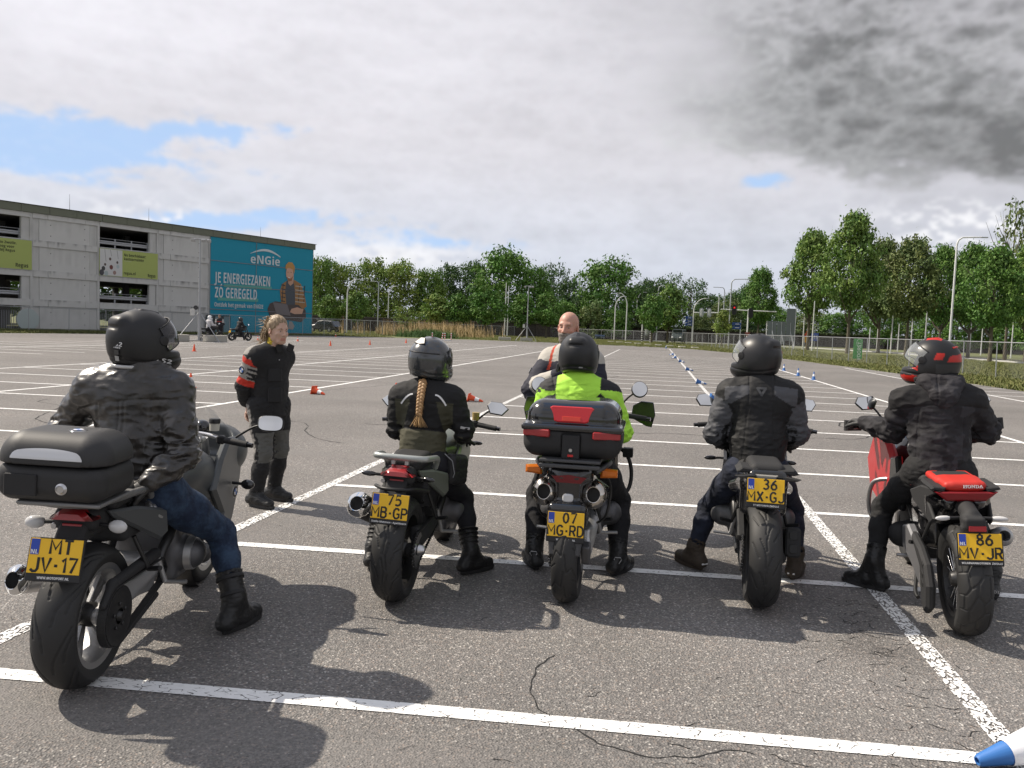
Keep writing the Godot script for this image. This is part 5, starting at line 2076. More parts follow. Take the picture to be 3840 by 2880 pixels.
func make_masts() -> void:
	for i in 2:
		var p := V(-28.7, 0, -47.6) if i == 0 else V(-15.5, 0, -98.2)
		var h := 6.5 if i == 0 else 6.75
		var t := thing("light_mast", "tall portable light mast on tripod legs beside the garage" if i == 0 else "distant portable light mast on tripod legs left of the bald man", "light mast", p, 0.4 if i == 0 else 0.0, "portable light masts")
		var mb := MB.new()
		mb.tube([V(0, 0.05, 0), V(0, 2.2, 0)], 0.085, 8)
		obj("lower_tube", mb, M.galv, t)
		mb = MB.new()
		mb.tube([V(0, 2.2, 0), V(0, 4.5, 0)], 0.065, 8)
		obj("middle_tube", mb, M.galv, t)
		mb = MB.new()
		mb.tube([V(0, 4.5, 0), V(0, h, 0)], 0.05, 8)
		obj("upper_tube", mb, M.galv, t)
		for k in 3:
			mb = MB.new()
			var a := k * TAU / 3.0 + 0.5
			mb.tube([V(0, 1.9, 0), V(cos(a) * 1.5, 0.03, sin(a) * 1.5)], 0.03, 6)
			obj("leg", mb, M.galv, t)
			mb = MB.new()
			mb.tube([V(0, 0.08, 0), V(cos(a) * 1.5, 0.03, sin(a) * 1.5)], 0.025, 6)
			obj("foot_bar", mb, M.galv, t)
		mb = MB.new()
		mb.lathe([Vector2(0.02, -0.06), Vector2(0.14, -0.06), Vector2(0.14, 0.06), Vector2(0.02, 0.06)], Transform3D(Basis(Vector3.RIGHT, PI / 2), V(-0.2, 2.15, 0.1)), 14)
		obj("winch", mb, M.dark_metal, t)
		mb = MB.new()
		mb.box(T(V(-0.38, 1.85, 0.1)), V(0.26, 0.42, 0.16), 0.02)
		obj("switch_box", mb, mat(lin(0.5, 0.5, 0.48), 0.5), t)
		mb = MB.new()
		mb.tube([V(-0.35, h, 0), V(0.5, h, 0)], 0.025, 6)
		obj("cross_bar", mb, M.galv, t)
		for x in [-0.4, 0.22, 0.55]:
			mb = MB.new()
			mb.box(Transform3D(Basis(Vector3.RIGHT, 0.5), V(x, h - 0.12, 0.12)), V(0.26, 0.2, 0.08), 0.02)
			obj("floodlight", mb, mat(lin(0.35, 0.36, 0.37), 0.4, 0.4), t)
		for k in 2:
			var bp := p + (V(-0.55, 0, 1.6) if k == 0 else V(1.0, 0, -0.2))
			if i == 1:
				bp = p + V(-2.7 + k * 2.7, 0, 0.2)
			var cb := thing("concrete_block", "%s weathered concrete block at the foot of the %s light mast" % ["left" if k == 0 else "right", "near" if i == 0 else "far"], "concrete block", bp, deg_to_rad(66) if i == 0 else 0.1, "concrete ballast blocks")
			var q := MB.new()
			q.col = Color(0.4, 0.385, 0.34)
			q.box(T(V(0, 0.22, 0)), V(1.5, 0.44, 0.5), 0.03)
			obj("block", q, grain(vmat(0.95), M.fine_n, 2.5, 1.2), cb)
	var rw := [V(-23.06, 0, -82.5), V(-22.04, 0, -82.6), V(-21.8, 0, -82.9), V(-21.09, 0, -82.8)]
	var wn := ["leftmost", "leaning", "second from the right", "rightmost"]
	for k in 4:
		var t := thing("marker_post", "%s of the red and white banded posts at the far edge" % wn[k], "bollard", rw[k], 0.0, "red and white marker posts")
		if k == 1:
			t.rotation.z = -0.12
		for j in 7:
			var mb := MB.new()
			mb.lathe([Vector2(0.0, j * 0.115), Vector2(0.055, j * 0.115), Vector2(0.055, (j + 1) * 0.115), Vector2(0.0, (j + 1) * 0.115)], Transform3D(), 10)
			obj("band", mb, M.white if j % 2 == 0 else mat(lin(0.5, 0.03, 0.03), 0.5), t)
	var kb := thing("kerb_block", "white kerb block lying between the red and white posts", "kerb block", V(-21.5, 0, -82.4), 0.1)
	var kk := MB.new()
	kk.col = Color(0.7, 0.7, 0.68)
	kk.box(T(V(0, 0.06, 0)), V(0.95, 0.13, 0.25), 0.02)
	obj("block", kk, M.concrete, kb)
const RIDER_A := {"base": Vector3(-2.467, 0, -3.570), "fwd": Vector3(-0.208, 0.000, -0.978), "hip": Vector3(0.000, 0.774, 0.000), "chest": Vector3(-0.063, 1.225, -0.05), "neck": Vector3(-0.015, 1.388, -0.06), "head": Vector3(-0.041, 1.510, -0.09), "waist": Vector3(-0.028, 0.977, -0.023), "LS": Vector3(-0.254, 1.270, -0.009), "RS": Vector3(0.129, 1.270, -0.091), "LH": Vector3(-0.098, 0.774, 0.021), "RH": Vector3(0.098, 0.774, -0.021), "RE": Vector3(0.244, 0.969, 0.01), "RW": Vector3(0.17, 0.864, 0.17), "LE": Vector3(-0.445, 1.057, -0.05), "LW": Vector3(-0.178, 0.907, 0.15), "RK": Vector3(0.216, 0.489, -0.4), "RA": Vector3(0.348, 0.178, -0.3), "LK": Vector3(-0.393, 0.5, -0.38), "LA": Vector3(-0.513, 0.12, -0.25), "RT": Vector3(0.381, 0.000, -0.531), "LT": Vector3(-0.555, 0.04, -0.446)}
const RIDER_B := {"base": Vector3(-1.457, 0, -5.020), "fwd": Vector3(-0.07, 0.000, -0.998), "hip": Vector3(0.000, 0.738, 0.000), "chest": Vector3(0.014, 1.125, -0.06), "neck": Vector3(0.008, 1.242, -0.07), "head": Vector3(0.022, 1.416, -0.1), "waist": Vector3(0.006, 0.912, -0.027), "LS": Vector3(-0.152, 1.170, -0.048), "RS": Vector3(0.18, 1.170, -0.072), "LH": Vector3(-0.085, 0.738, 0.006), "RH": Vector3(0.085, 0.738, -0.006), "RE": Vector3(0.265, 0.97, -0.08), "RW": Vector3(0.187, 0.88, -0.34), "LE": Vector3(-0.195, 0.958, -0.08), "LW": Vector3(-0.163, 0.88, -0.34), "RK": Vector3(0.217, 0.472, -0.34), "RA": Vector3(0.311, 0.151, -0.18), "LK": Vector3(-0.313, 0.47, -0.34), "LA": Vector3(-0.343, 0.14, -0.11), "RT": Vector3(0.414, -0.000, -0.319), "LT": Vector3(-0.357, 0.06, -0.31)}
const RIDER_C := {"base": Vector3(-0.47, 0, -5.400), "fwd": Vector3(-0.000, 0.000, -1.000), "hip": Vector3(0.000, 0.78, 0.000), "chest": Vector3(-0.023, 1.161, -0.1), "neck": Vector3(-0.029, 1.306, -0.1), "head": Vector3(-0.039, 1.475, -0.13), "waist": Vector3(-0.01, 0.951, -0.045), "LS": Vector3(-0.215, 1.206, -0.1), "RS": Vector3(0.17, 1.206, -0.1), "LH": Vector3(-0.099, 0.78, 0.000), "RH": Vector3(0.099, 0.78, 0.000), "RE": Vector3(0.272, 0.969, -0.15), "RW": Vector3(0.17, 0.86, -0.4), "LE": Vector3(-0.308, 0.941, -0.15), "LW": Vector3(-0.21, 0.86, -0.4), "RK": Vector3(0.27, 0.45, -0.35), "RA": Vector3(0.29, 0.14, -0.08), "LK": Vector3(-0.31, 0.45, -0.35), "LA": Vector3(-0.28, 0.13, -0.06), "RT": Vector3(0.37, 0.000, -0.26), "LT": Vector3(-0.36, 0.000, -0.24)}
const RIDER_D := {"base": Vector3(0.721, 0, -5.640), "fwd": Vector3(0.035, 0.000, -0.999), "hip": Vector3(0.000, 0.741, 0.000), "chest": Vector3(-0.004, 1.208, -0.06), "neck": Vector3(-0.012, 1.340, -0.06), "head": Vector3(-0.034, 1.508, -0.1), "waist": Vector3(-0.002, 0.951, -0.027), "LS": Vector3(-0.193, 1.253, -0.067), "RS": Vector3(0.185, 1.253, -0.053), "LH": Vector3(-0.097, 0.741, -0.003), "RH": Vector3(0.097, 0.741, 0.003), "RE": Vector3(0.258, 1.009, -0.08), "RW": Vector3(0.199, 0.88, -0.34), "LE": Vector3(-0.281, 0.976, -0.08), "LW": Vector3(-0.161, 0.88, -0.34), "RK": Vector3(0.298, 0.44, -0.29), "RA": Vector3(0.301, 0.172, -0.11), "LK": Vector3(-0.285, 0.413, -0.29), "LA": Vector3(-0.367, 0.154, -0.15), "LT": Vector3(-0.445, 0.000, -0.257), "RT": Vector3(0.379, 0.000, -0.31)}
const RIDER_E := {"base": Vector3(1.811, 0, -5.470), "fwd": Vector3(0.105, 0.000, -0.995), "hip": Vector3(0.000, 0.838, 0.000), "chest": Vector3(-0.022, 1.243, -0.06), "neck": Vector3(-0.017, 1.372, -0.08), "head": Vector3(-0.053, 1.529, -0.13), "waist": Vector3(-0.01, 1.020, -0.027), "LS": Vector3(-0.206, 1.288, -0.079), "RS": Vector3(0.162, 1.288, -0.041), "LH": Vector3(-0.094, 0.838, -0.01), "RH": Vector3(0.094, 0.838, 0.01), "LE": Vector3(-0.238, 1.058, -0.21), "LW": Vector3(-0.371, 1.092, -0.39), "RE": Vector3(0.313, 1.100, -0.13), "RW": Vector3(0.209, 1.060, -0.38), "LK": Vector3(-0.225, 0.524, -0.35), "LA": Vector3(-0.302, 0.197, -0.17), "RK": Vector3(0.329, 0.52, -0.31), "RA": Vector3(0.407, 0.198, -0.15), "LT": Vector3(-0.393, -0.000, -0.252), "RT": Vector3(0.489, 0.000, -0.35)}
# ---------------------------------------------------------------- people

func frame(fwd: Vector3, up: Vector3) -> Basis:
	var z := fwd.normalized()
	var x := up.cross(z).normalized()
	return Basis(x, z.cross(x), z)

func bounds(pts: Array, m: float) -> Array:
	var lo: Vector3 = pts[0]
	var hi: Vector3 = pts[0]
	for p in pts:
		lo = lo.min(p)
		hi = hi.max(p)
	return [lo - Vector3(m, m, m), hi + Vector3(m, m, m)]

func fold_noise(sd: int) -> FastNoiseLite:
	var n := FastNoiseLite.new()
	n.seed = sd
	n.noise_type = FastNoiseLite.TYPE_SIMPLEX_SMOOTH
	n.frequency = 1.0
	n.fractal_octaves = 2
	return n

func crease(nz: FastNoiseLite, p: Vector3, amp: float, f := 9.0) -> float:
	var a := nz.get_noise_3d(p.x * f * 0.75 + p.y * f * 0.55, p.y * f * 1.5 - p.x * f * 0.35, p.z * f)
	var b := nz.get_noise_3d(p.x * f * 2.1 + 7.0, p.y * f * 2.6, p.z * f * 2.1)
	return amp * (1.6 * absf(a) - 0.35) + amp * 0.35 * b

func body_mesh(J: Dictionary, s: float, skin: Color, with_head := false) -> MB:
	var pts := []
	for q in J:
		if q != "base" and q != "fwd":
			pts.append(J[q])
	var bb := bounds(pts, 0.17)
	var f := SDF.new(bb[0], bb[1], 0.018)
	var fw: Vector3 = J.fwd
	f.cap(J.hip, J.waist, 0.125 * s, 0.112 * s, 0.05, fw, 0.8)
	f.cap(J.waist, J.chest, 0.112 * s, 0.145 * s, 0.05, fw, 0.72)
	f.cap(J.LS, J.RS, 0.062 * s, 0.062 * s, 0.05)
	f.cap(J.chest, J.neck, 0.09 * s, 0.056 * s, 0.05)
	f.cap(J.neck, J.head, 0.054 * s, 0.054 * s, 0.03)
	if not with_head:
		f.ball(J.head, Vector3(0.072, 0.1, 0.088) * s, 0.03)
	for q in ["L", "R"]:
		f.cap(J[q + "S"], J[q + "E"], 0.05 * s, 0.04 * s, 0.03)
		f.cap(J[q + "E"], J[q + "W"], 0.041 * s, 0.028 * s, 0.02)
		f.cap(J[q + "H"], J[q + "K"], 0.088 * s, 0.056 * s, 0.05)
		f.cap(J[q + "K"], J[q + "A"], 0.056 * s, 0.038 * s, 0.03)
		f.cap(J[q + "A"], J[q + "A"].lerp(J[q + "T"], 0.35), 0.036 * s, 0.026 * s, 0.02)
	var mb := MB.new()
	mb.col = skin
	f.mesh(mb)
	return mb

func trousers_mesh(J: Dictionary, s: float, col: Callable, cuff: float, fat := 1.0, amp := 0.006, cell := 0.009, hipr := 0.15) -> MB:
	var pts := [J.hip + Vector3(0, 0.16, 0), J.hip, J.LH, J.RH, J.LK, J.RK]
	var bb := bounds(pts, 0.17)
	var ba := bounds([J.LA, J.RA], 0.09)
	bb = [bb[0].min(ba[0]), bb[1].max(ba[1])]
	var f := SDF.new(bb[0], bb[1], cell)
	var fw: Vector3 = J.fwd
	var up: Vector3 = (J.waist - J.hip).normalized()
	f.cap(J.hip - up * 0.01, J.hip + up * 0.12, hipr * s, 0.132 * s, 0.05, fw, 0.86)
	f.cap(J.LH, J.RH, 0.112 * s, 0.112 * s, 0.05)
	for q in ["L", "R"]:
		var k: Vector3 = J[q + "K"]
		var a: Vector3 = J[q + "A"]
		var h: Vector3 = J[q + "H"]
		var mid := h.lerp(k, 0.45)
		f.cap(h, mid, 0.108 * s * fat, 0.094 * s * fat, 0.05)
		f.cap(mid, k, 0.094 * s * fat, 0.07 * s * fat, 0.04)
		var calf := k.lerp(a, 0.4)
		f.cap(k, calf, 0.069 * s * fat, 0.067 * s * fat, 0.03)
		f.cap(calf, k.lerp(a, cuff), 0.067 * s * fat, 0.056 * s * fat, 0.03)
	var nz := fold_noise(int(absf(J.hip.x * 31.0 + J.RK.z * 17.0)) + 3)
	var kl: Vector3 = J.LK
	var kr: Vector3 = J.RK
	var hp: Vector3 = J.hip
	f.warp(func(p: Vector3) -> float:
		var w := 0.5 + 1.1 * exp(-pow(minf(p.distance_to(kl), p.distance_to(kr)) / 0.1, 2.0)) + 0.8 * exp(-pow((p.distance_to(hp) - 0.14) / 0.06, 2.0))
		return crease(nz, p, amp * w, 11.0), 0.03)
	var mb := MB.new()
	f.mesh(mb, col)
	return mb

func jacket_mesh(J: Dictionary, s: float, col: Callable, opt := {}) -> MB:
	var bb := bounds([J.hip + Vector3(0, -0.08, 0), J.chest, J.waist], 0.21)
	var ba := bounds([J.neck + Vector3(0, 0.02, 0), J.LS, J.RS, J.LE, J.RE, J.LW, J.RW], 0.11)
	bb = [bb[0].min(ba[0]), bb[1].max(ba[1])]
	var cell: float = opt.get("cell", 0.008)
	var f := SDF.new(bb[0], bb[1], cell)
	var fw: Vector3 = J.fwd
	var up: Vector3 = (J.chest - J.hip).normalized()
	var side: Vector3 = (J.RS - J.LS).normalized()
	var fat: float = opt.get("fat", 1.0)
	var hem: float = opt.get("hem", 0.06)
	var wr: float = opt.get("waist", 0.152)
	f.cap(J.hip - up * (hem + 0.05), J.waist, opt.get("skirt", 0.168) * s * fat, wr * s * fat, 0.06, fw, 0.8)
	f.cap(J.waist, J.chest, wr * s * fat, 0.172 * s * fat, 0.07, fw, 0.74)
	f.cap(J.chest - side * 0.075 * s, J.chest + side * 0.075 * s, 0.135 * s * fat, 0.135 * s * fat, 0.06, fw, 0.86)
	f.cap(J.LS, J.RS, 0.082 * s * fat, 0.082 * s * fat, 0.06)
	f.cap(J.neck, J.LS.lerp(J.neck, 0.25), 0.07 * s, 0.076 * s, 0.06)
	f.cap(J.neck, J.RS.lerp(J.neck, 0.25), 0.07 * s, 0.076 * s, 0.06)
	for q in ["L", "R"]:
		var S: Vector3 = J[q + "S"]
		var E: Vector3 = J[q + "E"]
		var W: Vector3 = J[q + "W"]
		var arm: float = opt.get("arm", 1.0)
		f.cap(S, S.lerp(E, 0.5), 0.086 * s * fat * arm, 0.076 * s * fat * arm, 0.045)
		f.cap(S.lerp(E, 0.5), E, 0.076 * s * fat * arm, 0.068 * s * fat * arm, 0.03)
		f.cap(E, E.lerp(W, 0.5), 0.068 * s * fat * arm, 0.062 * s * fat * arm, 0.03)
		f.cap(E.lerp(W, 0.5), W, 0.062 * s * fat * arm, 0.046 * s * fat * arm, 0.03)
	var nt: Vector3 = (J.head - J.neck).normalized()
	f.cap(J.neck, J.neck + nt * opt.get("collar", 0.055), 0.086 * s, 0.08 * s, 0.025)
	f.half_space(J.neck + nt * opt.get("collar", 0.055), nt, 0.012)
	f.cap(J.neck, J.neck + nt * 0.2, 0.064 * s, 0.064 * s, 0.01, Vector3.ZERO, 1.0, true)
	var hn: Vector3 = (-up + fw * opt.get("hem_tilt", 0.0)).normalized()
	f.half_space(J.hip - up * hem, hn, 0.015)
	var nz := fold_noise(int(absf(J.chest.x * 57.0 + J.RE.z * 23.0)) + 1)
	var amp: float = opt.get("amp", 0.006)
	var le: Vector3 = J.LE
	var re: Vector3 = J.RE
	var wa: Vector3 = J.waist
	var seam = opt.get("seam")
	var fr: float = opt.get("freq", 8.5)
	f.warp(func(p: Vector3) -> float:
		var e := minf(p.distance_to(le), p.distance_to(re))
		var w := 0.55 + 1.3 * exp(-pow(e / 0.14, 2.0)) + 0.5 * exp(-pow((p - wa).dot(up) / 0.09, 2.0))
		var d := crease(nz, p, amp * w, fr)
		if seam != null:
			d += seam.call(p)
		return d, 0.035)
	f.cap(J.hip - up * (hem + 0.2), J.hip + up * 0.1, 0.142 * s * fat, 0.13 * s * fat, 0.01, fw, 0.8, true)
	var mb := MB.new()
	f.mesh(mb, col)
	return mb

func boot_mesh(ankle: Vector3, toe: Vector3, shin: Vector3, tall: float, s: float, shoe := false) -> Array:
	var d := Vector3(toe.x - ankle.x, 0, toe.z - ankle.z).normalized()
	var g := Vector3(ankle.x, 0.0, ankle.z)
	var heel := g - d * 0.062 * s
	var tip := g + d * 0.195 * s
	var up := (shin - ankle).normalized()
	var top := ankle + up * tall
	var bb := bounds([heel, tip, top, ankle], 0.1)
	var f := SDF.new(bb[0], bb[1], 0.006)
	f.cap(heel + Vector3(0, 0.058, 0), g + d * 0.05 + Vector3(0, 0.062, 0), 0.042 * s, 0.046 * s, 0.03)
	f.cap(g + d * 0.05 + Vector3(0, 0.06, 0), tip - d * 0.04 + Vector3(0, 0.047, 0), 0.047 * s, 0.04 * s, 0.03)
	f.cap(heel + d * 0.02 + Vector3(0, 0.07, 0), ankle, 0.044 * s, 0.05 * s, 0.03)
	f.cap(g + d * 0.07 + Vector3(0, 0.075, 0), ankle + d * 0.015, 0.04 * s, 0.047 * s, 0.03)
	f.cap(ankle, top, 0.051 * s, 0.063 * s, 0.02)
	f.half_space(top - up * 0.01, up, 0.006)
	f.cap(top - up * 0.03, top + up * 0.1, 0.054 * s, 0.054 * s, 0.006, Vector3.ZERO, 1.0, true)
	f.half_space(Vector3(0, 0.026, 0), Vector3.DOWN, 0.004)
	var nz := fold_noise(5)
	f.warp(func(p: Vector3) -> float:
		return crease(nz, p, 0.0035, 16.0), 0.03)
	var a := MB.new()
	f.mesh(a)
	var out := []
	var sd := Vector3(-d.z, 0, d.x)
	for k in 22:
		var t := TAU * k / 22.0
		var z := cos(t)
		var w := 0.046 * s * (0.86 + 0.14 * z) * (1.0 if z > -0.2 else 0.92)
		out.append(g + d * (0.066 + z * 0.142) * s + sd * sin(t) * w)
	var sole := MB.new()
	var rings := []
	for q in [[0.0, 0.96], [0.006, 1.02], [0.026, 1.03], [0.03, 0.97]]:
		var r := []
		var c := g + d * 0.066 * s
		for p in out:
			r.append(c + (p - c) * q[1] + Vector3(0, q[0] + 0.002, 0))
		rings.append(r)
	sole.loft(rings)
	return [a, sole]

func hand_mesh(w: Vector3, d: Vector3, n: Vector3, lh: bool, curl: float, s := 1.0, glove := 1.0) -> MB:
	d = d.normalized()
	n = (n - d * n.dot(d)).normalized()
	var t := d.cross(n) * (-1.0 if lh else 1.0)
	var f := SDF.new(w - Vector3(0.19, 0.19, 0.19), w + Vector3(0.19, 0.19, 0.19), 0.005)
	var g := glove
	f.cap(w - d * 0.02, w + d * 0.03, 0.028 * s * g, 0.027 * s * g, 0.01, n, 0.8)
	for k in 4:
		var o := t * (0.03 - k * 0.0195) * s
		f.cap(w + d * 0.012 + o * 0.55, w + d * 0.082 * s + o, 0.016 * s * g, 0.0125 * s * g, 0.012)
	var lens := [0.074, 0.082, 0.076, 0.06]
	for k in 4:
		var o := t * (0.031 - k * 0.0205) * s
		var p := w + d * 0.086 * s + o
		var dir := (d + t * (0.1 - 0.07 * k)).normalized()
		var l: float = lens[k] * s
		var c := curl * (0.85 + 0.1 * k)
		for j in 3:
			dir = (dir * cos(c) - n * sin(c)).normalized()
			var q: Vector3 = p + dir * l * [0.45, 0.31, 0.24][j]
			f.cap(p, q, (0.0105 - j * 0.0009) * s * g, (0.0098 - j * 0.001) * s * g, 0.004)
			p = q
	var tp := w + d * 0.022 * s + t * 0.028 * s - n * 0.008
	var td := (d * 0.62 + t * 0.72 - n * 0.25).normalized()
	f.cap(tp - d * 0.01, tp + td * 0.035 * s, 0.016 * s * g, 0.0125 * s * g, 0.012)
	tp = tp + td * 0.035 * s
	td = (td + d * 0.5 - n * curl * 0.5).normalized()
	f.cap(tp, tp + td * 0.032 * s, 0.0125 * s * g, 0.0115 * s * g, 0.005)
	tp = tp + td * 0.032 * s
	td = (td + d * 0.35 - n * curl * 0.4).normalized()
	f.cap(tp, tp + td * 0.026 * s, 0.0112 * s * g, 0.0095 * s * g, 0.004)
	var mb := MB.new()
	f.mesh(mb)
	return mb

func helmet(parent: Node3D, c: Vector3, bs: Basis, m: Material, opt := {}) -> Node3D:
	var h := part("helmet", parent)
	h.transform = Transform3D(bs, c)
	var s: float = opt.get("s", 1.0)
	var f := SDF.new(Vector3(-0.18, -0.2, -0.22), Vector3(0.18, 0.19, 0.24), 0.0064)
	f.ball(Vector3(0, 0.012, -0.012) * s, Vector3(0.128, 0.14, 0.155) * s, 0.03)
	f.ball(Vector3(0, -0.062, 0.000) * s, Vector3(0.12, 0.098, 0.14) * s, 0.05)
	f.ball(Vector3(0, -0.082, 0.068) * s, Vector3(0.102, 0.068, 0.112) * s, 0.05)
	if opt.get("spoiler", false):
		f.cap(Vector3(-0.03, 0.088, -0.128) * s, Vector3(0.03, 0.088, -0.128) * s, 0.017 * s, 0.017 * s, 0.04)
		f.cap(Vector3(-0.04, 0.062, -0.158) * s, Vector3(0.04, 0.062, -0.158) * s, 0.008, 0.008, 0.012, Vector3.ZERO, 1.0, true)
	f.cap(Vector3(-0.022, 0.146, -0.03) * s, Vector3(-0.022, 0.14, 0.05) * s, 0.008 * s, 0.005 * s, 0.012)
	f.cap(Vector3(0.022, 0.146, -0.03) * s, Vector3(0.022, 0.14, 0.05) * s, 0.008 * s, 0.005 * s, 0.012)
	f.warp(func(p: Vector3) -> float:
		var q := p / s
		var line := -0.085 + 0.32 * maxf(0.0, q.z + 0.02) * 0.4 + 0.25 * maxf(0.0, -q.z - 0.1)
		return 0.0035 * exp(-pow((q.y - line) / 0.006, 2.0)), 0.03)
	f.half_space(Vector3(0, -0.118, -0.05) * s, Vector3(0, -1, -0.16).normalized(), 0.012)
	f.ball(Vector3(0, -0.045, -0.005) * s, Vector3(0.104, 0.125, 0.122) * s, 0.004, Basis(), true)
	f.brick(Transform3D(Basis(), Vector3(0, 0.012, 0.17) * s), Vector3(0.15, 0.047, 0.115) * s, 0.035 * s, 0.006, true)
	var mb := MB.new()
	var cf = opt.get("color")
	f.mesh(mb, cf)
	obj("shell", mb, m, h)
	var pad := MB.new()
	pad.ball(Vector3(0, -0.03, -0.01) * s, Vector3(0.1, 0.115, 0.116) * s, 18)
	obj("lining", pad, M.black, h)
	var v := MB.new()
	var turn: float = opt.get("open", 0.0)
	var piv := Vector3(0, 0.02, 0.02) * s
	var hb := Basis(Vector3.RIGHT, -turn)
	var rows := []
	for j in 9:
		var r := []
		var y := lerpf(-0.045, 0.068, j / 8.0)
		for i in 25:
			var a := lerpf(-1.32, 1.32, i / 24.0)
			var k := sqrt(maxf(0.05, 1.0 - pow((y - 0.0) / 0.165, 2.0)))
			var p := Vector3(sin(a) * 0.1365 * k, y + 0.008 * cos(a), cos(a) * 0.158 * k - 0.006) * s
			r.append(piv + hb * (p - piv))
		rows.append(r)
	v.loft(rows, false, false)
	obj("visor", v, opt.get("visor", M.smoke), h)
	var vr := MB.new()
	var rim := []
	for i in 25:
		rim.append(rows[8][i])
	vr.tube(rim, 0.004, 5)
	var rim2 := []
	for i in 25:
		rim2.append(rows[0][i])
	vr.tube(rim2, 0.003, 5)
	obj("visor_rim", vr, M.black, h)
	for sx in [-1.0, 1.0]:
		var pv := MB.new()
		pv.lathe([Vector2(0, 0.012), Vector2(0.022, 0.01), Vector2(0.028, 0.0), Vector2(0.028, -0.02)], Transform3D(Basis(Vector3.BACK, -sx * PI / 2), Vector3(sx * 0.122, 0.015, 0.03) * s), 16)
		obj("visor_pivot", pv, M.black, h)
	return h

func face_head(parent: Node3D, c: Vector3, bs: Basis, skin: Color, s := 1.0, man := false) -> Node3D:
	var h := part("head", parent)
	h.transform = Transform3D(bs, c)
	var f := SDF.new(Vector3(-0.12, -0.2, -0.15), Vector3(0.12, 0.16, 0.16), 0.0042)
	f.ball(Vector3(0, 0.035, -0.012), Vector3(0.077, 0.09, 0.098), 0.02)
	f.ball(Vector3(0, -0.035, 0.03), Vector3(0.061, 0.08, 0.068), 0.03)
	f.cap(Vector3(-0.022, -0.095, 0.062), Vector3(0.022, -0.095, 0.062), 0.02, 0.02, 0.025)
	f.cap(Vector3(0, -0.17, -0.03), Vector3(0, -0.03, -0.02), 0.056, 0.054, 0.03)
	f.cap(Vector3(-0.036, 0.026, 0.077), Vector3(0.036, 0.026, 0.077), 0.012, 0.012, 0.02)
	for x in [-1.0, 1.0]:
		f.ball(Vector3(x * 0.04, -0.024, 0.066), Vector3(0.022, 0.016, 0.018), 0.02)
		f.ball(Vector3(x * 0.031, 0.004, 0.094), Vector3(0.017, 0.011, 0.014), 0.012, Basis(), true)
		f.ball(Vector3(x * 0.031, 0.003, 0.074), Vector3(0.0145, 0.011, 0.012), 0.004)
		f.ball(Vector3(x * 0.079, -0.008, -0.008), Vector3(0.01, 0.032, 0.02), 0.006, Basis(Vector3.UP, x * 0.35))
		f.ball(Vector3(x * 0.089, -0.004, -0.002), Vector3(0.006, 0.018, 0.01), 0.004, Basis(), true)
	f.cap(Vector3(0, 0.018, 0.088), Vector3(0, -0.03, 0.112), 0.008, 0.012, 0.012)
	f.ball(Vector3(0.011, -0.034, 0.1), Vector3(0.009, 0.008, 0.011), 0.008)
	f.ball(Vector3(-0.011, -0.034, 0.1), Vector3(0.009, 0.008, 0.011), 0.008)
	f.cap(Vector3(-0.018, -0.064, 0.09), Vector3(0.018, -0.064, 0.09), 0.006, 0.006, 0.008)
	f.cap(Vector3(-0.015, -0.076, 0.087), Vector3(0.015, -0.076, 0.087), 0.007, 0.007, 0.008)
	f.cap(Vector3(-0.02, -0.07, 0.1), Vector3(0.02, -0.07, 0.1), 0.0045, 0.0045, 0.003, Vector3.ZERO, 1.0, true)
	var mb := MB.new()
	var lipc := Color(skin.r * 0.85, skin.g * 0.55, skin.b * 0.55)
	f.mesh(mb, func(p: Vector3, _n: Vector3) -> Color:
		var c2 := skin
		if absf(p.x) < 0.026 and p.z > 0.075 and absf(p.y + 0.07) < 0.012:
			c2 = skin.lerp(lipc, 0.8)
		if p.y < -0.0 and man and p.y > -0.06 and absf(p.x) > 0.02:
			c2 = c2.lerp(Color(skin.r, skin.g * 0.72, skin.b * 0.7), 0.35)
		return c2)
	var fm := vmat(0.5)
	fm.subsurf_scatter_enabled = true
	fm.subsurf_scatter_strength = 0.15
	obj("face", mb, fm, h, Transform3D(Basis.from_scale(Vector3.ONE * s), Vector3.ZERO))
	for x in [-1.0, 1.0]:
		var e := MB.new()
		e.ball(Vector3(x * 0.031, 0.002, 0.0775) * s, Vector3(0.0105, 0.006, 0.0095) * s, 12)
		obj("eye", e, mat(lin(0.55, 0.52, 0.48), 0.15), h)
		e = MB.new()
		e.ball(Vector3(x * 0.031 + (0.002 if man else 0.0), 0.002, 0.084) * s, Vector3(0.0045, 0.005, 0.0038) * s, 10)
		obj("iris", e, mat(lin(0.03, 0.035, 0.04), 0.1), h)
		e = MB.new()
		e.tube([Vector3(x * 0.014, 0.021, 0.091) * s, Vector3(x * 0.032, 0.027, 0.089) * s, Vector3(x * 0.05, 0.021, 0.076) * s], [0.003, 0.004, 0.002], 5)
		obj("eyebrow", e, mat(lin(0.12, 0.09, 0.06) if not man else lin(0.16, 0.12, 0.09), 0.8), h)
	return h

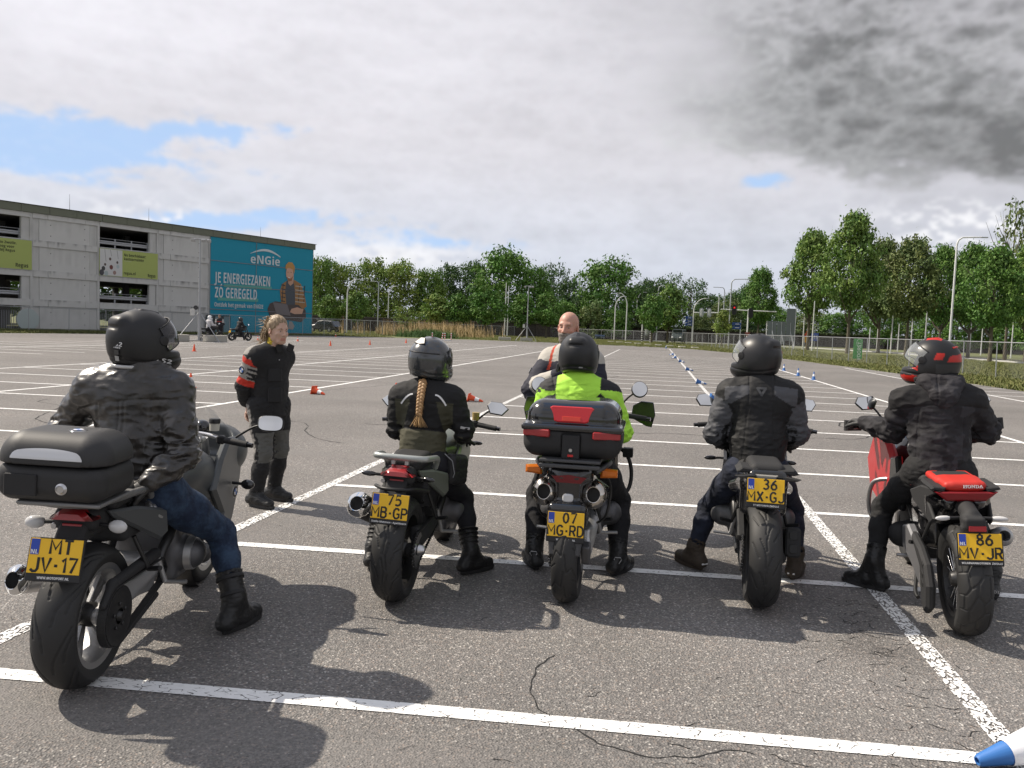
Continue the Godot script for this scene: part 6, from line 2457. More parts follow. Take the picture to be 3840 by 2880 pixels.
func roundel(parent: Node3D, xf: Transform3D, r: float) -> void:
	var b := part("badge", parent)
	b.transform = xf
	var mb := MB.new()
	mb.lathe([Vector2(0, 0.0015), Vector2(r * 0.62, 0.0015), Vector2(r * 0.66, 0.003), Vector2(r, 0.002), Vector2(r * 1.02, -0.001)], Transform3D(Basis(Vector3.RIGHT, PI / 2), Vector3.ZERO), 24)
	obj("badge_ring", mb, mat(lin(0.015, 0.015, 0.018), 0.3), b)
	var q := MB.new()
	for k in 4:
		q.col = lin(0.03, 0.13, 0.42) if k % 2 == 1 else lin(0.75, 0.75, 0.76)
		var pts := [Vector3(0, 0, 0.004)]
		for j in 7:
			var a := PI / 2 * (k + j / 6.0)
			pts.append(Vector3(cos(a), sin(a), 0) * r * 0.62 + Vector3(0, 0, 0.004))
		q.face(pts, Vector3.BACK)
	obj("badge_centre", q, vmat(0.3), b)
	var e := MB.new()
	var ring := []
	for k in 24:
		var a := TAU * k / 24.0
		ring.append(Vector3(cos(a), sin(a), 0) * r)
	e.tube(ring, r * 0.05, 5, false, Vector2.ONE, true)
	obj("badge_edge", e, M.chrome, b)

func arm_near(J: Dictionary, p: Vector3) -> Array:
	var best := ["", 0.0, 9.0]
	for q in ["L", "R"]:
		for k in 2:
			var a: Vector3 = J[q + ("S" if k == 0 else "E")]
			var b: Vector3 = J[q + ("E" if k == 0 else "W")]
			var ba := b - a
			var t := clampf((p - a).dot(ba) / ba.length_squared(), 0.0, 1.0)
			var d := (p - a - ba * t).length()
			if d < best[2]:
				best = [q, k + t, d]
	return best

func tube_scarf(parent: Node3D, J: Dictionary, c: Color, r := 0.072, lift := 0.07) -> void:
	var nt: Vector3 = (J.head - J.neck).normalized()
	var f := SDF.new(J.neck - Vector3(0.16, 0.14, 0.16), J.neck + Vector3(0.16, 0.22, 0.16), 0.006)
	f.cap(J.neck + nt * 0.01, J.neck + nt * lift, r, r * 0.94, 0.01)
	var nz := fold_noise(8)
	f.warp(func(p: Vector3) -> float:
		return crease(nz, p, 0.008, 17.0), 0.03)
	f.half_space(J.neck + nt * (lift + 0.02), nt, 0.01)
	var mb := MB.new()
	f.mesh(mb, func(p: Vector3, _n: Vector3) -> Color:
		return c if nz.get_noise_3d(p.x * 34.0, p.y * 50.0, p.z * 34.0) < 0.3 else lin(0.02, 0.02, 0.02))
	obj("neck_tube", mb, grain(vmat(0.8), M.weave_n, 30.0, 0.5), parent)

func rider_node(label: String, J: Dictionary) -> Node3D:
	return thing("person", label, "person", J.base, 0.0, "riders lined up on motorcycles")

func strip_patch(mb: MB, pts: Array, w: float, n: Vector3, th := 0.003) -> void:
	for i in pts.size() - 1:
		mb.bar(pts[i], pts[i + 1], w, th, n)

func on_surface(mb: MB, from: Vector3, dir: Vector3) -> Array:
	var best := 1e9
	var hit := []
	for i in range(0, mb.ix.size(), 3):
		var r = Geometry3D.ray_intersects_triangle(from, dir, mb.v[mb.ix[i]], mb.v[mb.ix[i + 1]], mb.v[mb.ix[i + 2]])
		if r != null:
			var d: float = (r - from).length()
			if d < best:
				best = d
				hit = [r, (mb.n[mb.ix[i]] + mb.n[mb.ix[i + 1]] + mb.n[mb.ix[i + 2]]).normalized()]
	return hit

func ribbon(mb: MB, src: MB, pts: Array, dir: Vector3, w: float, up: Vector3, lift := 0.004) -> void:
	var last := -1
	for i in pts.size():
		var h := on_surface(src, pts[i], dir)
		if h.is_empty():
			last = -1
			continue
		var t: Vector3 = (pts[mini(i + 1, pts.size() - 1)] - pts[maxi(i - 1, 0)]).normalized()
		var nn: Vector3 = h[1]
		if nn.dot(dir) > 0.0:
			nn = -nn
		var sx := nn.cross(t).normalized() * w * 0.5
		var k := mb.add(h[0] + nn * lift - sx, nn)
		mb.add(h[0] + nn * lift + sx, nn)
		if last >= 0:
			mb.quad(last, last + 1, k + 1, k)
		last = k

func make_rider_a() -> void:
	var J: Dictionary = RIDER_A
	var t := rider_node("seated rider in a black leather jacket and blue jeans, leftmost motorcycle", J)
	obj("body", body_mesh(J, 1.0, lin(0.45, 0.28, 0.2)), vmat(0.6), t)
	var nz := fold_noise(71)
	var up: Vector3 = (J.chest - J.hip).normalized()
	var side: Vector3 = (J.RS - J.LS).normalized()
	var fw: Vector3 = J.fwd
	var ch: Vector3 = J.chest
	var seam := func(p: Vector3) -> float:
		var q: Vector3 = p - ch
		var x := q.dot(side)
		var y := q.dot(up)
		var z := q.dot(fw)
		if z > 0.02 or absf(x) > 0.25:
			return 0.0
		var d := 0.0045 * exp(-pow((y + 0.015 + 0.25 * x * x) / 0.007, 2.0))
		if y < -0.015:
			for sx in [-0.125, -0.012, 0.012, 0.125]:
				d += 0.0035 * exp(-pow((x - sx) / 0.006, 2.0))
		return d
	var jm := jacket_mesh(J, 1.02, func(p: Vector3, _n: Vector3) -> Color:
		var w := nz.get_noise_3d(p.x * 14.0, p.y * 14.0, p.z * 14.0)
		return lin(0.02, 0.018, 0.0165).lerp(lin(0.036, 0.031, 0.027), clampf(w + 0.4, 0.0, 1.0)), {"amp": 0.0125, "hem": 0.05, "collar": 0.05, "cell": 0.0072, "seam": seam, "fat": 1.04, "waist": 0.165, "skirt": 0.175, "freq": 7.5})
	var lm := vmat(0.36)
	lm = grain(lm, M.leather_n, 9.0, 0.3)
	lm.clearcoat_enabled = true
	lm.clearcoat = 0.5
	lm.clearcoat_roughness = 0.32
	obj("jacket", jm, lm, t)
	var jn := fold_noise(15)
	obj("jeans", trousers_mesh(J, 1.02, func(p: Vector3, _n: Vector3) -> Color:
		var w := jn.get_noise_3d(p.x * 9.0, p.y * 9.0, p.z * 9.0) + 0.6 * jn.get_noise_3d(p.x * 60.0, p.y * 60.0, p.z * 60.0)
		return lin(0.01, 0.02, 0.045).lerp(lin(0.036, 0.065, 0.115), clampf(w * 0.8 + 0.42, 0.0, 1.0)), 0.66, 1.02, 0.007), grain(vmat(0.85), M.weave_n, 22.0, 0.7), t)
	var bm := grain(mat(lin(0.012, 0.012, 0.012), 0.5), M.leather_n, 12.0, 0.4)
	for q in ["R", "L"]:
		var b := part("boot", t)
		var ms := boot_mesh(J[q + "A"], J[q + "T"], J[q + "K"], 0.15, 1.12)
		obj("upper", ms[0], bm, b)
		obj("sole", ms[1], M.rubber, b)
		var st := MB.new()
		var a: Vector3 = J[q + "A"]
		var sh: Vector3 = (J[q + "K"] - a).normalized()
		for k in 2:
			var ring := []
			var c := a + sh * (0.02 + k * 0.085)
			var ex := sh.cross(Vector3.FORWARD).normalized()
			for i in 16:
				var an := TAU * i / 16.0
				ring.append(c + (ex * cos(an) + sh.cross(ex) * sin(an)) * (0.062 + 0.007 * k))
			st.tube(ring, 0.013, 6, false, Vector2(1.0, 0.35), true)
		obj("strap", st, M.black_matt, b)
	var gm := grain(mat(lin(0.016, 0.015, 0.014), 0.36), M.leather_n, 14.0, 0.5)
	var rw: Vector3 = J.RW
	var fd: Vector3 = (J.RW - J.RE).normalized()
	obj("glove", hand_mesh(rw, (fd + V(-0.25, -0.28, 0.1)).normalized(), V(0.25, 0.85, 0.45), false, 0.42, 1.08, 1.22), gm, t)
	var lw: Vector3 = J.LW
	obj("glove", hand_mesh(lw, (lw - J.LE).normalized(), V(-0.3, 0.8, 0.4), true, 0.4, 1.08, 1.22), gm, t)
	tube_scarf(t, J, lin(0.45, 0.3, 0.02), 0.068, 0.07)
	var bs := frame(V(0.456, -0.03, -0.888), V(0.03, 1, 0.02))
	var h := helmet(t, J.head, bs, grain(mat(lin(0.0105, 0.0105, 0.0115), 0.46), M.fine_n, 30.0, 0.1), {"s": 1.06, "open": 0.42, "spoiler": true})
	var wm := mat(lin(0.6, 0.6, 0.6), 0.4)
	for e in [["LS2", 0.02, V(-0.05, -0.012, -0.151), 198.0, -3.0, 0.06], ["STROBE II", 0.008, V(-0.052, -0.028, -0.151), 198.0, -3.0, 0.04], ["LS2", 0.021, V(-0.126, -0.078, 0.035), 262.0, -9.0, 0.075]]:
		text(e[0], e[1], wm, h, at_turn(e[2] * 1.06, -4.0 if e[3] < 200.0 else 12.0, e[3], e[4]), "lettering", 0.002, true, "Droid Sans", 1.0, e[5])
	var lab := MB.new()
	lab.box(at_turn(V(-0.05, -0.05, -0.151) * 1.06, 8.0, 198.0, 0), V(0.026, 0.022, 0.002))
	obj("badge", lab, mat(lin(0.05, 0.05, 0.05), 0.4), h)
	lab = MB.new()
	lab.box(at_turn(V(-0.05, -0.078, -0.147) * 1.06, 14.0, 198.0, 0), V(0.022, 0.024, 0.002))
	obj("care_label", lab, mat(lin(0.35, 0.35, 0.34), 0.5), h)
	var rl := MB.new()
	var pts := []
	for i in 9:
		var a := lerpf(-1.0, 1.0, i / 8.0)
		pts.append(V(sin(a) * 0.112, -0.112 - 0.004 * cos(a), -0.012 - cos(a) * 0.126) * 1.06)
	rl.tube(pts, 0.006, 6, true, Vector2(1.6, 0.6))
	obj("reflective_edge", rl, mat(lin(0.5, 0.5, 0.5), 0.3, 0.4), h)

func make_rider_b() -> void:
	var J: Dictionary = RIDER_B
	var t := rider_node("seated rider with a long blond plait, black and olive jacket", J)
	obj("body", body_mesh(J, 0.88, lin(0.5, 0.32, 0.24)), vmat(0.6), t)
	var up: Vector3 = (J.chest - J.hip).normalized()
	var side: Vector3 = (J.RS - J.LS).normalized()
	var fw: Vector3 = J.fwd
	var ch: Vector3 = J.chest
	var blk := lin(0.011, 0.011, 0.012)
	var olive := lin(0.075, 0.072, 0.045)
	var jf := func(p: Vector3, _n: Vector3) -> Color:
		var q: Vector3 = p - ch
		var x := q.dot(side)
		var y := q.dot(up)
		var ar := arm_near(J, p)
		if ar[2] < 0.075 and absf(x) > 0.155:
			return blk
		if y < -0.165:
			return olive
		if absf(x) > 0.118 - 0.25 * (y + 0.12) and absf(x) < 0.19 and y < 0.02 and q.dot(fw) < 0.06:
			return olive * 0.72
		return blk
	var seam := func(p: Vector3) -> float:
		var q: Vector3 = p - ch
		var y := q.dot(up)
		var x := q.dot(side)
		return 0.004 * exp(-pow((y - 0.005) / 0.006, 2.0)) + 0.012 * exp(-pow((y + 0.16) / 0.012, 2.0)) + 0.004 * exp(-pow((y + 0.375 - 0.6 * x * x) / 0.006, 2.0))
	var jm := jacket_mesh(J, 0.9, jf, {"amp": 0.007, "hem": 0.055, "collar": 0.05, "seam": seam, "fat": 1.06, "waist": 0.14, "skirt": 0.185, "arm": 0.98})
	obj("jacket", jm, grain(vmat(0.8), M.weave_n, 20.0, 0.6), t)
	var rb := MB.new()
	for sx in [-1.0, 1.0]:
		var pts := []
		for i in 6:
			var k := i / 5.0
			pts.append(ch + side * sx * lerpf(0.072, 0.145, k) + up * lerpf(0.078, 0.000 + 0.012, k * k) - fw * 0.5)
		ribbon(rb, jm, pts, fw, 0.011, up)
	obj("reflective_piping", rb, mat(lin(0.75, 0.75, 0.75), 0.35), t)
	rb = MB.new()
	var mid: Vector3 = J.RE.lerp(J.RS, 0.12)
	rb.box(Transform3D(frame(V(0.35, 0, 1), V(0.15, 1, 0)), mid + V(0.03, 0, 0.062)), V(0.062, 0.016, 0.006), 0.002)
	obj("reflective_tab", rb, mat(lin(0.45, 0.45, 0.45), 0.4), t)
	obj("trousers", trousers_mesh(J, 0.92, func(_p: Vector3, _n: Vector3) -> Color:
		return lin(0.013, 0.0135, 0.018), 0.72, 1.0, 0.003, 0.009, 0.168), grain(vmat(0.8), M.weave_n, 24.0, 0.4), t)
	var bm := grain(mat(lin(0.012, 0.012, 0.012), 0.48), M.leather_n, 12.0, 0.4)
	for q in ["R", "L"]:
		var b := part("boot", t)
		var ms := boot_mesh(J[q + "A"], J[q + "T"], J[q + "K"], 0.145, 1.02)
		obj("upper", ms[0], bm, b)
		obj("sole", ms[1], M.rubber, b)
		var lace := MB.new()
		var a: Vector3 = J[q + "A"]
		var sh: Vector3 = (J[q + "K"] - a).normalized()
		for k in 4:
			var ring := []
			var c := a + sh * (0.055 + k * 0.03)
			var ex := sh.cross(Vector3.FORWARD).normalized()
			for i in 14:
				var an := TAU * i / 14.0
				ring.append(c + (ex * cos(an) + sh.cross(ex) * sin(an)) * (0.057 + 0.003 * k))
			lace.tube(ring, 0.008, 5, false, Vector2.ONE, true)
		obj("padding_roll", lace, bm, b)
	var gm := grain(mat(lin(0.015, 0.015, 0.016), 0.6), M.leather_n, 14.0, 0.4)
	for q in ["L", "R"]:
		obj("glove", hand_mesh(J[q + "W"], V(0, -0.15, -1), V(0, 1, 0), q == "L", 0.5, 0.92, 1.15), gm, t)
	var bag := SDF.new(V(0.02, -0.24, -0.3), V(0.34, 0.24, 0.22), 0.007)
	bag.brick(Transform3D(frame(V(0.75, 0.05, 0.45), V(0.05, 1, -0.12)), V(0.0, 0.0, 0.0) + V(0.205, 0.0, -0.02)), V(0.085, 0.1, 0.05), 0.04, 0.01)
	var bmesh := MB.new()
	var bz := fold_noise(19)
	bag.warp(func(p: Vector3) -> float:
		return crease(bz, p, 0.004, 14.0), 0.03)
	bag.mesh(bmesh)
	obj("thigh_bag", bmesh, grain(mat(lin(0.013, 0.013, 0.014), 0.6), M.weave_n, 24.0, 0.5), t, T(J.hip + V(0.02, -0.02, -0.02)))
	var zp := MB.new()
	zp.tube([J.hip + V(0.17, 0.09, 0.035), J.hip + V(0.225, 0.05, 0.05), J.hip + V(0.24, -0.03, 0.045), J.hip + V(0.22, -0.085, 0.04)], 0.0035, 5)
	obj("bag_piping", zp, mat(lin(0.25, 0.25, 0.26), 0.5), t)
	var bs := frame(V(0.42, -0.03, -0.9), V(0.05, 1, 0.05))
	var hm := mat(lin(0.055, 0.058, 0.062), 0.25, 0.35)
	hm.clearcoat_enabled = true
	hm.clearcoat = 0.9
	hm.clearcoat_roughness = 0.06
	var h := helmet(t, J.head, bs, hm, {"s": 1.0, "open": 0.12, "visor": M.smoke})
	var vent := MB.new()
	vent.prism([Vector2(-0.045, 0.0), Vector2(-0.018, 0.05), Vector2(0.018, 0.05), Vector2(0.045, 0.0), Vector2(0.0, -0.012)], 0.014, at_turn(V(0, 0.105, -0.125), -42.0, 180.0, 0), 0.004)
	obj("rear_vent", vent, mat(lin(0.015, 0.015, 0.016), 0.35), h)
	var band := MB.new()
	var pts := []
	for i in 13:
		var a := lerpf(-1.25, 1.25, i / 12.0)
		pts.append(V(sin(a) * 0.1265, 0.052, -0.012 - cos(a) * 0.15))
	band.tube(pts, 0.004, 5)
	obj("vent_ridge", band, mat(lin(0.02, 0.02, 0.021), 0.4), h)
	var ic := MB.new()
	ic.box(at_turn(V(0.128, -0.085, -0.01), 0, 0, 8.0), V(0.024, 0.055, 0.075), 0.01)
	obj("intercom", ic, M.black, h)
	var pl := MB.new()
	var root: Vector3 = J.neck + V(0.0, 0.045, 0.085)
	var tip: Vector3 = J.chest + V(-0.005, -0.055, 0.155)
	var hz := fold_noise(33)
	for s in 3:
		var pp := []
		var rr := []
		for i in 49:
			var k := i / 48.0
			var a := k * TAU * 3.6 + s * TAU / 3.0
			var c := root.lerp(tip, k) + V(0, 0, 0.016 * sin(k * PI))
			pp.append(c + V(sin(a) * 0.0165, 0, 0.009 * sin(2.0 * a)) * (1.0 - 0.25 * k))
			rr.append(0.0165 * (1.0 - 0.32 * k) * (0.72 + 0.36 * absf(cos(a))))
		pl.col = lin(0.36, 0.2, 0.085).lerp(lin(0.46, 0.28, 0.13), s * 0.5)
		pl.tube(pp, rr, 9)
	var hairm := grain(vmat(0.42), noise_tex(256, 0.08, FastNoiseLite.TYPE_SIMPLEX, [], 3, 6, 6.0), 14.0, 0.8)
	obj("plait", pl, hairm, t)
	var band2 := MB.new()
	band2.ball(tip, V(0.014, 0.01, 0.012), 10)
	obj("hair_tie", band2, M.black, t)
	var ends := MB.new()
	var rg := RandomNumberGenerator.new()
	rg.seed = 4
	for k in 90:
		var a := rg.randfn(0, 0.018)
		var b := rg.randfn(0, 0.01)
		ends.col = lin(0.3, 0.17, 0.07).lerp(lin(0.48, 0.3, 0.13), rg.randf())
		ends.tube([tip + V(a * 0.25, 0, b * 0.3), tip + V(a * 0.8, -0.04, b), tip + V(a * 1.25, -0.075 + rg.randf() * 0.02, b * 1.2)], [0.0028, 0.0026, 0.0008], 4)
	for k in 70:
		var f := rg.randf()
		var c := root.lerp(tip, f)
		var a := rg.randf_range(-0.026, 0.026)
		ends.col = lin(0.36, 0.22, 0.09).lerp(lin(0.5, 0.32, 0.15), rg.randf())
		ends.tube([c + V(a * 0.6, 0, 0.012), c + V(a * 1.1, -0.018, 0.012), c + V(a * 1.25, -0.04, 0.008)], [0.0006, 0.0005, 0.0003], 3)
	obj("loose_hair", ends, hairm, t)

func make_rider_c() -> void:
	var J: Dictionary = RIDER_C
	var t := rider_node("seated rider in a bright neon green jacket behind a large top box", J)
	obj("body", body_mesh(J, 1.0, lin(0.45, 0.28, 0.2)), vmat(0.6), t)
	var up: Vector3 = (J.chest - J.hip).normalized()
	var side: Vector3 = (J.RS - J.LS).normalized()
	var fw: Vector3 = J.fwd
	var ch: Vector3 = J.chest
	var neon := lin(0.44, 0.84, 0.075)
	var blk := lin(0.014, 0.014, 0.016)
	var jf := func(p: Vector3, n: Vector3) -> Color:
		var q: Vector3 = p - ch
		var x := absf(q.dot(side))
		var y := q.dot(up)
		var z := q.dot(fw)
		if x > 0.15 and y > 0.055 and n.y > 0.15:
			return blk
		var u := x * 0.62 + y * 0.78
		var v := x * 0.78 - y * 0.62
		if z < 0.0 and u > 0.062 and u < 0.118 and v > 0.095 and v < 0.21:
			return blk
		return neon
	var seam := func(p: Vector3) -> float:
		var q: Vector3 = p - ch
		var x := absf(q.dot(side))
		var y := q.dot(up)
		var d := 0.004 * exp(-pow((x - 0.135 - 0.28 * y) / 0.006, 2.0))
		var r := maxf(absf(x) - 0.055, absf(y - 0.03) - 0.055)
		d += 0.003 * exp(-pow(r / 0.005, 2.0))
		return d if q.dot(fw) < 0.0 else 0.0
	var jm := jacket_mesh(J, 1.0, jf, {"amp": 0.009, "hem": 0.1, "collar": 0.06, "seam": seam, "fat": 1.08, "waist": 0.165, "skirt": 0.19})
	obj("jacket", jm, grain(vmat(0.75), M.weave_n, 18.0, 0.4), t)
	obj("trousers", trousers_mesh(J, 1.06, func(_p: Vector3, _n: Vector3) -> Color:
		return lin(0.012, 0.012, 0.014), 0.8, 1.10, 0.007, 0.01), grain(vmat(0.85), M.weave_n, 22.0, 0.6), t)
	var bm := grain(mat(lin(0.012, 0.012, 0.012), 0.45), M.leather_n, 12.0, 0.4)
	for q in ["R", "L"]:
		var b := part("boot", t)
		var ms := boot_mesh(J[q + "A"], J[q + "T"], J[q + "K"], 0.1, 1.10)
		obj("upper", ms[0], bm, b)
		obj("sole", ms[1], M.rubber, b)
		var lg := MB.new()
		var a: Vector3 = J[q + "A"]
		var hit := on_surface(ms[0], V(a.x + 0.005, 0.115, a.z + 0.4), V(0, 0, -1))
		if not hit.is_empty():
			var tri := []
			for k in 3:
				var an := -PI / 2 + TAU * k / 3.0
				for e in [-0.25, 0.25]:
					tri.append(hit[0] + V(cos(an + e) * 0.026, sin(an + e) * 0.026, 0.004))
			lg.tube(tri, 0.0032, 5, false, Vector2.ONE, true)
			obj("heel_badge", lg, mat(lin(0.5, 0.5, 0.5), 0.4), b)
	var gm := grain(mat(lin(0.015, 0.015, 0.016), 0.6), M.leather_n, 14.0, 0.4)
	for q in ["L", "R"]:
		obj("glove", hand_mesh(J[q + "W"], V(0, -0.1, -1), V(0, 1, 0), q == "L", 0.5, 1.05, 1.2), gm, t)
	tube_scarf(t, J, lin(0.62, 0.36, 0.02), 0.07, 0.075)
	var bs := frame(V(0.03, -0.05, -1), V(0, 1, 0))
	var h := helmet(t, J.head, bs, grain(mat(lin(0.013, 0.0133, 0.0143), 0.42), M.fine_n, 30.0, 0.08), {"s": 1.04, "open": 0.1, "spoiler": true})
	var tp := MB.new()
	tp.prism([Vector2(-0.016, -0.022), Vector2(-0.009, 0.03), Vector2(0.009, 0.03), Vector2(0.016, -0.022)], 0.01, at_turn(V(0, 0.128, -0.108), -42.0, 180.0, 0), 0.003)
	obj("rear_vent", tp, mat(lin(0.02, 0.02, 0.022), 0.4), h)
	var ic := MB.new()
	ic.box(at_turn(V(0.136, -0.088, -0.0), 0, 0, 8.0), V(0.03, 0.06, 0.05), 0.01)
	obj("intercom", ic, M.dark_metal, h)
	var lb := MB.new()
	lb.box(at_turn(V(-0.035, -0.082, -0.148), 12.0, 194.0, 0), V(0.026, 0.009, 0.003), 0.001)
	obj("brand_tag", lb, mat(lin(0.3, 0.3, 0.3), 0.4), h)

func make_rider_d() -> void:
	var J: Dictionary = RIDER_D
	var t := rider_node("seated rider in a black jacket with grey shoulder panels and blue jeans", J)
	obj("body", body_mesh(J, 1.0, lin(0.5, 0.31, 0.22)), vmat(0.6), t)
	var up: Vector3 = (J.chest - J.hip).normalized()
	var side: Vector3 = (J.RS - J.LS).normalized()
	var fw: Vector3 = J.fwd
	var ch: Vector3 = J.chest
	var blk := lin(0.0105, 0.0105, 0.0115)
	var gry := lin(0.075, 0.078, 0.086)
	var jf := func(p: Vector3, n: Vector3) -> Color:
		var q: Vector3 = p - ch
		var x := absf(q.dot(side))
		var y := q.dot(up)
		var z := q.dot(fw)
		var ar := arm_near(J, p)
		if z < 0.05 and x > 0.078 and y < 0.105 - (x - 0.078) * 0.1 and y > 0.1 - (x - 0.078) * 0.0 - 0.125 - maxf(0.0, 0.135 - x) * -1.1 and x < 0.235 and ar[1] < 1.05 and y > -0.03 + (0.2 - x) * 0.62:
			return gry
		if ar[2] < 0.1 and x > 0.17 and ar[1] > 0.15 and ar[1] < 1.25 and n.dot(fw) < 0.35 and n.dot(side) * signf(q.dot(side)) > -0.35:
			return gry * (1.0 if ar[1] < 0.95 else 0.85)
		if x < 0.075 + maxf(0.0, -y) * -0.02 and z < 0.0:
			return blk * 1.15
		return blk
	var seam := func(p: Vector3) -> float:
		var q: Vector3 = p - ch
		var x := absf(q.dot(side))
		var y := q.dot(up)
		if q.dot(fw) > 0.0:
			return 0.0
		var d := 0.0035 * exp(-pow((x - 0.078 + 0.06 * minf(0.0, y)) / 0.006, 2.0))
		return d
	var jm := jacket_mesh(J, 1.02, jf, {"amp": 0.008, "hem": -0.02, "collar": 0.05, "seam": seam, "fat": 1.06, "waist": 0.16, "skirt": 0.166, "arm": 1.04})
	obj("jacket", jm, grain(vmat(0.72), M.weave_n, 20.0, 0.35), t)
	var mk := MB.new()
	var c := ch + up * 0.085 - fw * 0.5
	var tri := []
	for k in 3:
		var a := -PI / 2 + TAU * k / 3.0
		tri.append(c + (side * cos(a) + up * sin(a)) * 0.03)
	for k in 3:
		var pts := []
		for i in 5:
			pts.append(tri[k].lerp(tri[(k + 1) % 3], lerpf(-0.12, 0.86, i / 4.0)))
		ribbon(mk, jm, pts, fw, 0.016, up, 0.003)
	obj("chest_mark", mk, mat(lin(0.055, 0.056, 0.06), 0.5), t)
	var sh := SDF.new(J.hip - V(0.26, 0.14, 0.26), J.hip + V(0.26, 0.22, 0.26), 0.009)
	sh.cap(J.hip - up * 0.02, J.hip + up * 0.12, 0.158, 0.152, 0.03, fw, 0.82)
	sh.half_space(J.hip - up * 0.035, -up, 0.01)
	var sn := fold_noise(4)
	sh.warp(func(p: Vector3) -> float:
		return crease(sn, p, 0.008, 12.0), 0.03)
	var sm := MB.new()
	sh.mesh(sm)
	obj("shirt", sm, mat(lin(0.013, 0.013, 0.015), 0.9), t)
	var jn := fold_noise(25)
	obj("jeans", trousers_mesh(J, 1.0, func(p: Vector3, _n: Vector3) -> Color:
		var w := jn.get_noise_3d(p.x * 9.0, p.y * 9.0, p.z * 9.0)
		return lin(0.008, 0.011, 0.022).lerp(lin(0.018, 0.024, 0.044), clampf(w + 0.45, 0.0, 1.0)), 0.88, 1.0, 0.007, 0.009, 0.15), grain(vmat(0.85), M.weave_n, 22.0, 0.7), t)
	var bm := grain(mat(lin(0.052, 0.038, 0.026), 0.75), M.leather_n, 12.0, 0.4)
	for q in ["R", "L"]:
		var b := part("shoe", t)
		var ms := boot_mesh(J[q + "A"], J[q + "T"], J[q + "K"], 0.05, 1.06)
		obj("upper", ms[0], bm, b)
		obj("sole", ms[1], mat(lin(0.06, 0.045, 0.032), 0.8), b)
		var a: Vector3 = J[q + "A"]
		var d := V(J[q + "T"].x - a.x, 0, J[q + "T"].z - a.z).normalized()
		var rt := MB.new()
		rt.box(Transform3D(frame(-d, Vector3.UP), V(a.x, 0.055, a.z) - d * 0.106), V(0.05, 0.012, 0.006), 0.002)
		obj("reflective_tab", rt, mat(lin(0.75, 0.75, 0.75), 0.4), b)
	var gm := mat(lin(0.02, 0.02, 0.02), 0.6)
	for q in ["L", "R"]:
		obj("glove", hand_mesh(J[q + "W"], V(0, -0.15, -1), V(0, 1, 0), q == "L", 0.5, 1.0, 1.15), gm, t)
	tube_scarf(t, J, lin(0.7, 0.4, 0.02), 0.078, 0.085)
	var bs := frame(V(-0.76, -0.02, -0.65), V(-0.03, 1, 0.02))
	var h := helmet(t, J.head, bs, grain(mat(lin(0.015, 0.015, 0.0165), 0.4), M.fine_n, 30.0, 0.08), {"s": 1.05, "open": 0.5, "visor": M.glass, "spoiler": true})
	var sk := MB.new()
	sk.tube([V(-0.056, 0.035, -0.15), V(-0.07, 0.05, -0.142), V(-0.082, 0.035, -0.135), V(-0.07, 0.018, -0.148), V(-0.064, -0.01, -0.153)], 0.0045, 5)
	obj("sticker_outline", sk, mat(lin(0.6, 0.6, 0.6), 0.5), h)
	sk = MB.new()
	sk.ball(V(-0.069, 0.034, -0.144), V(0.013, 0.014, 0.006), 10)
	obj("sticker", sk, mat(lin(0.45, 0.05, 0.05), 0.5), h)
	sk = MB.new()
	sk.prism([Vector2(-0.05, -0.01), Vector2(0.045, -0.022), Vector2(0.03, 0.014), Vector2(-0.02, 0.02)], 0.004, at_turn(V(-0.086, 0.112, -0.055), -44.0, -112.0, 0), 0.001)
	obj("shell_panel", sk, mat(lin(0.05, 0.05, 0.054), 0.4), h)

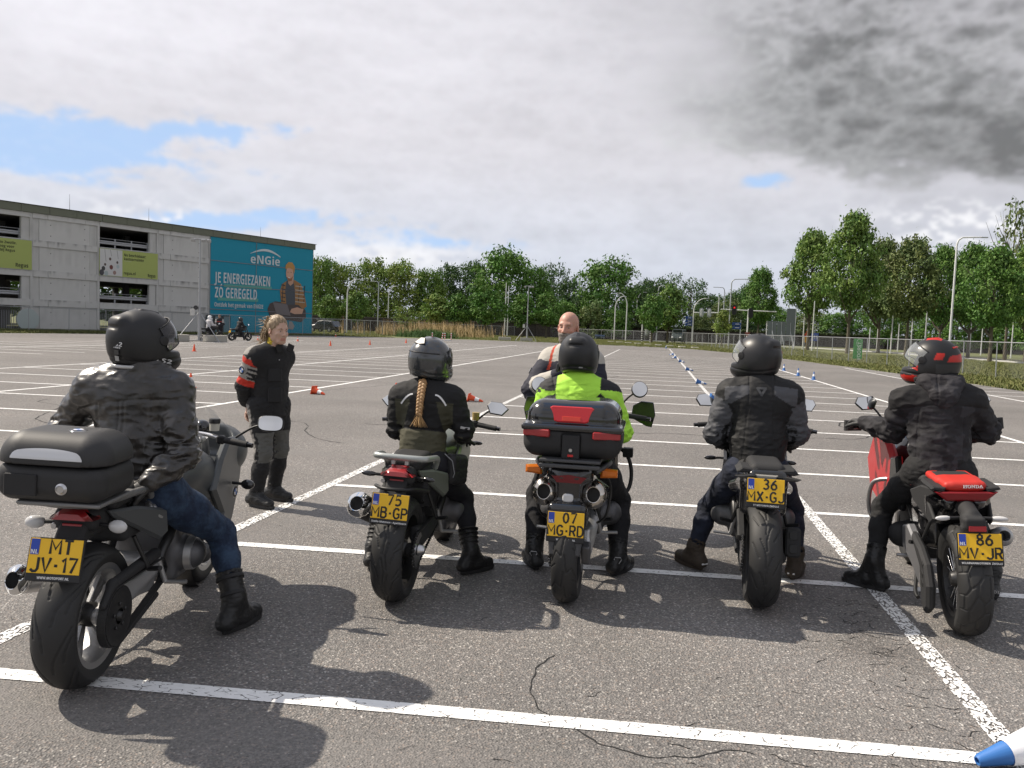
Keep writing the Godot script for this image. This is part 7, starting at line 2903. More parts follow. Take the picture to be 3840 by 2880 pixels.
func make_rider_e() -> void:
	var J: Dictionary = RIDER_E
	var t := rider_node("seated rider in a charcoal camouflage hooded jacket, rightmost motorcycle", J)
	obj("body", body_mesh(J, 1.0, lin(0.5, 0.31, 0.22)), vmat(0.6), t)
	var up: Vector3 = (J.chest - J.hip).normalized()
	var side: Vector3 = (J.RS - J.LS).normalized()
	var fw: Vector3 = J.fwd
	var ch: Vector3 = J.chest
	var cn := FastNoiseLite.new()
	cn.seed = 5
	cn.noise_type = FastNoiseLite.TYPE_CELLULAR
	cn.frequency = 17.0
	cn.cellular_return_type = FastNoiseLite.RETURN_CELL_VALUE
	cn.fractal_type = FastNoiseLite.FRACTAL_NONE
	var wn := fold_noise(9)
	var camo := func(p: Vector3) -> Color:
		var w := V(wn.get_noise_3dv(p * 20.0), wn.get_noise_3dv(p * 20.0 + V(5, 0, 0)), 0.0) * 0.012
		var a := cn.get_noise_3dv(p + w)
		if a < -0.3:
			return lin(0.0145, 0.0135, 0.016)
		if a < 0.35:
			return lin(0.023, 0.0215, 0.025)
		return lin(0.034, 0.032, 0.037)
	var jf := func(p: Vector3, _n: Vector3) -> Color:
		var q: Vector3 = p - ch
		var y := q.dot(up)
		var x := absf(q.dot(side))
		if y > 0.012 - 0.1 * x and q.dot(fw) < 0.08:
			return lin(0.0125, 0.012, 0.0135)
		var hy: float = (p - J.hip).dot(up)
		if hy > 0.032 and hy < 0.075 and x > 0.10:
			return lin(0.008, 0.008, 0.009)
		return camo.call(p)
	var seam := func(p: Vector3) -> float:
		var q: Vector3 = p - ch
		var x := q.dot(side)
		var y := q.dot(up)
		if q.dot(fw) > 0.0:
			return 0.0
		return 0.004 * exp(-pow((y - 0.012 + 0.1 * absf(x)) / 0.006, 2.0)) + (0.0035 * exp(-pow((absf(x) - 0.125) / 0.006, 2.0)) if y < 0.0 else 0.0)
	var jm := jacket_mesh(J, 1.0, jf, {"amp": 0.013, "hem": 0.075, "collar": 0.03, "seam": seam, "fat": 1.06, "waist": 0.155, "skirt": 0.172, "cell": 0.0075, "freq": 6.5})
	obj("jacket", jm, grain(vmat(0.8), M.weave_n, 20.0, 0.5), t)
	var n0: Vector3 = J.neck
	var f := SDF.new(n0 - V(0.26, 0.24, 0.16), n0 + V(0.26, 0.16, 0.3), 0.0075)
	var bk := -fw
	f.cap(n0 - side * 0.09 + up * 0.045, n0 + side * 0.09 + up * 0.045, 0.058, 0.058, 0.04)
	f.cap(n0 - side * 0.075 + bk * 0.075 + up * 0.025, n0 + side * 0.075 + bk * 0.075 + up * 0.025, 0.062, 0.062, 0.05)
	f.cap(n0 - side * 0.03 + bk * 0.115 - up * 0.055, n0 + side * 0.03 + bk * 0.115 - up * 0.055, 0.058, 0.058, 0.06)
	f.cap(n0 + bk * 0.115 - up * 0.1, n0 + bk * 0.11 - up * 0.125, 0.045, 0.035, 0.04)
	var hn := fold_noise(61)
	f.warp(func(p: Vector3) -> float:
		var d := crease(hn, p, 0.007, 9.0)
		d += 0.004 * exp(-pow(((p - n0).dot(side) + 0.035) / 0.006, 2.0))
		return d, 0.03)
	f.cap(n0 - side * 0.05 + up * 0.12, n0 + side * 0.05 + up * 0.12, 0.075, 0.075, 0.02, Vector3.ZERO, 1.0, true)
	var hm := MB.new()
	f.mesh(hm, func(p: Vector3, _n: Vector3) -> Color:
		return camo.call(p) * 1.12)
	obj("hood", hm, grain(vmat(0.8), M.weave_n, 20.0, 0.5), t)
	var st := MB.new()
	for sx in [-1.0, 1.0]:
		st.box(Transform3D(frame(bk, up), J.hip + side * sx * 0.155 - up * 0.078 + bk * 0.02), V(0.05, 0.035, 0.05), 0.01)
	obj("shirt_tail", st, mat(lin(0.14, 0.02, 0.03), 0.9), t)
	var mk := MB.new()
	var c: Vector3 = J.hip + up * 0.03 + side * 0.02 - fw * 0.5
	var ring := [c + side * -0.04 + up * 0.012, c + side * 0.04 + up * 0.012, c + side * 0.025, c + side * 0.015 - up * 0.02, c - side * 0.015 - up * 0.02, c - side * 0.025, c + side * -0.04 + up * 0.012]
	ribbon(mk, jm, ring, fw, 0.006, up, 0.003)
	obj("embossed_mark", mk, mat(lin(0.045, 0.043, 0.048), 0.6), t)
	obj("trousers", trousers_mesh(J, 0.98, func(_p: Vector3, _n: Vector3) -> Color:
		return lin(0.0145, 0.0145, 0.0155), 0.8, 1.0, 0.007, 0.009, 0.15), grain(vmat(0.85), M.weave_n, 22.0, 0.7), t)
	var bm := grain(mat(lin(0.011, 0.011, 0.011), 0.45), M.leather_n, 12.0, 0.4)
	for q in ["R", "L"]:
		var b := part("boot", t)
		var ms := boot_mesh(J[q + "A"], J[q + "T"], J[q + "K"], 0.11, 1.06)
		obj("upper", ms[0], bm, b)
		obj("sole", ms[1], M.rubber, b)
		var a: Vector3 = J[q + "A"]
		var hit := on_surface(ms[0], V(a.x - 0.02, 0.085, a.z + 0.4), V(0, 0, -1))
		if not hit.is_empty():
			var nn: Vector3 = hit[1]
			text("SIDI", 0.018, mat(lin(0.35, 0.34, 0.32), 0.5), b, Transform3D(frame(nn if nn.z > 0 else -nn, Vector3.UP), hit[0] + nn * 0.004), "lettering", 0.002, true, "Droid Sans", 1.3)
	var gm := grain(mat(lin(0.03, 0.03, 0.03), 0.6), M.leather_n, 14.0, 0.4)
	for q in ["L", "R"]:
		var w: Vector3 = J[q + "W"]
		var d: Vector3 = ((w - J[q + "E"]).normalized() + V(0, -0.1, -0.6)).normalized()
		obj("glove", hand_mesh(w, d, V(0, 1, 0.1), q == "L", 0.62, 1.0, 1.12), gm, t)
		var cuff := MB.new()
		cuff.tube([w - d * 0.03, w + d * 0.02], [0.042, 0.04], 12)
		obj("cuff", cuff, mat(lin(0.5, 0.48, 0.42), 0.8), t)
	var red := lin(0.46, 0.022, 0.014)
	var hc := func(p: Vector3, _n: Vector3) -> Color:
		var base := lin(0.013, 0.0132, 0.014)
		var a := atan2(absf(p.x), -p.z)
		if p.y > 0.005 and p.y < 0.058 - 0.02 * a and a < 0.78 - (p.y - 0.005) * 3.0:
			return red
		if p.y > 0.02 and p.y < 0.062 and a > 0.95 - (p.y - 0.02) * 3.0 and a < 1.32 - (p.y - 0.02) * 3.0:
			return red
		if p.y > 0.125 and absf(p.x) < 0.05 and p.z > -0.06 and p.z < 0.03:
			return red
		if p.z > 0.055 and p.y < -0.02 and p.y > -0.052 + (p.z - 0.06) * 0.4 and absf(p.x) > 0.05:
			return red
		if p.z > 0.06 and p.y < -0.082 and p.y > -0.125 and absf(p.x) > 0.045:
			return red
		if p.y < -0.01 and p.y > -0.08 and a < 1.2:
			return lin(0.03, 0.031, 0.033)
		return base
	var bs := frame(V(-0.88, -0.02, -0.47), V(-0.02, 1, 0.02))
	var h := helmet(t, J.head, bs, vmat(0.38), {"s": 1.02, "open": 0.55, "visor": M.glass, "color": hc})
	var vt := MB.new()
	vt.tube([V(0.05, 0.094, -0.122), V(0.0, 0.098, -0.136), V(-0.05, 0.094, -0.122)], 0.01, 8, true, Vector2(0.6, 1.2))
	obj("rear_vent", vt, mat(red, 0.4), h)
	var ic := MB.new()
	ic.box(at_turn(V(0.122, -0.105, 0.035), 0, 0, 6.0), V(0.028, 0.03, 0.085), 0.01)
	obj("intercom", ic, M.black, h)

func standing(label: String, J: Dictionary) -> Node3D:
	return thing("person", label, "person", J.base)

func make_woman() -> void:
	var fw := V(0.93, 0, 0.36).normalized()
	var rt := V(-fw.z, 0, fw.x)   # towards her right hand
	rt = fw.cross(Vector3.UP)
	var b := V(-3.33, 0, -6.67)
	var J := {"base": b, "fwd": fw}
	J.hip = V(-0.01, 0.88, 0.0)
	J.chest = V(-0.01, 1.25, 0.0)
	J.waist = V(0.0, 1.06, 0.0)
	J.neck = V(0.025, 1.385, 0.01)
	J.head = V(0.085, 1.545, 0.045)
	J.LS = J.chest + V(0, 0.055, 0) - rt * 0.165
	J.RS = J.chest + V(0, 0.055, 0) + rt * 0.165
	J.RE = V(-0.175, 1.05, 0.135)
	J.RW = V(-0.2, 0.845, 0.01)
	J.LE = V(-0.17, 1.05, -0.19)
	J.LW = V(-0.21, 0.855, -0.04)
	J.LH = J.hip - rt * 0.09
	J.RH = J.hip + rt * 0.09
	J.RK = V(0.015, 0.48, 0.14)
	J.LK = V(0.04, 0.48, -0.13)
	J.RA = V(-0.045, 0.095, 0.15)
	J.LA = V(-0.03, 0.095, -0.16)
	J.RT = J.RA + V(0.2, -0.09, 0.07)
	J.LT = J.LA + V(0.2, -0.09, 0.05)
	var t := standing("standing woman with windblown fair hair, black and grey motorcycle suit", J)
	var skin := lin(0.52, 0.33, 0.25)
	obj("body", body_mesh(J, 0.9, skin, true), vmat(0.6), t)
	var ch: Vector3 = J.chest
	var blk := lin(0.0125, 0.0125, 0.014)
	var gry := lin(0.28, 0.27, 0.25)
	var red := lin(0.5, 0.035, 0.02)
	var jf := func(p: Vector3, n: Vector3) -> Color:
		var ar := arm_near(J, p)
		var onarm: bool = ar[2] < 0.1 and (p - ch).dot(rt) * (1.0 if ar[0] == "R" else -1.0) > 0.10
		if onarm:
			var k: float = ar[1]
			if k > 0.02 and k < 0.20:
				return red
			if k > 0.68 and k < 0.90:
				return red
			if k < 0.70:
				if n.dot(fw) > 0.80:
					return blk
				if n.dot(fw) > 0.45:
					return blk if fmod(k * 7.0, 1.0) < 0.5 else gry
				return gry
			return blk
		if p.y > ch.y + 0.085:
			return gry if (p - ch).dot(fw) < 0.02 else blk
		if p.y < 0.885 and (p - J.hip).dot(fw) < 0.04:
			return red
		return blk
	var jm := jacket_mesh(J, 0.92, jf, {"amp": 0.005, "hem": 0.06, "collar": 0.05, "fat": 1.10, "waist": 0.158, "skirt": 0.172, "arm": 1.08, "cell": 0.0075, "hem_tilt": -0.25})
	obj("jacket", jm, grain(vmat(0.8), M.weave_n, 20.0, 0.5), t)
	var pk := MB.new()
	for q in [[0.985, 0.13], [1.16, 0.12]]:
		var h := on_surface(jm, V(0.0, q[0], 0.0) + rt * 0.06 + fw * 0.6, -fw)
		if not h.is_empty():
			pk.box(Transform3D(frame(h[1], Vector3.UP), h[0]), V(0.13, q[1], 0.03), 0.012)
	obj("pocket", pk, grain(mat(blk, 0.8), M.weave_n, 20.0, 0.5), t)
	var sn := MB.new()
	for y in [0.93, 1.02, 1.11, 1.20, 1.29]:
		var h := on_surface(jm, V(0, y, 0) + fw * 0.6 + rt * 0.02, -fw)
		if not h.is_empty():
			sn.ball(h[0] + h[1] * 0.003, V(0.006, 0.006, 0.004), 8)
	obj("snap_button", sn, M.steel, t)
	var hit := on_surface(jm, J.RS.lerp(J.RE, 0.42) + rt * 0.4, -rt)
	if not hit.is_empty():
		roundel(t, Transform3D(frame(hit[1], Vector3.UP), hit[0] + hit[1] * 0.004), 0.034)
	var tf := func(p: Vector3, n: Vector3) -> Color:
		var g2 := lin(0.21, 0.2, 0.185)
		if p.y > 0.4 and p.y < 0.9 and n.dot(fw) < -0.05 and p.z > -0.02:
			return g2
		if p.y > 0.4 and p.y < 0.66 and n.dot(fw) > 0.3:
			return lin(0.1, 0.1, 0.095)
		return blk
	obj("trousers", trousers_mesh(J, 0.95, tf, 0.96, 1.12, 0.008, 0.0085, 0.152), grain(vmat(0.8), M.weave_n, 20.0, 0.6), t)
	var bm := grain(mat(lin(0.013, 0.013, 0.013), 0.5), M.leather_n, 12.0, 0.4)
	for q in ["R", "L"]:
		var bt := part("boot", t)
		var ms := boot_mesh(J[q + "A"], J[q + "T"], J[q + "K"], 0.08, 1.05)
		obj("upper", ms[0], bm, bt)
		obj("sole", ms[1], M.rubber, bt)
	var hm := vmat(0.5)
	for q in ["L", "R"]:
		var hb := hand_mesh(J[q + "W"], V(-0.1, -0.7, -0.35 if q == "R" else 0.35), V(-1, 0.1, 0), q == "L", 0.45, 0.95)
		obj("hand", hb, mat(skin, 0.5), t)
	tube_scarf(t, J, lin(0.55, 0.4, 0.03), 0.066, 0.08)
	var col := MB.new()
	for k in 2:
		col.box(at_turn(J.neck + fw * (0.1 + k * 0.03) + rt * (0.02 - k * 0.1) + V(0, 0.01, 0), 0, rad_to_deg(atan2(fw.x, fw.z)), 20.0 - k * 40.0), V(0.075, 0.07, 0.012), 0.005)
	obj("collar_flap", col, mat(blk, 0.8), t)
	var hb2 := frame(V(0.86, -0.08, 0.5), V(0.03, 1, 0.0))
	var h := face_head(t, J.head, hb2, skin, 0.97, false)
	var f := SDF.new(V(-0.13, -0.16, -0.19), V(0.13, 0.16, 0.12), 0.005)
	f.ball(V(0, 0.042, -0.018), V(0.084, 0.094, 0.1), 0.01)
	f.cap(V(0, -0.01, -0.085), V(0, -0.1, -0.115), 0.055, 0.035, 0.04)
	f.ball(V(0, -0.02, 0.085), V(0.082, 0.088, 0.086), 0.012, Basis(), true)
	f.ball(V(0, 0.03, 0.112), V(0.062, 0.055, 0.06), 0.02, Basis(), true)
	var hz := fold_noise(12)
	f.warp(func(p: Vector3) -> float:
		return 0.006 * hz.get_noise_3d(p.x * 60.0, p.y * 16.0, p.z * 16.0), 0.03)
	var hc := MB.new()
	f.mesh(hc, func(p: Vector3, _n: Vector3) -> Color:
		var k := hz.get_noise_3d(p.x * 90.0, p.y * 22.0, p.z * 22.0) * 0.5 + 0.5
		return lin(0.16, 0.105, 0.06).lerp(lin(0.36, 0.27, 0.17), k))
	var hmat := vmat(0.5)
	obj("hair", hc, hmat, h)
	var st := MB.new()
	var rg := RandomNumberGenerator.new()
	rg.seed = 14
	for k in 240:
		var a := rg.randf_range(-1.2, 1.2)
		var y := rg.randf_range(-0.06, 0.12)
		var p := V(sin(a) * 0.085, y, -0.02 - cos(a) * 0.095)
		var q := V(p.x * 0.5 + rg.randfn(0, 0.02), -0.1 + rg.randfn(0, 0.03), -0.125 + rg.randfn(0, 0.025))
		var e := q + V(rg.randfn(0, 0.03), -0.07 + rg.randfn(0, 0.03), -0.05 + rg.randfn(0, 0.03))
		if k % 5 == 0:
			q = p + V(rg.randfn(0, 0.02), rg.randfn(0.0, 0.02), -0.05)
			e = q + V(rg.randfn(0, 0.03), rg.randfn(-0.01, 0.03), -0.05)
		st.col = lin(0.18, 0.12, 0.07).lerp(lin(0.46, 0.36, 0.24), rg.randf())
		st.tube([p, p.lerp(q, 0.5) + V(0, 0.01, -0.02), q, e], [0.0035, 0.004, 0.0035, 0.0008], 4)
	obj("loose_hair", st, hmat, h)

func make_instructor() -> void:
	var fw := V(-0.35, 0, 0.94).normalized()
	var rt := fw.cross(Vector3.UP)
	var b := V(-0.7, 0, -6.95)
	var J := {"base": b, "fwd": fw}
	J.hip = V(0.0, 0.95, 0.0)
	J.chest = V(-0.0, 1.32, 0.01)
	J.waist = V(0.0, 1.12, 0.0)
	J.neck = V(-0.005, 1.49, 0.03)
	J.head = V(-0.03, 1.665, 0.085)
	J.LS = J.chest + V(0, 0.06, 0) - rt * 0.195
	J.RS = J.chest + V(0, 0.06, 0) + rt * 0.195
	J.RE = V(-0.315, 1.125, 0.14)
	J.RW = V(-0.085, 1.27, 0.29)
	J.LE = V(0.26, 1.12, 0.2)
	J.LW = V(0.06, 1.26, 0.3)
	J.LH = J.hip - rt * 0.10
	J.RH = J.hip + rt * 0.10
	J.RK = J.RH + V(-0.03, -0.44, 0.03)
	J.LK = J.LH + V(0.03, -0.44, 0.03)
	J.RA = V(-0.16, 0.095, 0.0)
	J.LA = V(0.15, 0.095, 0.02)
	J.RT = J.RA + V(-0.1, -0.09, 0.2)
	J.LT = J.LA + V(0.02, -0.09, 0.2)
	var t := standing("bald bearded man standing behind the neon rider in a navy and grey suit", J)
	var skin := lin(0.5, 0.27, 0.2)
	obj("body", body_mesh(J, 1.02, skin, true), vmat(0.6), t)
	var ch: Vector3 = J.chest
	var navy := lin(0.016, 0.017, 0.03)
	var gry := lin(0.42, 0.4, 0.36)
	var red := lin(0.42, 0.045, 0.02)
	var jf := func(p: Vector3, n: Vector3) -> Color:
		var ar := arm_near(J, p)
		var q: Vector3 = p - ch
		var x: float = q.dot(rt)
		var k: float = ar[1]
		var onarm: bool = ar[2] < 0.1 and absf(x) > 0.15
		if onarm or k > 0.6 and ar[2] < 0.085:
			if k > 1.18 and k < 1.95:
				return gry
			if k < 0.16:
				return gry
			return navy
		if q.y > 0.055 + maxf(0.0, 0.1 - absf(x)) * 0.1:
			if absf(x - 0.135) < 0.012 and n.dot(fw) > 0.0:
				return red
			return gry
		if absf(x - 0.14 + q.y * 0.15) < 0.012 and q.y > -0.02:
			return red
		return navy
	var jm := jacket_mesh(J, 1.03, jf, {"amp": 0.005, "hem": 0.08, "collar": 0.06, "fat": 1.08, "waist": 0.175, "skirt": 0.18, "arm": 1.1, "cell": 0.0075})
	obj("jacket", jm, grain(vmat(0.8), M.weave_n, 20.0, 0.5), t)
	var hit := on_surface(jm, J.RS.lerp(J.RE, 0.4) + (rt + fw * 0.5) * 0.4, -(rt + fw * 0.5).normalized())
	if not hit.is_empty():
		roundel(t, Transform3D(frame(hit[1], Vector3.UP), hit[0] + hit[1] * 0.004), 0.034)
	obj("trousers", trousers_mesh(J, 1.02, func(_p: Vector3, _n: Vector3) -> Color:
		return navy, 0.96, 1.1, 0.008, 0.01), grain(vmat(0.8), M.weave_n, 20.0, 0.6), t)
	for q in ["R", "L"]:
		var bt := part("boot", t)
		var ms := boot_mesh(J[q + "A"], J[q + "T"], J[q + "K"], 0.08, 1.1)
		obj("upper", ms[0], mat(lin(0.013, 0.013, 0.013), 0.5), bt)
		obj("sole", ms[1], M.rubber, bt)
	for q in ["L", "R"]:
		var s := -1.0 if q == "L" else 1.0
		var hb := hand_mesh(J[q + "W"], V(s * 0.85, 0.08, 0.22), V(0.0, 0.5, 0.85), q == "L", 0.55, 1.08)
		obj("hand", hb, mat(skin, 0.5), t)
	var br := MB.new()
	var wd: Vector3 = (J.RW - J.RE).normalized()
	var ex := wd.cross(Vector3.UP).normalized()
	var ring := []
	for i in 16:
		var a := TAU * i / 16.0
		ring.append(J.RW + wd * 0.008 + (ex * cos(a) + wd.cross(ex) * sin(a)) * 0.036)
	br.tube(ring, 0.006, 6, false, Vector2.ONE, true)
	obj("bracelet", br, mat(lin(0.6, 0.6, 0.58), 0.6), t)
	tube_scarf(t, J, lin(0.72, 0.42, 0.03), 0.078, 0.085)
	var hb2 := frame(V(-0.22, -0.03, 0.97), V(0.03, 1, 0.0))
	var h := face_head(t, J.head, hb2, skin, 1.06, true)
	var f := SDF.new(V(-0.12, -0.16, -0.08), V(0.12, 0.04, 0.16), 0.0045)
	f.ball(V(0, -0.045, 0.034), V(0.0655, 0.082, 0.074), 0.01)
	f.cap(V(-0.022, -0.105, 0.066), V(0.022, -0.105, 0.066), 0.026, 0.026, 0.02)
	f.cap(V(-0.024, -0.052, 0.092), V(0.024, -0.052, 0.092), 0.008, 0.008, 0.008)
	f.ball(V(0, 0.018, 0.072), V(0.1, 0.064, 0.08), 0.012, Basis(), true)
	f.cap(V(-0.016, -0.071, 0.11), V(0.016, -0.071, 0.11), 0.011, 0.011, 0.004, Vector3.ZERO, 1.0, true)
	f.half_space(V(0, 0, -0.008), V(0, 0, -1), 0.01)
	var bz := fold_noise(3)
	f.warp(func(p: Vector3) -> float:
		return 0.004 * bz.get_noise_3d(p.x * 90.0, p.y * 40.0, p.z * 90.0), 0.03)
	var bm := MB.new()
	f.mesh(bm, func(p: Vector3, _n: Vector3) -> Color:
		var k := bz.get_noise_3d(p.x * 140.0, p.y * 60.0, p.z * 140.0) * 0.5 + 0.5
		return lin(0.1, 0.075, 0.06).lerp(lin(0.36, 0.32, 0.29), k))
	obj("beard", bm, vmat(0.8), h, Transform3D(Basis.from_scale(Vector3.ONE * 1.06), Vector3.ZERO))
const LETTER_M := [[0, 0, 0, 1, 0.35, 0.35, 0.7, 1, 0.7, 0]]
const LETTER_T := [[0, 1, 0.6, 1], [0.3, 1, 0.3, 0]]
const LETTER_J := [[0.5, 1, 0.5, 0.2, 0.38, 0.02, 0.18, 0, 0, 0.14]]
const LETTER_V := [[0, 1, 0.3, 0, 0.6, 1]]
const DIGIT_ONE := [[0.08, 0.78, 0.3, 1, 0.3, 0]]
const DIGIT_SEVEN := [[0, 1, 0.55, 1, 0.2, 0]]
const DIGIT_FIVE := [[0.5, 1, 0.1, 1, 0.05, 0.54, 0.3, 0.62, 0.5, 0.5, 0.55, 0.3, 0.45, 0.08, 0.25, 0, 0.02, 0.08]]
const LETTER_B := [[0, 0, 0, 1, 0.35, 1, 0.48, 0.88, 0.48, 0.66, 0.35, 0.54, 0, 0.54], [0.35, 0.54, 0.52, 0.4, 0.52, 0.14, 0.38, 0, 0, 0]]
const LETTER_G := [[0.55, 0.82, 0.4, 0.98, 0.2, 0.98, 0.04, 0.8, 0, 0.5, 0.04, 0.2, 0.2, 0.02, 0.4, 0.02, 0.56, 0.15, 0.56, 0.45, 0.32, 0.45]]
const LETTER_P := [[0, 0, 0, 1, 0.35, 1, 0.5, 0.86, 0.5, 0.62, 0.35, 0.48, 0, 0.48]]
const LETTER_R := [[0, 0, 0, 1, 0.35, 1, 0.5, 0.86, 0.5, 0.62, 0.35, 0.48, 0, 0.48], [0.28, 0.48, 0.52, 0]]
const DIGIT_ZERO := [[0.28, 1, 0.1, 0.86, 0.02, 0.5, 0.1, 0.14, 0.28, 0, 0.46, 0.14, 0.54, 0.5, 0.46, 0.86, 0.28, 1]]
const LETTER_D := [[0, 0, 0, 1, 0.3, 1, 0.5, 0.82, 0.55, 0.5, 0.5, 0.18, 0.3, 0, 0, 0]]
const DIGIT_THREE := [[0.05, 0.9, 0.25, 1, 0.45, 0.92, 0.5, 0.75, 0.42, 0.58, 0.22, 0.53, 0.45, 0.46, 0.54, 0.28, 0.45, 0.08, 0.25, 0, 0.02, 0.1]]
const DIGIT_SIX := [[0.45, 0.97, 0.2, 0.72, 0.03, 0.4, 0.04, 0.15, 0.2, 0, 0.4, 0.02, 0.54, 0.2, 0.5, 0.45, 0.32, 0.58, 0.12, 0.5]]
const DIGIT_EIGHT := [[0.27, 0.54, 0.08, 0.66, 0.08, 0.88, 0.27, 1, 0.46, 0.88, 0.46, 0.66, 0.27, 0.54, 0.03, 0.36, 0.03, 0.12, 0.27, 0, 0.51, 0.12, 0.51, 0.36, 0.27, 0.54]]
const LETTER_X := [[0, 0, 0.55, 1], [0, 1, 0.55, 0]]
const DASH := [[0.05, 0.45, 0.25, 0.45]]

func stroke(n: Node3D, glyphs: Array, h: float, p: Vector3) -> void:
	var x := 0.0
	var lines := []
	for glyph in glyphs:
		var wide := 0.0
		for g in glyph:
			var pts := []
			for i in range(0, g.size(), 2):
				pts.append(Vector3((x + g[i]) * h, g[i + 1] * h, 0))
				wide = maxf(wide, g[i])
			lines.append(pts)
		x += wide + 0.26
	var off := p - Vector3((x - 0.26) * h * 0.5, 0, 0)
	var mb := MB.new()
	for pts in lines:
		for i in pts.size():
			pts[i] += off
		mb.tube(pts, h * 0.1, 8, true, Vector2(1, 0.28), false, Vector3(0.37, 0.93, 0))
	if glyphs.size():
		obj("lettering", mb, M.ink, n)
# ---------------------------------------------------------------- motorcycles
const TREADS := {
	"a": [9, [[[0.0, 0.12], [0.3, 0.2], [0.62, 0.5], [1.0, 0.86]], [[0.5, -0.12], [0.8, -0.2], [1.12, -0.5], [1.5, -0.86]], [[0.25, 0.55], [0.5, 0.62], [0.8, 0.9]], [[0.75, -0.55], [1.0, -0.62], [1.3, -0.9]]]],
	"b": [11, [[[0.0, 0.1], [0.45, 0.02], [0.85, 0.16]], [[0.5, -0.1], [0.95, -0.02], [1.35, -0.16]], [[0.2, 0.3], [0.55, 0.5], [0.7, 0.85]], [[0.7, -0.3], [1.05, -0.5], [1.2, -0.85]], [[0.65, 0.45], [0.95, 0.8]], [[0.15, -0.45], [0.45, -0.8]]]],
	"c": [10, [[[0.0, 0.85], [0.35, 0.5], [0.2, 0.18], [0.75, 0.02]], [[0.5, -0.85], [0.85, -0.5], [0.7, -0.18], [1.25, -0.02]], [[0.8, 0.9], [0.95, 0.55]], [[0.3, -0.9], [0.45, -0.55]]]],
	"d": [10, [[[0.0, 0.02], [0.3, 0.0], [0.6, 0.12], [0.85, 0.3]], [[0.5, -0.02], [0.8, 0.0], [1.1, -0.12], [1.35, -0.3]], [[0.3, 0.35], [0.75, 0.75]], [[0.8, -0.35], [1.25, -0.75]]]],
	"e": [9, [[[0.0, 0.0], [0.22, 0.3], [0.5, 0.3], [0.72, 0.0], [1.0, 0.0]], [[0.22, 0.3], [0.22, 0.9]], [[0.5, 0.3], [0.62, 0.62], [0.62, 0.95]], [[0.0, 0.0], [-0.12, -0.32], [0.3, -0.4], [0.72, 0.0]], [[0.3, -0.4], [0.3, -0.9]], [[0.88, -0.32], [0.72, -0.55], [0.72, -0.95]], [[0.62, 0.62], [1.22, 0.62]], [[0.3, -0.62], [0.72, -0.62]]]],
}

func tyre_mesh(R: float, w: float, rim: float, tread: String, fine := true) -> MB:
	var mb := MB.new()
	var T: Array = TREADS[tread]
	var per: int = T[0]
	var seg := []
	for line in T[1]:
		for i in line.size() - 1:
			for sh in [-1.0, 0.0, 1.0]:
				var a := Vector2(line[i][0] + sh, line[i][1])
				var b := Vector2(line[i + 1][0] + sh, line[i + 1][1])
				if maxf(a.x, b.x) > -0.1 and minf(a.x, b.x) < 1.1:
					seg.append([a, b])
	var pl := TAU * R / per
	var pu := 52 if fine else 10
	var nv := 46 if fine else 14
	var gw := 0.0034 if tread != "e" else 0.0042
	var dep := []
	for j in nv + 1:
		var v := lerpf(-1.0, 1.0, float(j) / nv)
		for i in pu:
			var u := float(i) / pu
			var p := Vector2(u * pl, v * w * 0.62)
			var best := 1.0
			for s in seg:
				var a := Vector2(s[0].x * pl, s[0].y * w * 0.62)
				var b := Vector2(s[1].x * pl, s[1].y * w * 0.62)
				best = minf(best, p.distance_to(Geometry2D.get_closest_point_to_segment(p, a, b)))
			dep.append(0.0055 * (1.0 - smooth(gw * 0.7, gw * 1.5, best)) if fine else 0.0)
	var nu := pu * per
	var rows := []
	var h := w * 0.40
	var prof := [[-0.36, rim - 0.005, -1], [-0.47, rim + 0.012, -1], [-0.505, lerpf(rim, R, 0.45), -1]]
	for j in nv + 1:
		var a := lerpf(-1.22, 1.22, float(j) / nv)
		prof.append([0.5 * sin(a) / sin(1.22), R - h * (1.0 - cos(a)), j])
	prof += [[0.505, lerpf(rim, R, 0.45), -1], [0.47, rim + 0.012, -1], [0.36, rim - 0.005, -1]]
	var rings := []
	for q in prof:
		var r := []
		for i in nu:
			var th := TAU * i / nu
			var rr: float = q[1]
			if q[2] >= 0:
				rr -= dep[int(q[2]) * pu + i % pu]
			r.append(V(q[0] * w, cos(th) * rr, -sin(th) * rr))
		rings.append(r)
	mb.loft(rings, true, false)
	var k: int = (3 + nv / 2) * nu
	if mb.n[k].dot(mb.v[k]) < 0.0:
		for i in mb.n.size():
			mb.n[i] = -mb.n[i]
		for i in range(0, mb.ix.size(), 3):
			var s := mb.ix[i + 1]
			mb.ix[i + 1] = mb.ix[i + 2]
			mb.ix[i + 2] = s
	return mb

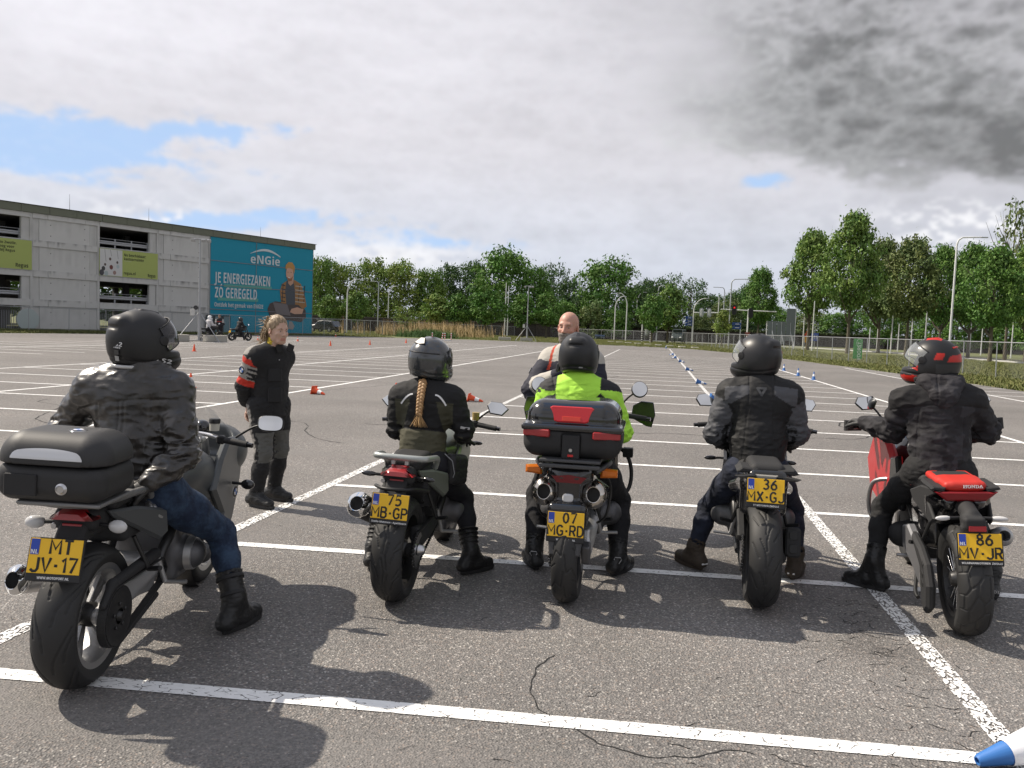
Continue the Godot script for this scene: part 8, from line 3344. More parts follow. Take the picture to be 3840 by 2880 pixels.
func wheel(b: Node3D, z: float, R: float, w: float, rim: float, tread: String, m: Material, spokes := 5, fine := true) -> Node3D:
	var n := part("wheel", b, V(0, R, z))
	obj("tyre", tyre_mesh(R, w, rim, tread, fine), M.rubber, n)
	var side := Basis(Vector3.BACK, -PI / 2)
	var mb := MB.new()
	var hw := w * 0.40
	mb.lathe([Vector2(rim - 0.02, -hw), Vector2(rim + 0.008, -hw - 0.006), Vector2(rim + 0.008, -hw + 0.008), Vector2(rim - 0.022, -hw * 0.6), Vector2(rim - 0.028, 0), Vector2(rim - 0.022, hw * 0.6), Vector2(rim + 0.008, hw - 0.008), Vector2(rim + 0.008, hw + 0.006), Vector2(rim - 0.02, hw), Vector2(rim - 0.036, 0), Vector2(rim - 0.02, -hw)], Transform3D(side, Vector3.ZERO), 48)
	obj("rim", mb, m, n)
	mb = MB.new()
	if spokes > 10:
		for k in spokes:
			var a := TAU * k / spokes
			var s := 1.0 if k % 2 == 0 else -1.0
			mb.tube([V(s * 0.04, cos(a + 0.3 * s) * 0.05, sin(a + 0.3 * s) * 0.05), V(s * hw * 0.75, cos(a) * (rim - 0.012), sin(a) * (rim - 0.012))], 0.0032, 5)
	else:
		for k in spokes:
			var a := TAU * k / spokes + 0.3
			for e in [-0.13, 0.13]:
				mb.bar(V(0, cos(a) * 0.04, sin(a) * 0.04), V(0, cos(a + e) * (rim - 0.025), sin(a + e) * (rim - 0.025)), 0.034, 0.022, Vector3.RIGHT, 0.006)
	obj("spokes", mb, M.chrome if spokes > 10 else m, n)
	mb = MB.new()
	mb.lathe([Vector2(0, -0.07), Vector2(0.035, -0.07), Vector2(0.05, -0.04), Vector2(0.055, 0.04), Vector2(0.035, 0.07), Vector2(0, 0.07)], Transform3D(side, Vector3.ZERO), 20)
	obj("hub", mb, M.dark_metal, n)
	return n

func disc(n: Node3D, x: float, r: float) -> void:
	var mb := MB.new()
	mb.lathe([Vector2(r * 0.62, -0.003), Vector2(r, -0.003), Vector2(r, 0.003), Vector2(r * 0.62, 0.003), Vector2(r * 0.62, -0.003)], Transform3D(Basis(Vector3.BACK, -PI / 2), V(x, 0, 0)), 36)
	obj("brake_disc", mb, M.steel, n)

func chain(b: Node3D, x: float, R: float, zf: float, yf: float, r := 0.105) -> void:
	var s := MB.new()
	var poly := []
	for k in 84:
		var a := TAU * k / 84.0
		var q := r - 0.004 if k % 2 == 0 else r + 0.006
		poly.append(Vector2(cos(a), sin(a)) * q)
	s.prism(poly, 0.006, Transform3D(Basis(Vector3.UP, PI / 2), V(x, R, 0)))
	obj("sprocket", s, M.steel, b)
	var path := []
	for k in 15:
		var a := lerpf(-PI / 2, PI / 2, k / 14.0)
		path.append(V(x, R - sin(a) * r * -1.0, cos(a) * r))
	path.append(V(x, yf + 0.045, zf))
	path.append(V(x, yf, zf - 0.045))
	path.append(V(x, yf - 0.045, zf))
	path.append(path[0])
	var mb := MB.new()
	var i := 0
	for k in path.size() - 1:
		var a: Vector3 = path[k]
		var l: float = (path[k + 1] - a).length()
		var d: Vector3 = (path[k + 1] - a) / maxf(l, 1e-5)
		var t := 0.0
		while t < l:
			var c := a + d * t
			mb.box(Transform3D(frame(d, Vector3.RIGHT), c), V(0.013, 0.017 if i % 2 == 0 else 0.008, 0.014), 0.003)
			i += 1
			t += 0.0145
	obj("chain", mb, M.dark_metal, b).set_meta("kind", "stuff")

func plate(b: Node3D, p: Vector3, tilt: float, l1: Array, l2: Array, dealer: String, turn := 0.0) -> void:
	var n := part("licence_plate", b)
	n.transform = at_turn(p, tilt, turn, 0)
	var mb := MB.new()
	mb.box(T(V(0, -0.01, -0.004)), V(0.222, 0.176, 0.01), 0.004)
	obj("plate_frame", mb, M.black, n)
	mb = MB.new()
	mb.box(T(V(0, 0.004, 0.002)), V(0.21, 0.14, 0.004), 0.0015)
	obj("plate_sheet", mb, M.plate, n)
	mb = MB.new()
	mb.box(T(V(-0.084, 0.04, 0.0052)), V(0.034, 0.062, 0.002))
	obj("country_strip", mb, M.plate_blue, n)
	text("NL", 0.017, M.white, n, T(V(-0.084, 0.02, 0.007)), "lettering", 0.001)
	stroke(n, l1, 0.056, V(0.022, 0.014, 0.005))
	stroke(n, l2, 0.056, V(0.0, -0.058, 0.005))
	if dealer:
		text(dealer, 0.01, M.white, n, T(V(0.004, -0.083, 0.003)), "lettering", 0.001, true, "Droid Sans", 1.0, minf(0.2, dealer.length() * 0.0085))

func blob_mesh(lo: Vector3, hi: Vector3, cell: float, steps: Array) -> MB:
	var f := SDF.new(lo, hi, cell)
	for s in steps:
		var sub: bool = s[0].begins_with("-")
		match s[0].right(1):
			"c":
				f.cap(s[1], s[2], s[3], s[4], s[5], Vector3.ZERO, 1.0, sub)
			"b":
				f.brick(Transform3D(Basis.from_euler(s[5] if s.size() > 5 else Vector3.ZERO), s[1]), s[2], s[3], s[4], sub)
			"e":
				f.ball(s[1], s[2], s[3], Basis(), sub)
	var mb := MB.new()
	f.mesh(mb)
	return mb

func both(steps: Array) -> Array:
	var out := steps.duplicate()
	for s in steps:
		var q: Array = s.duplicate()
		for i in [1] + ([2] if s[0].right(1) == "c" else []):
			q[i] = V(-q[i].x, q[i].y, q[i].z)
		if q.size() > 5 and q[0].right(1) == "b":
			q[5] = V(q[5].x, -q[5].y, -q[5].z)
		out.append(q)
	return out

func pipe(b: Node3D, called: String, pts: Array, r, m: Material, sides := 10) -> void:
	var mb := MB.new()
	var c := Curve3D.new()
	for i in pts.size():
		var t := Vector3.ZERO
		if i > 0 and i < pts.size() - 1:
			t = (pts[i + 1] - pts[i - 1]) * 0.16
		c.add_point(pts[i], -t, t)
	if pts.size() > 2 and not (r is Array):
		c.bake_interval = 0.03
		mb.tube(Array(c.get_baked_points()), r, sides)
	else:
		mb.tube(pts, r, sides)
	obj(called, mb, m, b)

func mirror(b: Node3D, root: Vector3, c: Vector3, shape: Array, face: Vector3, m: Material) -> void:
	var n := part("mirror", b)
	pipe(n, "stem", [root, root.lerp(c, 0.5) + V(0, 0.02, 0), c], 0.007, M.black)
	var xf := Transform3D(frame(face, Vector3.UP), c)
	var mb := MB.new()
	mb.prism(shape, 0.03, xf, 0.01)
	obj("housing", mb, m, n)
	var inner := []
	for p in shape:
		inner.append(p * 0.9)
	mb = MB.new()
	mb.prism(inner, 0.003, xf * T(V(0, 0, 0.0155)))
	obj("mirror_glass", mb, M.mirror, n)

func round_shape(rx: float, ry: float, pw := 2.0) -> Array:
	var a := []
	for i in 28:
		var t := TAU * i / 28.0
		a.append(Vector2(signf(cos(t)) * pow(absf(cos(t)), 2.0 / pw) * rx, signf(sin(t)) * pow(absf(sin(t)), 2.0 / pw) * ry))
	return a

func indicator(b: Node3D, root: Vector3, tip: Vector3, m: Material, r := 0.017) -> void:
	var n := part("indicator", b)
	pipe(n, "stalk", [root, root.lerp(tip, 0.6)], 0.009, M.black, 8)
	var mb := MB.new()
	var d := (tip - root).normalized()
	mb.ball(root.lerp(tip, 0.78), V(r, r * 1.1, (tip - root).length() * 0.34), 14, frame(d, Vector3.UP))
	obj("lens", mb, m, n)

func muffler(b: Node3D, a: Vector3, e: Vector3, r: float, body: Material, cap: Material, sq := 1.0) -> void:
	var n := part("exhaust", b)
	var d := (e - a).normalized()
	var bs := frame(d, Vector3.UP)
	var xf := Transform3D(Basis(bs.x * sq, bs.z, bs.y), e)
	var l := (e - a).length()
	var mb := MB.new()
	mb.lathe([Vector2(r * 0.45, -l), Vector2(r * 0.9, -l * 0.85), Vector2(r, -l * 0.6), Vector2(r, -0.035)], xf, 28)
	obj("can", mb, body, n)
	mb = MB.new()
	mb.lathe([Vector2(r, -0.036), Vector2(r * 1.06, -0.03), Vector2(r * 1.06, -0.012), Vector2(r * 0.96, 0.002), Vector2(r * 0.6, 0.022), Vector2(r * 0.56, 0.02), Vector2(r * 0.52, -0.05)], xf, 28)
	obj("end_cap", mb, cap, n)
	mb = MB.new()
	mb.lathe([Vector2(0, -0.045), Vector2(r * 0.53, -0.045)], xf, 24)
	obj("outlet", mb, M.ink, n)

func engine(b: Node3D, m: Material, w := 0.2) -> void:
	obj("engine", blob_mesh(V(-0.3, 0.12, -1.15), V(0.3, 0.72, -0.45), 0.012, both([["b", V(0.0, 0.42, -0.82), V(w * 0.8, 0.16, 0.2), 0.04, 0.02], ["b", V(0, 0.58, -0.95), V(w * 0.7, 0.1, 0.12), 0.02, 0.02, V(0.3, 0, 0)], ["c", V(w * 0.55, 0.4, -0.72), V(w, 0.4, -0.72), 0.1, 0.085, 0.01], ["c", V(w * 0.5, 0.34, -0.93), V(w * 0.95, 0.34, -0.93), 0.07, 0.06, 0.01]])), m, b)
	var fins := MB.new()
	for k in 5:
		fins.box(Transform3D(Basis(Vector3.RIGHT, 0.3), V(0, 0.52 + k * 0.025, -0.94 - k * 0.006)), V(w * 1.55, 0.008, 0.27))
	obj("cylinder_fins", fins, M.dark_metal, b)
	obj("sump_pipe", (func() -> MB:
		var q := MB.new()
		q.tube([V(-0.08, 0.5, -1.12), V(-0.09, 0.28, -1.12), V(-0.09, 0.2, -0.95), V(-0.1, 0.2, -0.5)], 0.024, 8)
		return q).call(), M.dark_metal, b)
	for s in [-1.0, 1.0]:
		pipe(b, "frame_tube", [V(s * 0.12, 0.78, -1.0), V(s * 0.15, 0.66, -0.75), V(s * 0.13, 0.46, -0.52), V(s * 0.12, 0.36, -0.5)], 0.026, M.dark_metal)
		pipe(b, "subframe_tube", [V(s * 0.12, 0.56, -0.55), V(s * 0.1, 0.74, 0.0)], 0.014, M.dark_metal)
		var pg := part("footpeg", b)
		pipe(pg, "peg", [V(s * 0.16, 0.31, -0.5), V(s * 0.27, 0.32, -0.49)], 0.011, M.alu, 8)
		pipe(pg, "hanger", [V(s * 0.13, 0.46, -0.46), V(s * 0.16, 0.31, -0.5)], 0.013, M.alu, 8)
		var pp := part("passenger_peg", b)
		pipe(pp, "peg", [V(s * 0.17, 0.45, -0.26), V(s * 0.24, 0.47, -0.22)], 0.012, M.black, 8)
		pipe(pp, "hanger", [V(s * 0.12, 0.62, -0.2), V(s * 0.17, 0.45, -0.26)], 0.011, M.dark_metal, 8)

func front_end(b: Node3D, wb: float, tread: String, rimm: Material, forkm: Material, hb: float, bar_y: float, bar_z: float, half: float, barm: Material, spokes := 5) -> void:
	var n := wheel(b, -wb, 0.3, 0.12, 0.216, tread, rimm, spokes, false)
	disc(n, 0.075, 0.15)
	disc(n, -0.075, 0.15)
	for s in [-1.0, 1.0]:
		pipe(b, "fork_tube", [V(s * 0.095, 0.3, -wb), V(s * 0.095, hb, -wb + (hb - 0.3) * 0.45)], 0.026, forkm)
		var g := part("grip", b)
		pipe(g, "rubber", [V(s * (half - 0.135), bar_y, bar_z), V(s * half, bar_y - 0.012, bar_z + 0.035)], 0.0185, M.black_matt)
		pipe(g, "bar_end", [V(s * half, bar_y - 0.012, bar_z + 0.035), V(s * (half + 0.03), bar_y - 0.014, bar_z + 0.042)], 0.014, M.black_gloss)
		pipe(g, "lever", [V(s * (half - 0.15), bar_y - 0.01, bar_z - 0.04), V(s * (half - 0.02), bar_y - 0.03, bar_z - 0.045)], 0.006, M.black, 6)
		var sw := MB.new()
		sw.box(T(V(s * (half - 0.16), bar_y, bar_z - 0.01)), V(0.05, 0.05, 0.045), 0.012)
		obj("switch_block", sw, M.black, b)
	pipe(b, "handlebar", [V(-half + 0.13, bar_y, bar_z), V(-0.12, bar_y + 0.02, bar_z - 0.05), V(0.12, bar_y + 0.02, bar_z - 0.05), V(half - 0.13, bar_y, bar_z)], 0.0125, barm)
	var mg := MB.new()
	mg.lathe([Vector2(0.318, -0.055), Vector2(0.326, 0), Vector2(0.318, 0.055)], Transform3D(Basis(Vector3.BACK, -PI / 2), V(0, 0.3, -wb)), 20, 80.0, 0.2, 2.6)
	obj("front_mudguard", mg, M.black, b)

func bike(label: String, p: Vector3, yaw: float, lean: float) -> Node3D:
	var b := thing("motorcycle", label, "motorcycle", p, 0.0, "motorcycles in the front row")
	b.transform.basis = Basis(Vector3.UP, deg_to_rad(yaw)) * Basis(Vector3.BACK, -deg_to_rad(lean))
	return b

func swingarm(b: Node3D, m: Material, x: float, zf := -0.52, yf := 0.4, th := 0.03) -> void:
	obj("swingarm", blob_mesh(V(-0.2, 0.2, -0.62), V(0.2, 0.52, 0.1), 0.009, [["c", V(x, 0.315, 0.02), V(x, yf, zf), 0.045, 0.055, 0.02], ["b", V(x, 0.355, -0.26), V(th, 0.05, 0.24), 0.02, 0.03, V(-0.17, 0, 0)], ["c", V(x, yf, zf), V(-x, yf, zf), 0.05, 0.05, 0.02]]), m, b)

func bmw_tail(b: Node3D, panel: Material) -> void:
	obj("tail_unit", blob_mesh(V(-0.2, 0.55, -0.62), V(0.2, 0.86, 0.22), 0.009, both([["b", V(0.0, 0.765, -0.15), V(0.085, 0.045, 0.27), 0.03, 0.03], ["b", V(0.05, 0.69, -0.28), V(0.085, 0.07, 0.2), 0.03, 0.04]])), M.black_matt, b)
	for s in [-1.0, 1.0]:
		var mb := MB.new()
		mb.prism([Vector2(0.02, 0.795), Vector2(-0.18, 0.775), Vector2(-0.4, 0.72), Vector2(-0.42, 0.6), Vector2(-0.36, 0.575), Vector2(-0.2, 0.66), Vector2(-0.02, 0.755)], 0.035, Transform3D(Basis(Vector3.UP, -PI / 2 - s * 0.22), V(s * 0.105, 0, 0.02)), 0.012)
		obj("tail_panel", mb, panel, b)
	var mb := MB.new()
	mb.loft([[V(-0.105, 0.775, 0.1), V(0.105, 0.775, 0.1), V(0.05, 0.822, 0.06), V(-0.05, 0.822, 0.06)], [V(-0.092, 0.772, 0.145), V(0.092, 0.772, 0.145), V(0.045, 0.812, 0.13), V(-0.045, 0.812, 0.13)], [V(-0.07, 0.776, 0.168), V(0.07, 0.776, 0.168), V(0.035, 0.8, 0.16), V(-0.035, 0.8, 0.16)]])
	obj("tail_light", mb, M.red_lens, b)
	mb = MB.new()
	mb.box(at_turn(V(0, 0.738, 0.13), -15, 0, 0), V(0.085, 0.03, 0.02), 0.004)
	obj("reflector", mb, M.red_reflector, b)
	mb = MB.new()
	mb.prism([Vector2(-0.06, 0.755), Vector2(0.13, 0.755), Vector2(0.225, 0.64), Vector2(0.235, 0.58), Vector2(0.205, 0.58), Vector2(0.1, 0.68), Vector2(-0.1, 0.68)], 0.12, Transform3D(Basis(Vector3.UP, -PI / 2), Vector3.ZERO), 0.015)
	obj("plate_carrier", mb, M.black_matt, b)
	mb = MB.new()
	mb.lathe([Vector2(0, 0.006), Vector2(0.012, 0.006), Vector2(0.014, 0)], Transform3D(Basis(Vector3.RIGHT, PI / 2), V(-0.085, 0.735, 0.115)), 14)
	obj("lock", mb, M.steel, b)

func make_bike_a() -> void:
	var b := bike("graphite sports tourer with silver topped black top box, leftmost in the row", V(-2.44, 0, -3.13), 12, 2)
	var grey := grain(mat(lin(0.105, 0.112, 0.115), 0.42, 0.4), M.fine_n, 20.0, 0.05)
	var w := wheel(b, 0.0, 0.315, 0.18, 0.222, "a", M.alu, 5)
	disc(w, -0.09, 0.13)
	var mb := MB.new()
	var side := Basis(Vector3.BACK, -PI / 2)
	mb.lathe([Vector2(0.035, 0.02), Vector2(0.1, 0.012), Vector2(0.122, 0.018), Vector2(0.128, 0.02), Vector2(0.128, -0.02), Vector2(0.03, -0.02)], Transform3D(side, V(0.135, 0.315, 0)), 40)
	obj("pulley", mb, M.dark_metal, b)
	mb = MB.new()
	var path := []
	for k in 25:
		var a := lerpf(-PI / 2, PI / 2, k / 24.0)
		path.append(V(0.135, 0.315 + sin(a) * 0.134, cos(a) * 0.134))
	path.append(V(0.135, 0.435, -0.5))
	path.append(V(0.135, 0.37, -0.545))
	path.append(V(0.135, 0.31, -0.5))
	for k in path.size():
		mb.bar(path[k], path[(k + 1) % path.size()], 0.036, 0.007, V(0, 0.2, 1) if absf((path[(k + 1) % path.size()] - path[k]).normalized().z) < 0.6 else Vector3.UP)
	for k in 60:
		var a := TAU * k / 60.0
		mb.box(Transform3D(Basis(Vector3.RIGHT, -a), V(0.135, 0.315 + cos(a) * 0.129, sin(a) * 0.129)), V(0.036, 0.004, 0.006))
	obj("belt", mb, M.rubber, b)
	mb = MB.new()
	for k in 5:
		var a := TAU * k / 5.0
		mb.ball(V(0.156, 0.315 + cos(a) * 0.055, sin(a) * 0.055), V(0.006, 0.009, 0.009), 8)
	mb.lathe([Vector2(0, 0.02), Vector2(0.02, 0.018), Vector2(0.026, 0.0)], Transform3D(side, V(0.152, 0.315, 0)), 6)
	obj("hub_nut", mb, M.dark_metal, b)
	obj("belt_guard", blob_mesh(V(0.06, 0.1, -0.6), V(0.22, 0.6, 0.2), 0.008, [["c", V(0.135, 0.47, 0.04), V(0.135, 0.475, -0.42), 0.022, 0.03, 0.01], ["c", V(0.135, 0.47, 0.04), V(0.135, 0.4, 0.125), 0.02, 0.016, 0.02], ["c", V(0.135, 0.17, -0.02), V(0.135, 0.26, -0.45), 0.014, 0.016, 0.01]]), M.black_matt, b)
	swingarm(b, grain(mat(lin(0.42, 0.42, 0.42), 0.42, 0.6), M.fine_n, 20.0, 0.2), 0.085)
	engine(b, M.engine)
	mb = MB.new()
	mb.lathe([Vector2(0, 0.03), Vector2(0.05, 0.03), Vector2(0.085, 0.015), Vector2(0.09, -0.02)], Transform3D(side, V(0.215, 0.4, -0.72)), 28)
	obj("clutch_cover", mb, M.alu, b)
	front_end(b, 1.46, "a", M.alu, M.alu, 0.95, 0.965, -1.02, 0.4, M.steel)
	bmw_tail(b, grey)
	muffler(b, V(-0.17, 0.36, -0.42), V(-0.215, 0.505, 0.16), 0.062, M.steel, M.chrome, 0.8)
	plate(b, V(0.0, 0.645, 0.262), -14, [LETTER_M, LETTER_T], [LETTER_J, LETTER_V, DASH, DIGIT_ONE, DIGIT_SEVEN], "WWW.MOTOPORT.NL")
	indicator(b, V(-0.08, 0.745, 0.08), V(-0.2, 0.742, 0.1), M.clear, 0.026)
	indicator(b, V(0.08, 0.745, 0.08), V(0.2, 0.742, 0.1), M.clear, 0.026)
	mb = MB.new()
	mb.lathe([Vector2(0, 0.012), Vector2(0.03, 0.012), Vector2(0.034, 0.006), Vector2(0.052, 0.006), Vector2(0.058, 0.0), Vector2(0.058, -0.02)], at_turn(V(0.165, 0.725, -0.335), -12, 0, -52), 28)
	obj("filler_cap", mb, M.alu, b)
	obj("seat", blob_mesh(V(-0.22, 0.68, -0.82), V(0.22, 0.95, 0.12), 0.01, both([["b", V(0.0, 0.785, -0.52), V(0.14, 0.05, 0.22), 0.045, 0.04], ["b", V(0.0, 0.825, -0.16), V(0.115, 0.035, 0.17), 0.03, 0.04]])), grain(mat(lin(0.018, 0.018, 0.019), 0.7), M.leather_n, 10.0, 0.4), b)
	pipe(b, "grab_rail", [V(0.15, 0.79, -0.3), V(0.158, 0.84, -0.22), V(0.14, 0.852, 0.05), V(0.09, 0.85, 0.18), V(-0.09, 0.85, 0.18), V(-0.14, 0.852, 0.05), V(-0.158, 0.84, -0.22), V(-0.15, 0.79, -0.3)], 0.017, mat(lin(0.2, 0.2, 0.2), 0.5, 0.5))
	mb = MB.new()
	mb.box(T(V(0, 0.862, 0.09)), V(0.34, 0.02, 0.34), 0.008)
	obj("luggage_rack", mb, mat(lin(0.22, 0.22, 0.22), 0.5, 0.5), b)
	obj("tank_cover", blob_mesh(V(-0.26, 0.55, -1.3), V(0.26, 1.02, -0.55), 0.01, both([["e", V(0.04, 0.8, -0.88), V(0.18, 0.15, 0.3), 0.05], ["e", V(0.09, 0.72, -1.02), V(0.15, 0.15, 0.22), 0.05], ["-b", V(0, 1.0, -1.16), V(0.16, 0.14, 0.16), 0.05, 0.03]])), grey, b)
	for s in [-1.0, 1.0]:
		mb = MB.new()
		mb.prism([Vector2(-0.9, 0.7), Vector2(-1.05, 0.86), Vector2(-1.20, 0.95), Vector2(-1.42, 0.93), Vector2(-1.56, 0.8), Vector2(-1.50, 0.62), Vector2(-1.36, 0.44), Vector2(-1.20, 0.32), Vector2(-1.08, 0.36), Vector2(-1.12, 0.52), Vector2(-1.0, 0.62)], 0.05, Transform3D(Basis(Vector3.UP, -PI / 2 + s * 0.07), V(s * 0.3, 0, 0.0)), 0.02)
		obj("side_fairing", mb, grey, b)
		indicator(b, V(s * 0.24, 0.67, -1.28), V(s * 0.36, 0.665, -1.27), M.black_gloss, 0.028)
	obj("nose_fairing", blob_mesh(V(-0.3, 0.6, -1.8), V(0.3, 1.06, -1.25), 0.012, both([["e", V(0.06, 0.82, -1.50), V(0.19, 0.17, 0.22), 0.05], ["-b", V(0, 1.0, -1.3), V(0.17, 0.2, 0.16), 0.05, 0.03]])), grey, b)
	roundel(b, at_turn(V(0.262, 0.62, -1.27), 0, 90 - 8, 0), 0.034)
	mb = MB.new()
	var rows := []
	for j in 7:
		var r := []
		for i in 13:
			var a := lerpf(-1.1, 1.1, i / 12.0)
			r.append(V(sin(a) * (0.22 - 0.012 * j), 0.93 + j * 0.032 - 0.05 * absf(sin(a)), -1.64 + j * 0.045 + (1.0 - cos(a)) * 0.2))
		rows.append(r)
	mb.loft(rows, false, false)
	obj("windscreen", mb, M.glass, b)
	obj("instruments", blob_mesh(V(-0.15, 0.9, -1.4), V(0.15, 1.06, -1.15), 0.009, [["c", V(-0.055, 0.985, -1.26), V(-0.055, 0.995, -1.24), 0.052, 0.048, 0.01], ["c", V(0.06, 0.985, -1.26), V(0.06, 0.995, -1.24), 0.052, 0.048, 0.01]]), M.black_gloss, b)
	mb = MB.new()
	mb.lathe([Vector2(0, -0.02), Vector2(0.026, -0.02), Vector2(0.028, 0.022), Vector2(0, 0.022)], T(V(0.19, 1.03, -1.06)), 20)
	obj("brake_reservoir", mb, mat(lin(0.55, 0.53, 0.46), 0.4), b)
	mb = MB.new()
	mb.lathe([Vector2(0.0, 0.048), Vector2(0.028, 0.048), Vector2(0.031, 0.042), Vector2(0.031, 0.022), Vector2(0, 0.022)], T(V(0.19, 1.03, -1.06)), 20)
	obj("reservoir_cap", mb, M.black, b)
	mb = MB.new()
	mb.box(T(V(0, 0.95, -1.08)), V(0.26, 0.04, 0.09), 0.015)
	obj("top_yoke", mb, M.alu, b)
	for s in [-1.0, 1.0]:
		mirror(b, V(s * 0.26, 0.95, -1.24), V(s * 0.47, 1.05, -1.20), round_shape(0.075, 0.048, 3.2), V(0.12, 0.34, 1), M.black)
	pipe(b, "side_stand", [V(-0.12, 0.22, -0.55), V(-0.22, 0.24, -0.25)], 0.011, M.dark_metal)
	var t := part("top_box", b)
	obj("lower_shell", blob_mesh(V(-0.34, 0.84, -0.24), V(0.34, 1.06, 0.46), 0.01, ([["b", V(-0.03, 0.955, 0.12), V(0.222, 0.085, 0.175), 0.07, 0.03], ["-b", V(0, 1.13, 0.1), V(0.4, 0.11, 0.4), 0.005, 0.004]])), grain(mat(lin(0.021, 0.021, 0.022), 0.62), M.fine_n, 16.0, 0.25), t)
	obj("lid", blob_mesh(V(-0.34, 0.98, -0.26), V(0.34, 1.26, 0.46), 0.01, ([["b", V(-0.03, 1.03, 0.12), V(0.228, 0.125, 0.182), 0.11, 0.03], ["-b", V(0, 0.92, 0.1), V(0.4, 0.107, 0.4), 0.005, 0.004]])), grain(mat(lin(0.026, 0.026, 0.027), 0.55), M.fine_n, 16.0, 0.2), t)
	mb = MB.new()
	rows = []
	for j in 9:
		var r := []
		for i in 21:
			var x := lerpf(-0.165, 0.165, i / 20.0)
			var k := j / 8.0
			var y := 0.02 + k * 0.1 * sqrt(maxf(0.0, 1.02 - pow(x / 0.165, 2.0)))
			var q := V(x, y + 0.01, 0.3)
			var inn := q.clamp(V(-0.118, -0.015, -0.072), V(0.118, 0.015, 0.072))
			r.append(V(-0.03, 1.03, 0.12) + inn + (q - inn).normalized() * 0.1145)
		rows.append(r)
	mb.loft(rows, false, false, Vector3.BACK)
	obj("silver_panel", mb, mat(lin(0.62, 0.62, 0.63), 0.32, 0.5), t)
	roundel(t, at_turn(V(0.02, 1.1555, 0.15), -88, 0, 0), 0.032)
	mb = MB.new()
	mb.box(T(V(-0.13, 0.945, 0.297)), V(0.13, 0.09, 0.012), 0.005)
	obj("latch", mb, M.black_matt, t)
	mb = MB.new()
	mb.lathe([Vector2(0, 0.008), Vector2(0.014, 0.008), Vector2(0.017, 0.003), Vector2(0.024, 0.0)], Transform3D(Basis(Vector3.RIGHT, PI / 2), V(0.03, 0.935, 0.296)), 18)
	obj("lock", mb, M.steel, t)

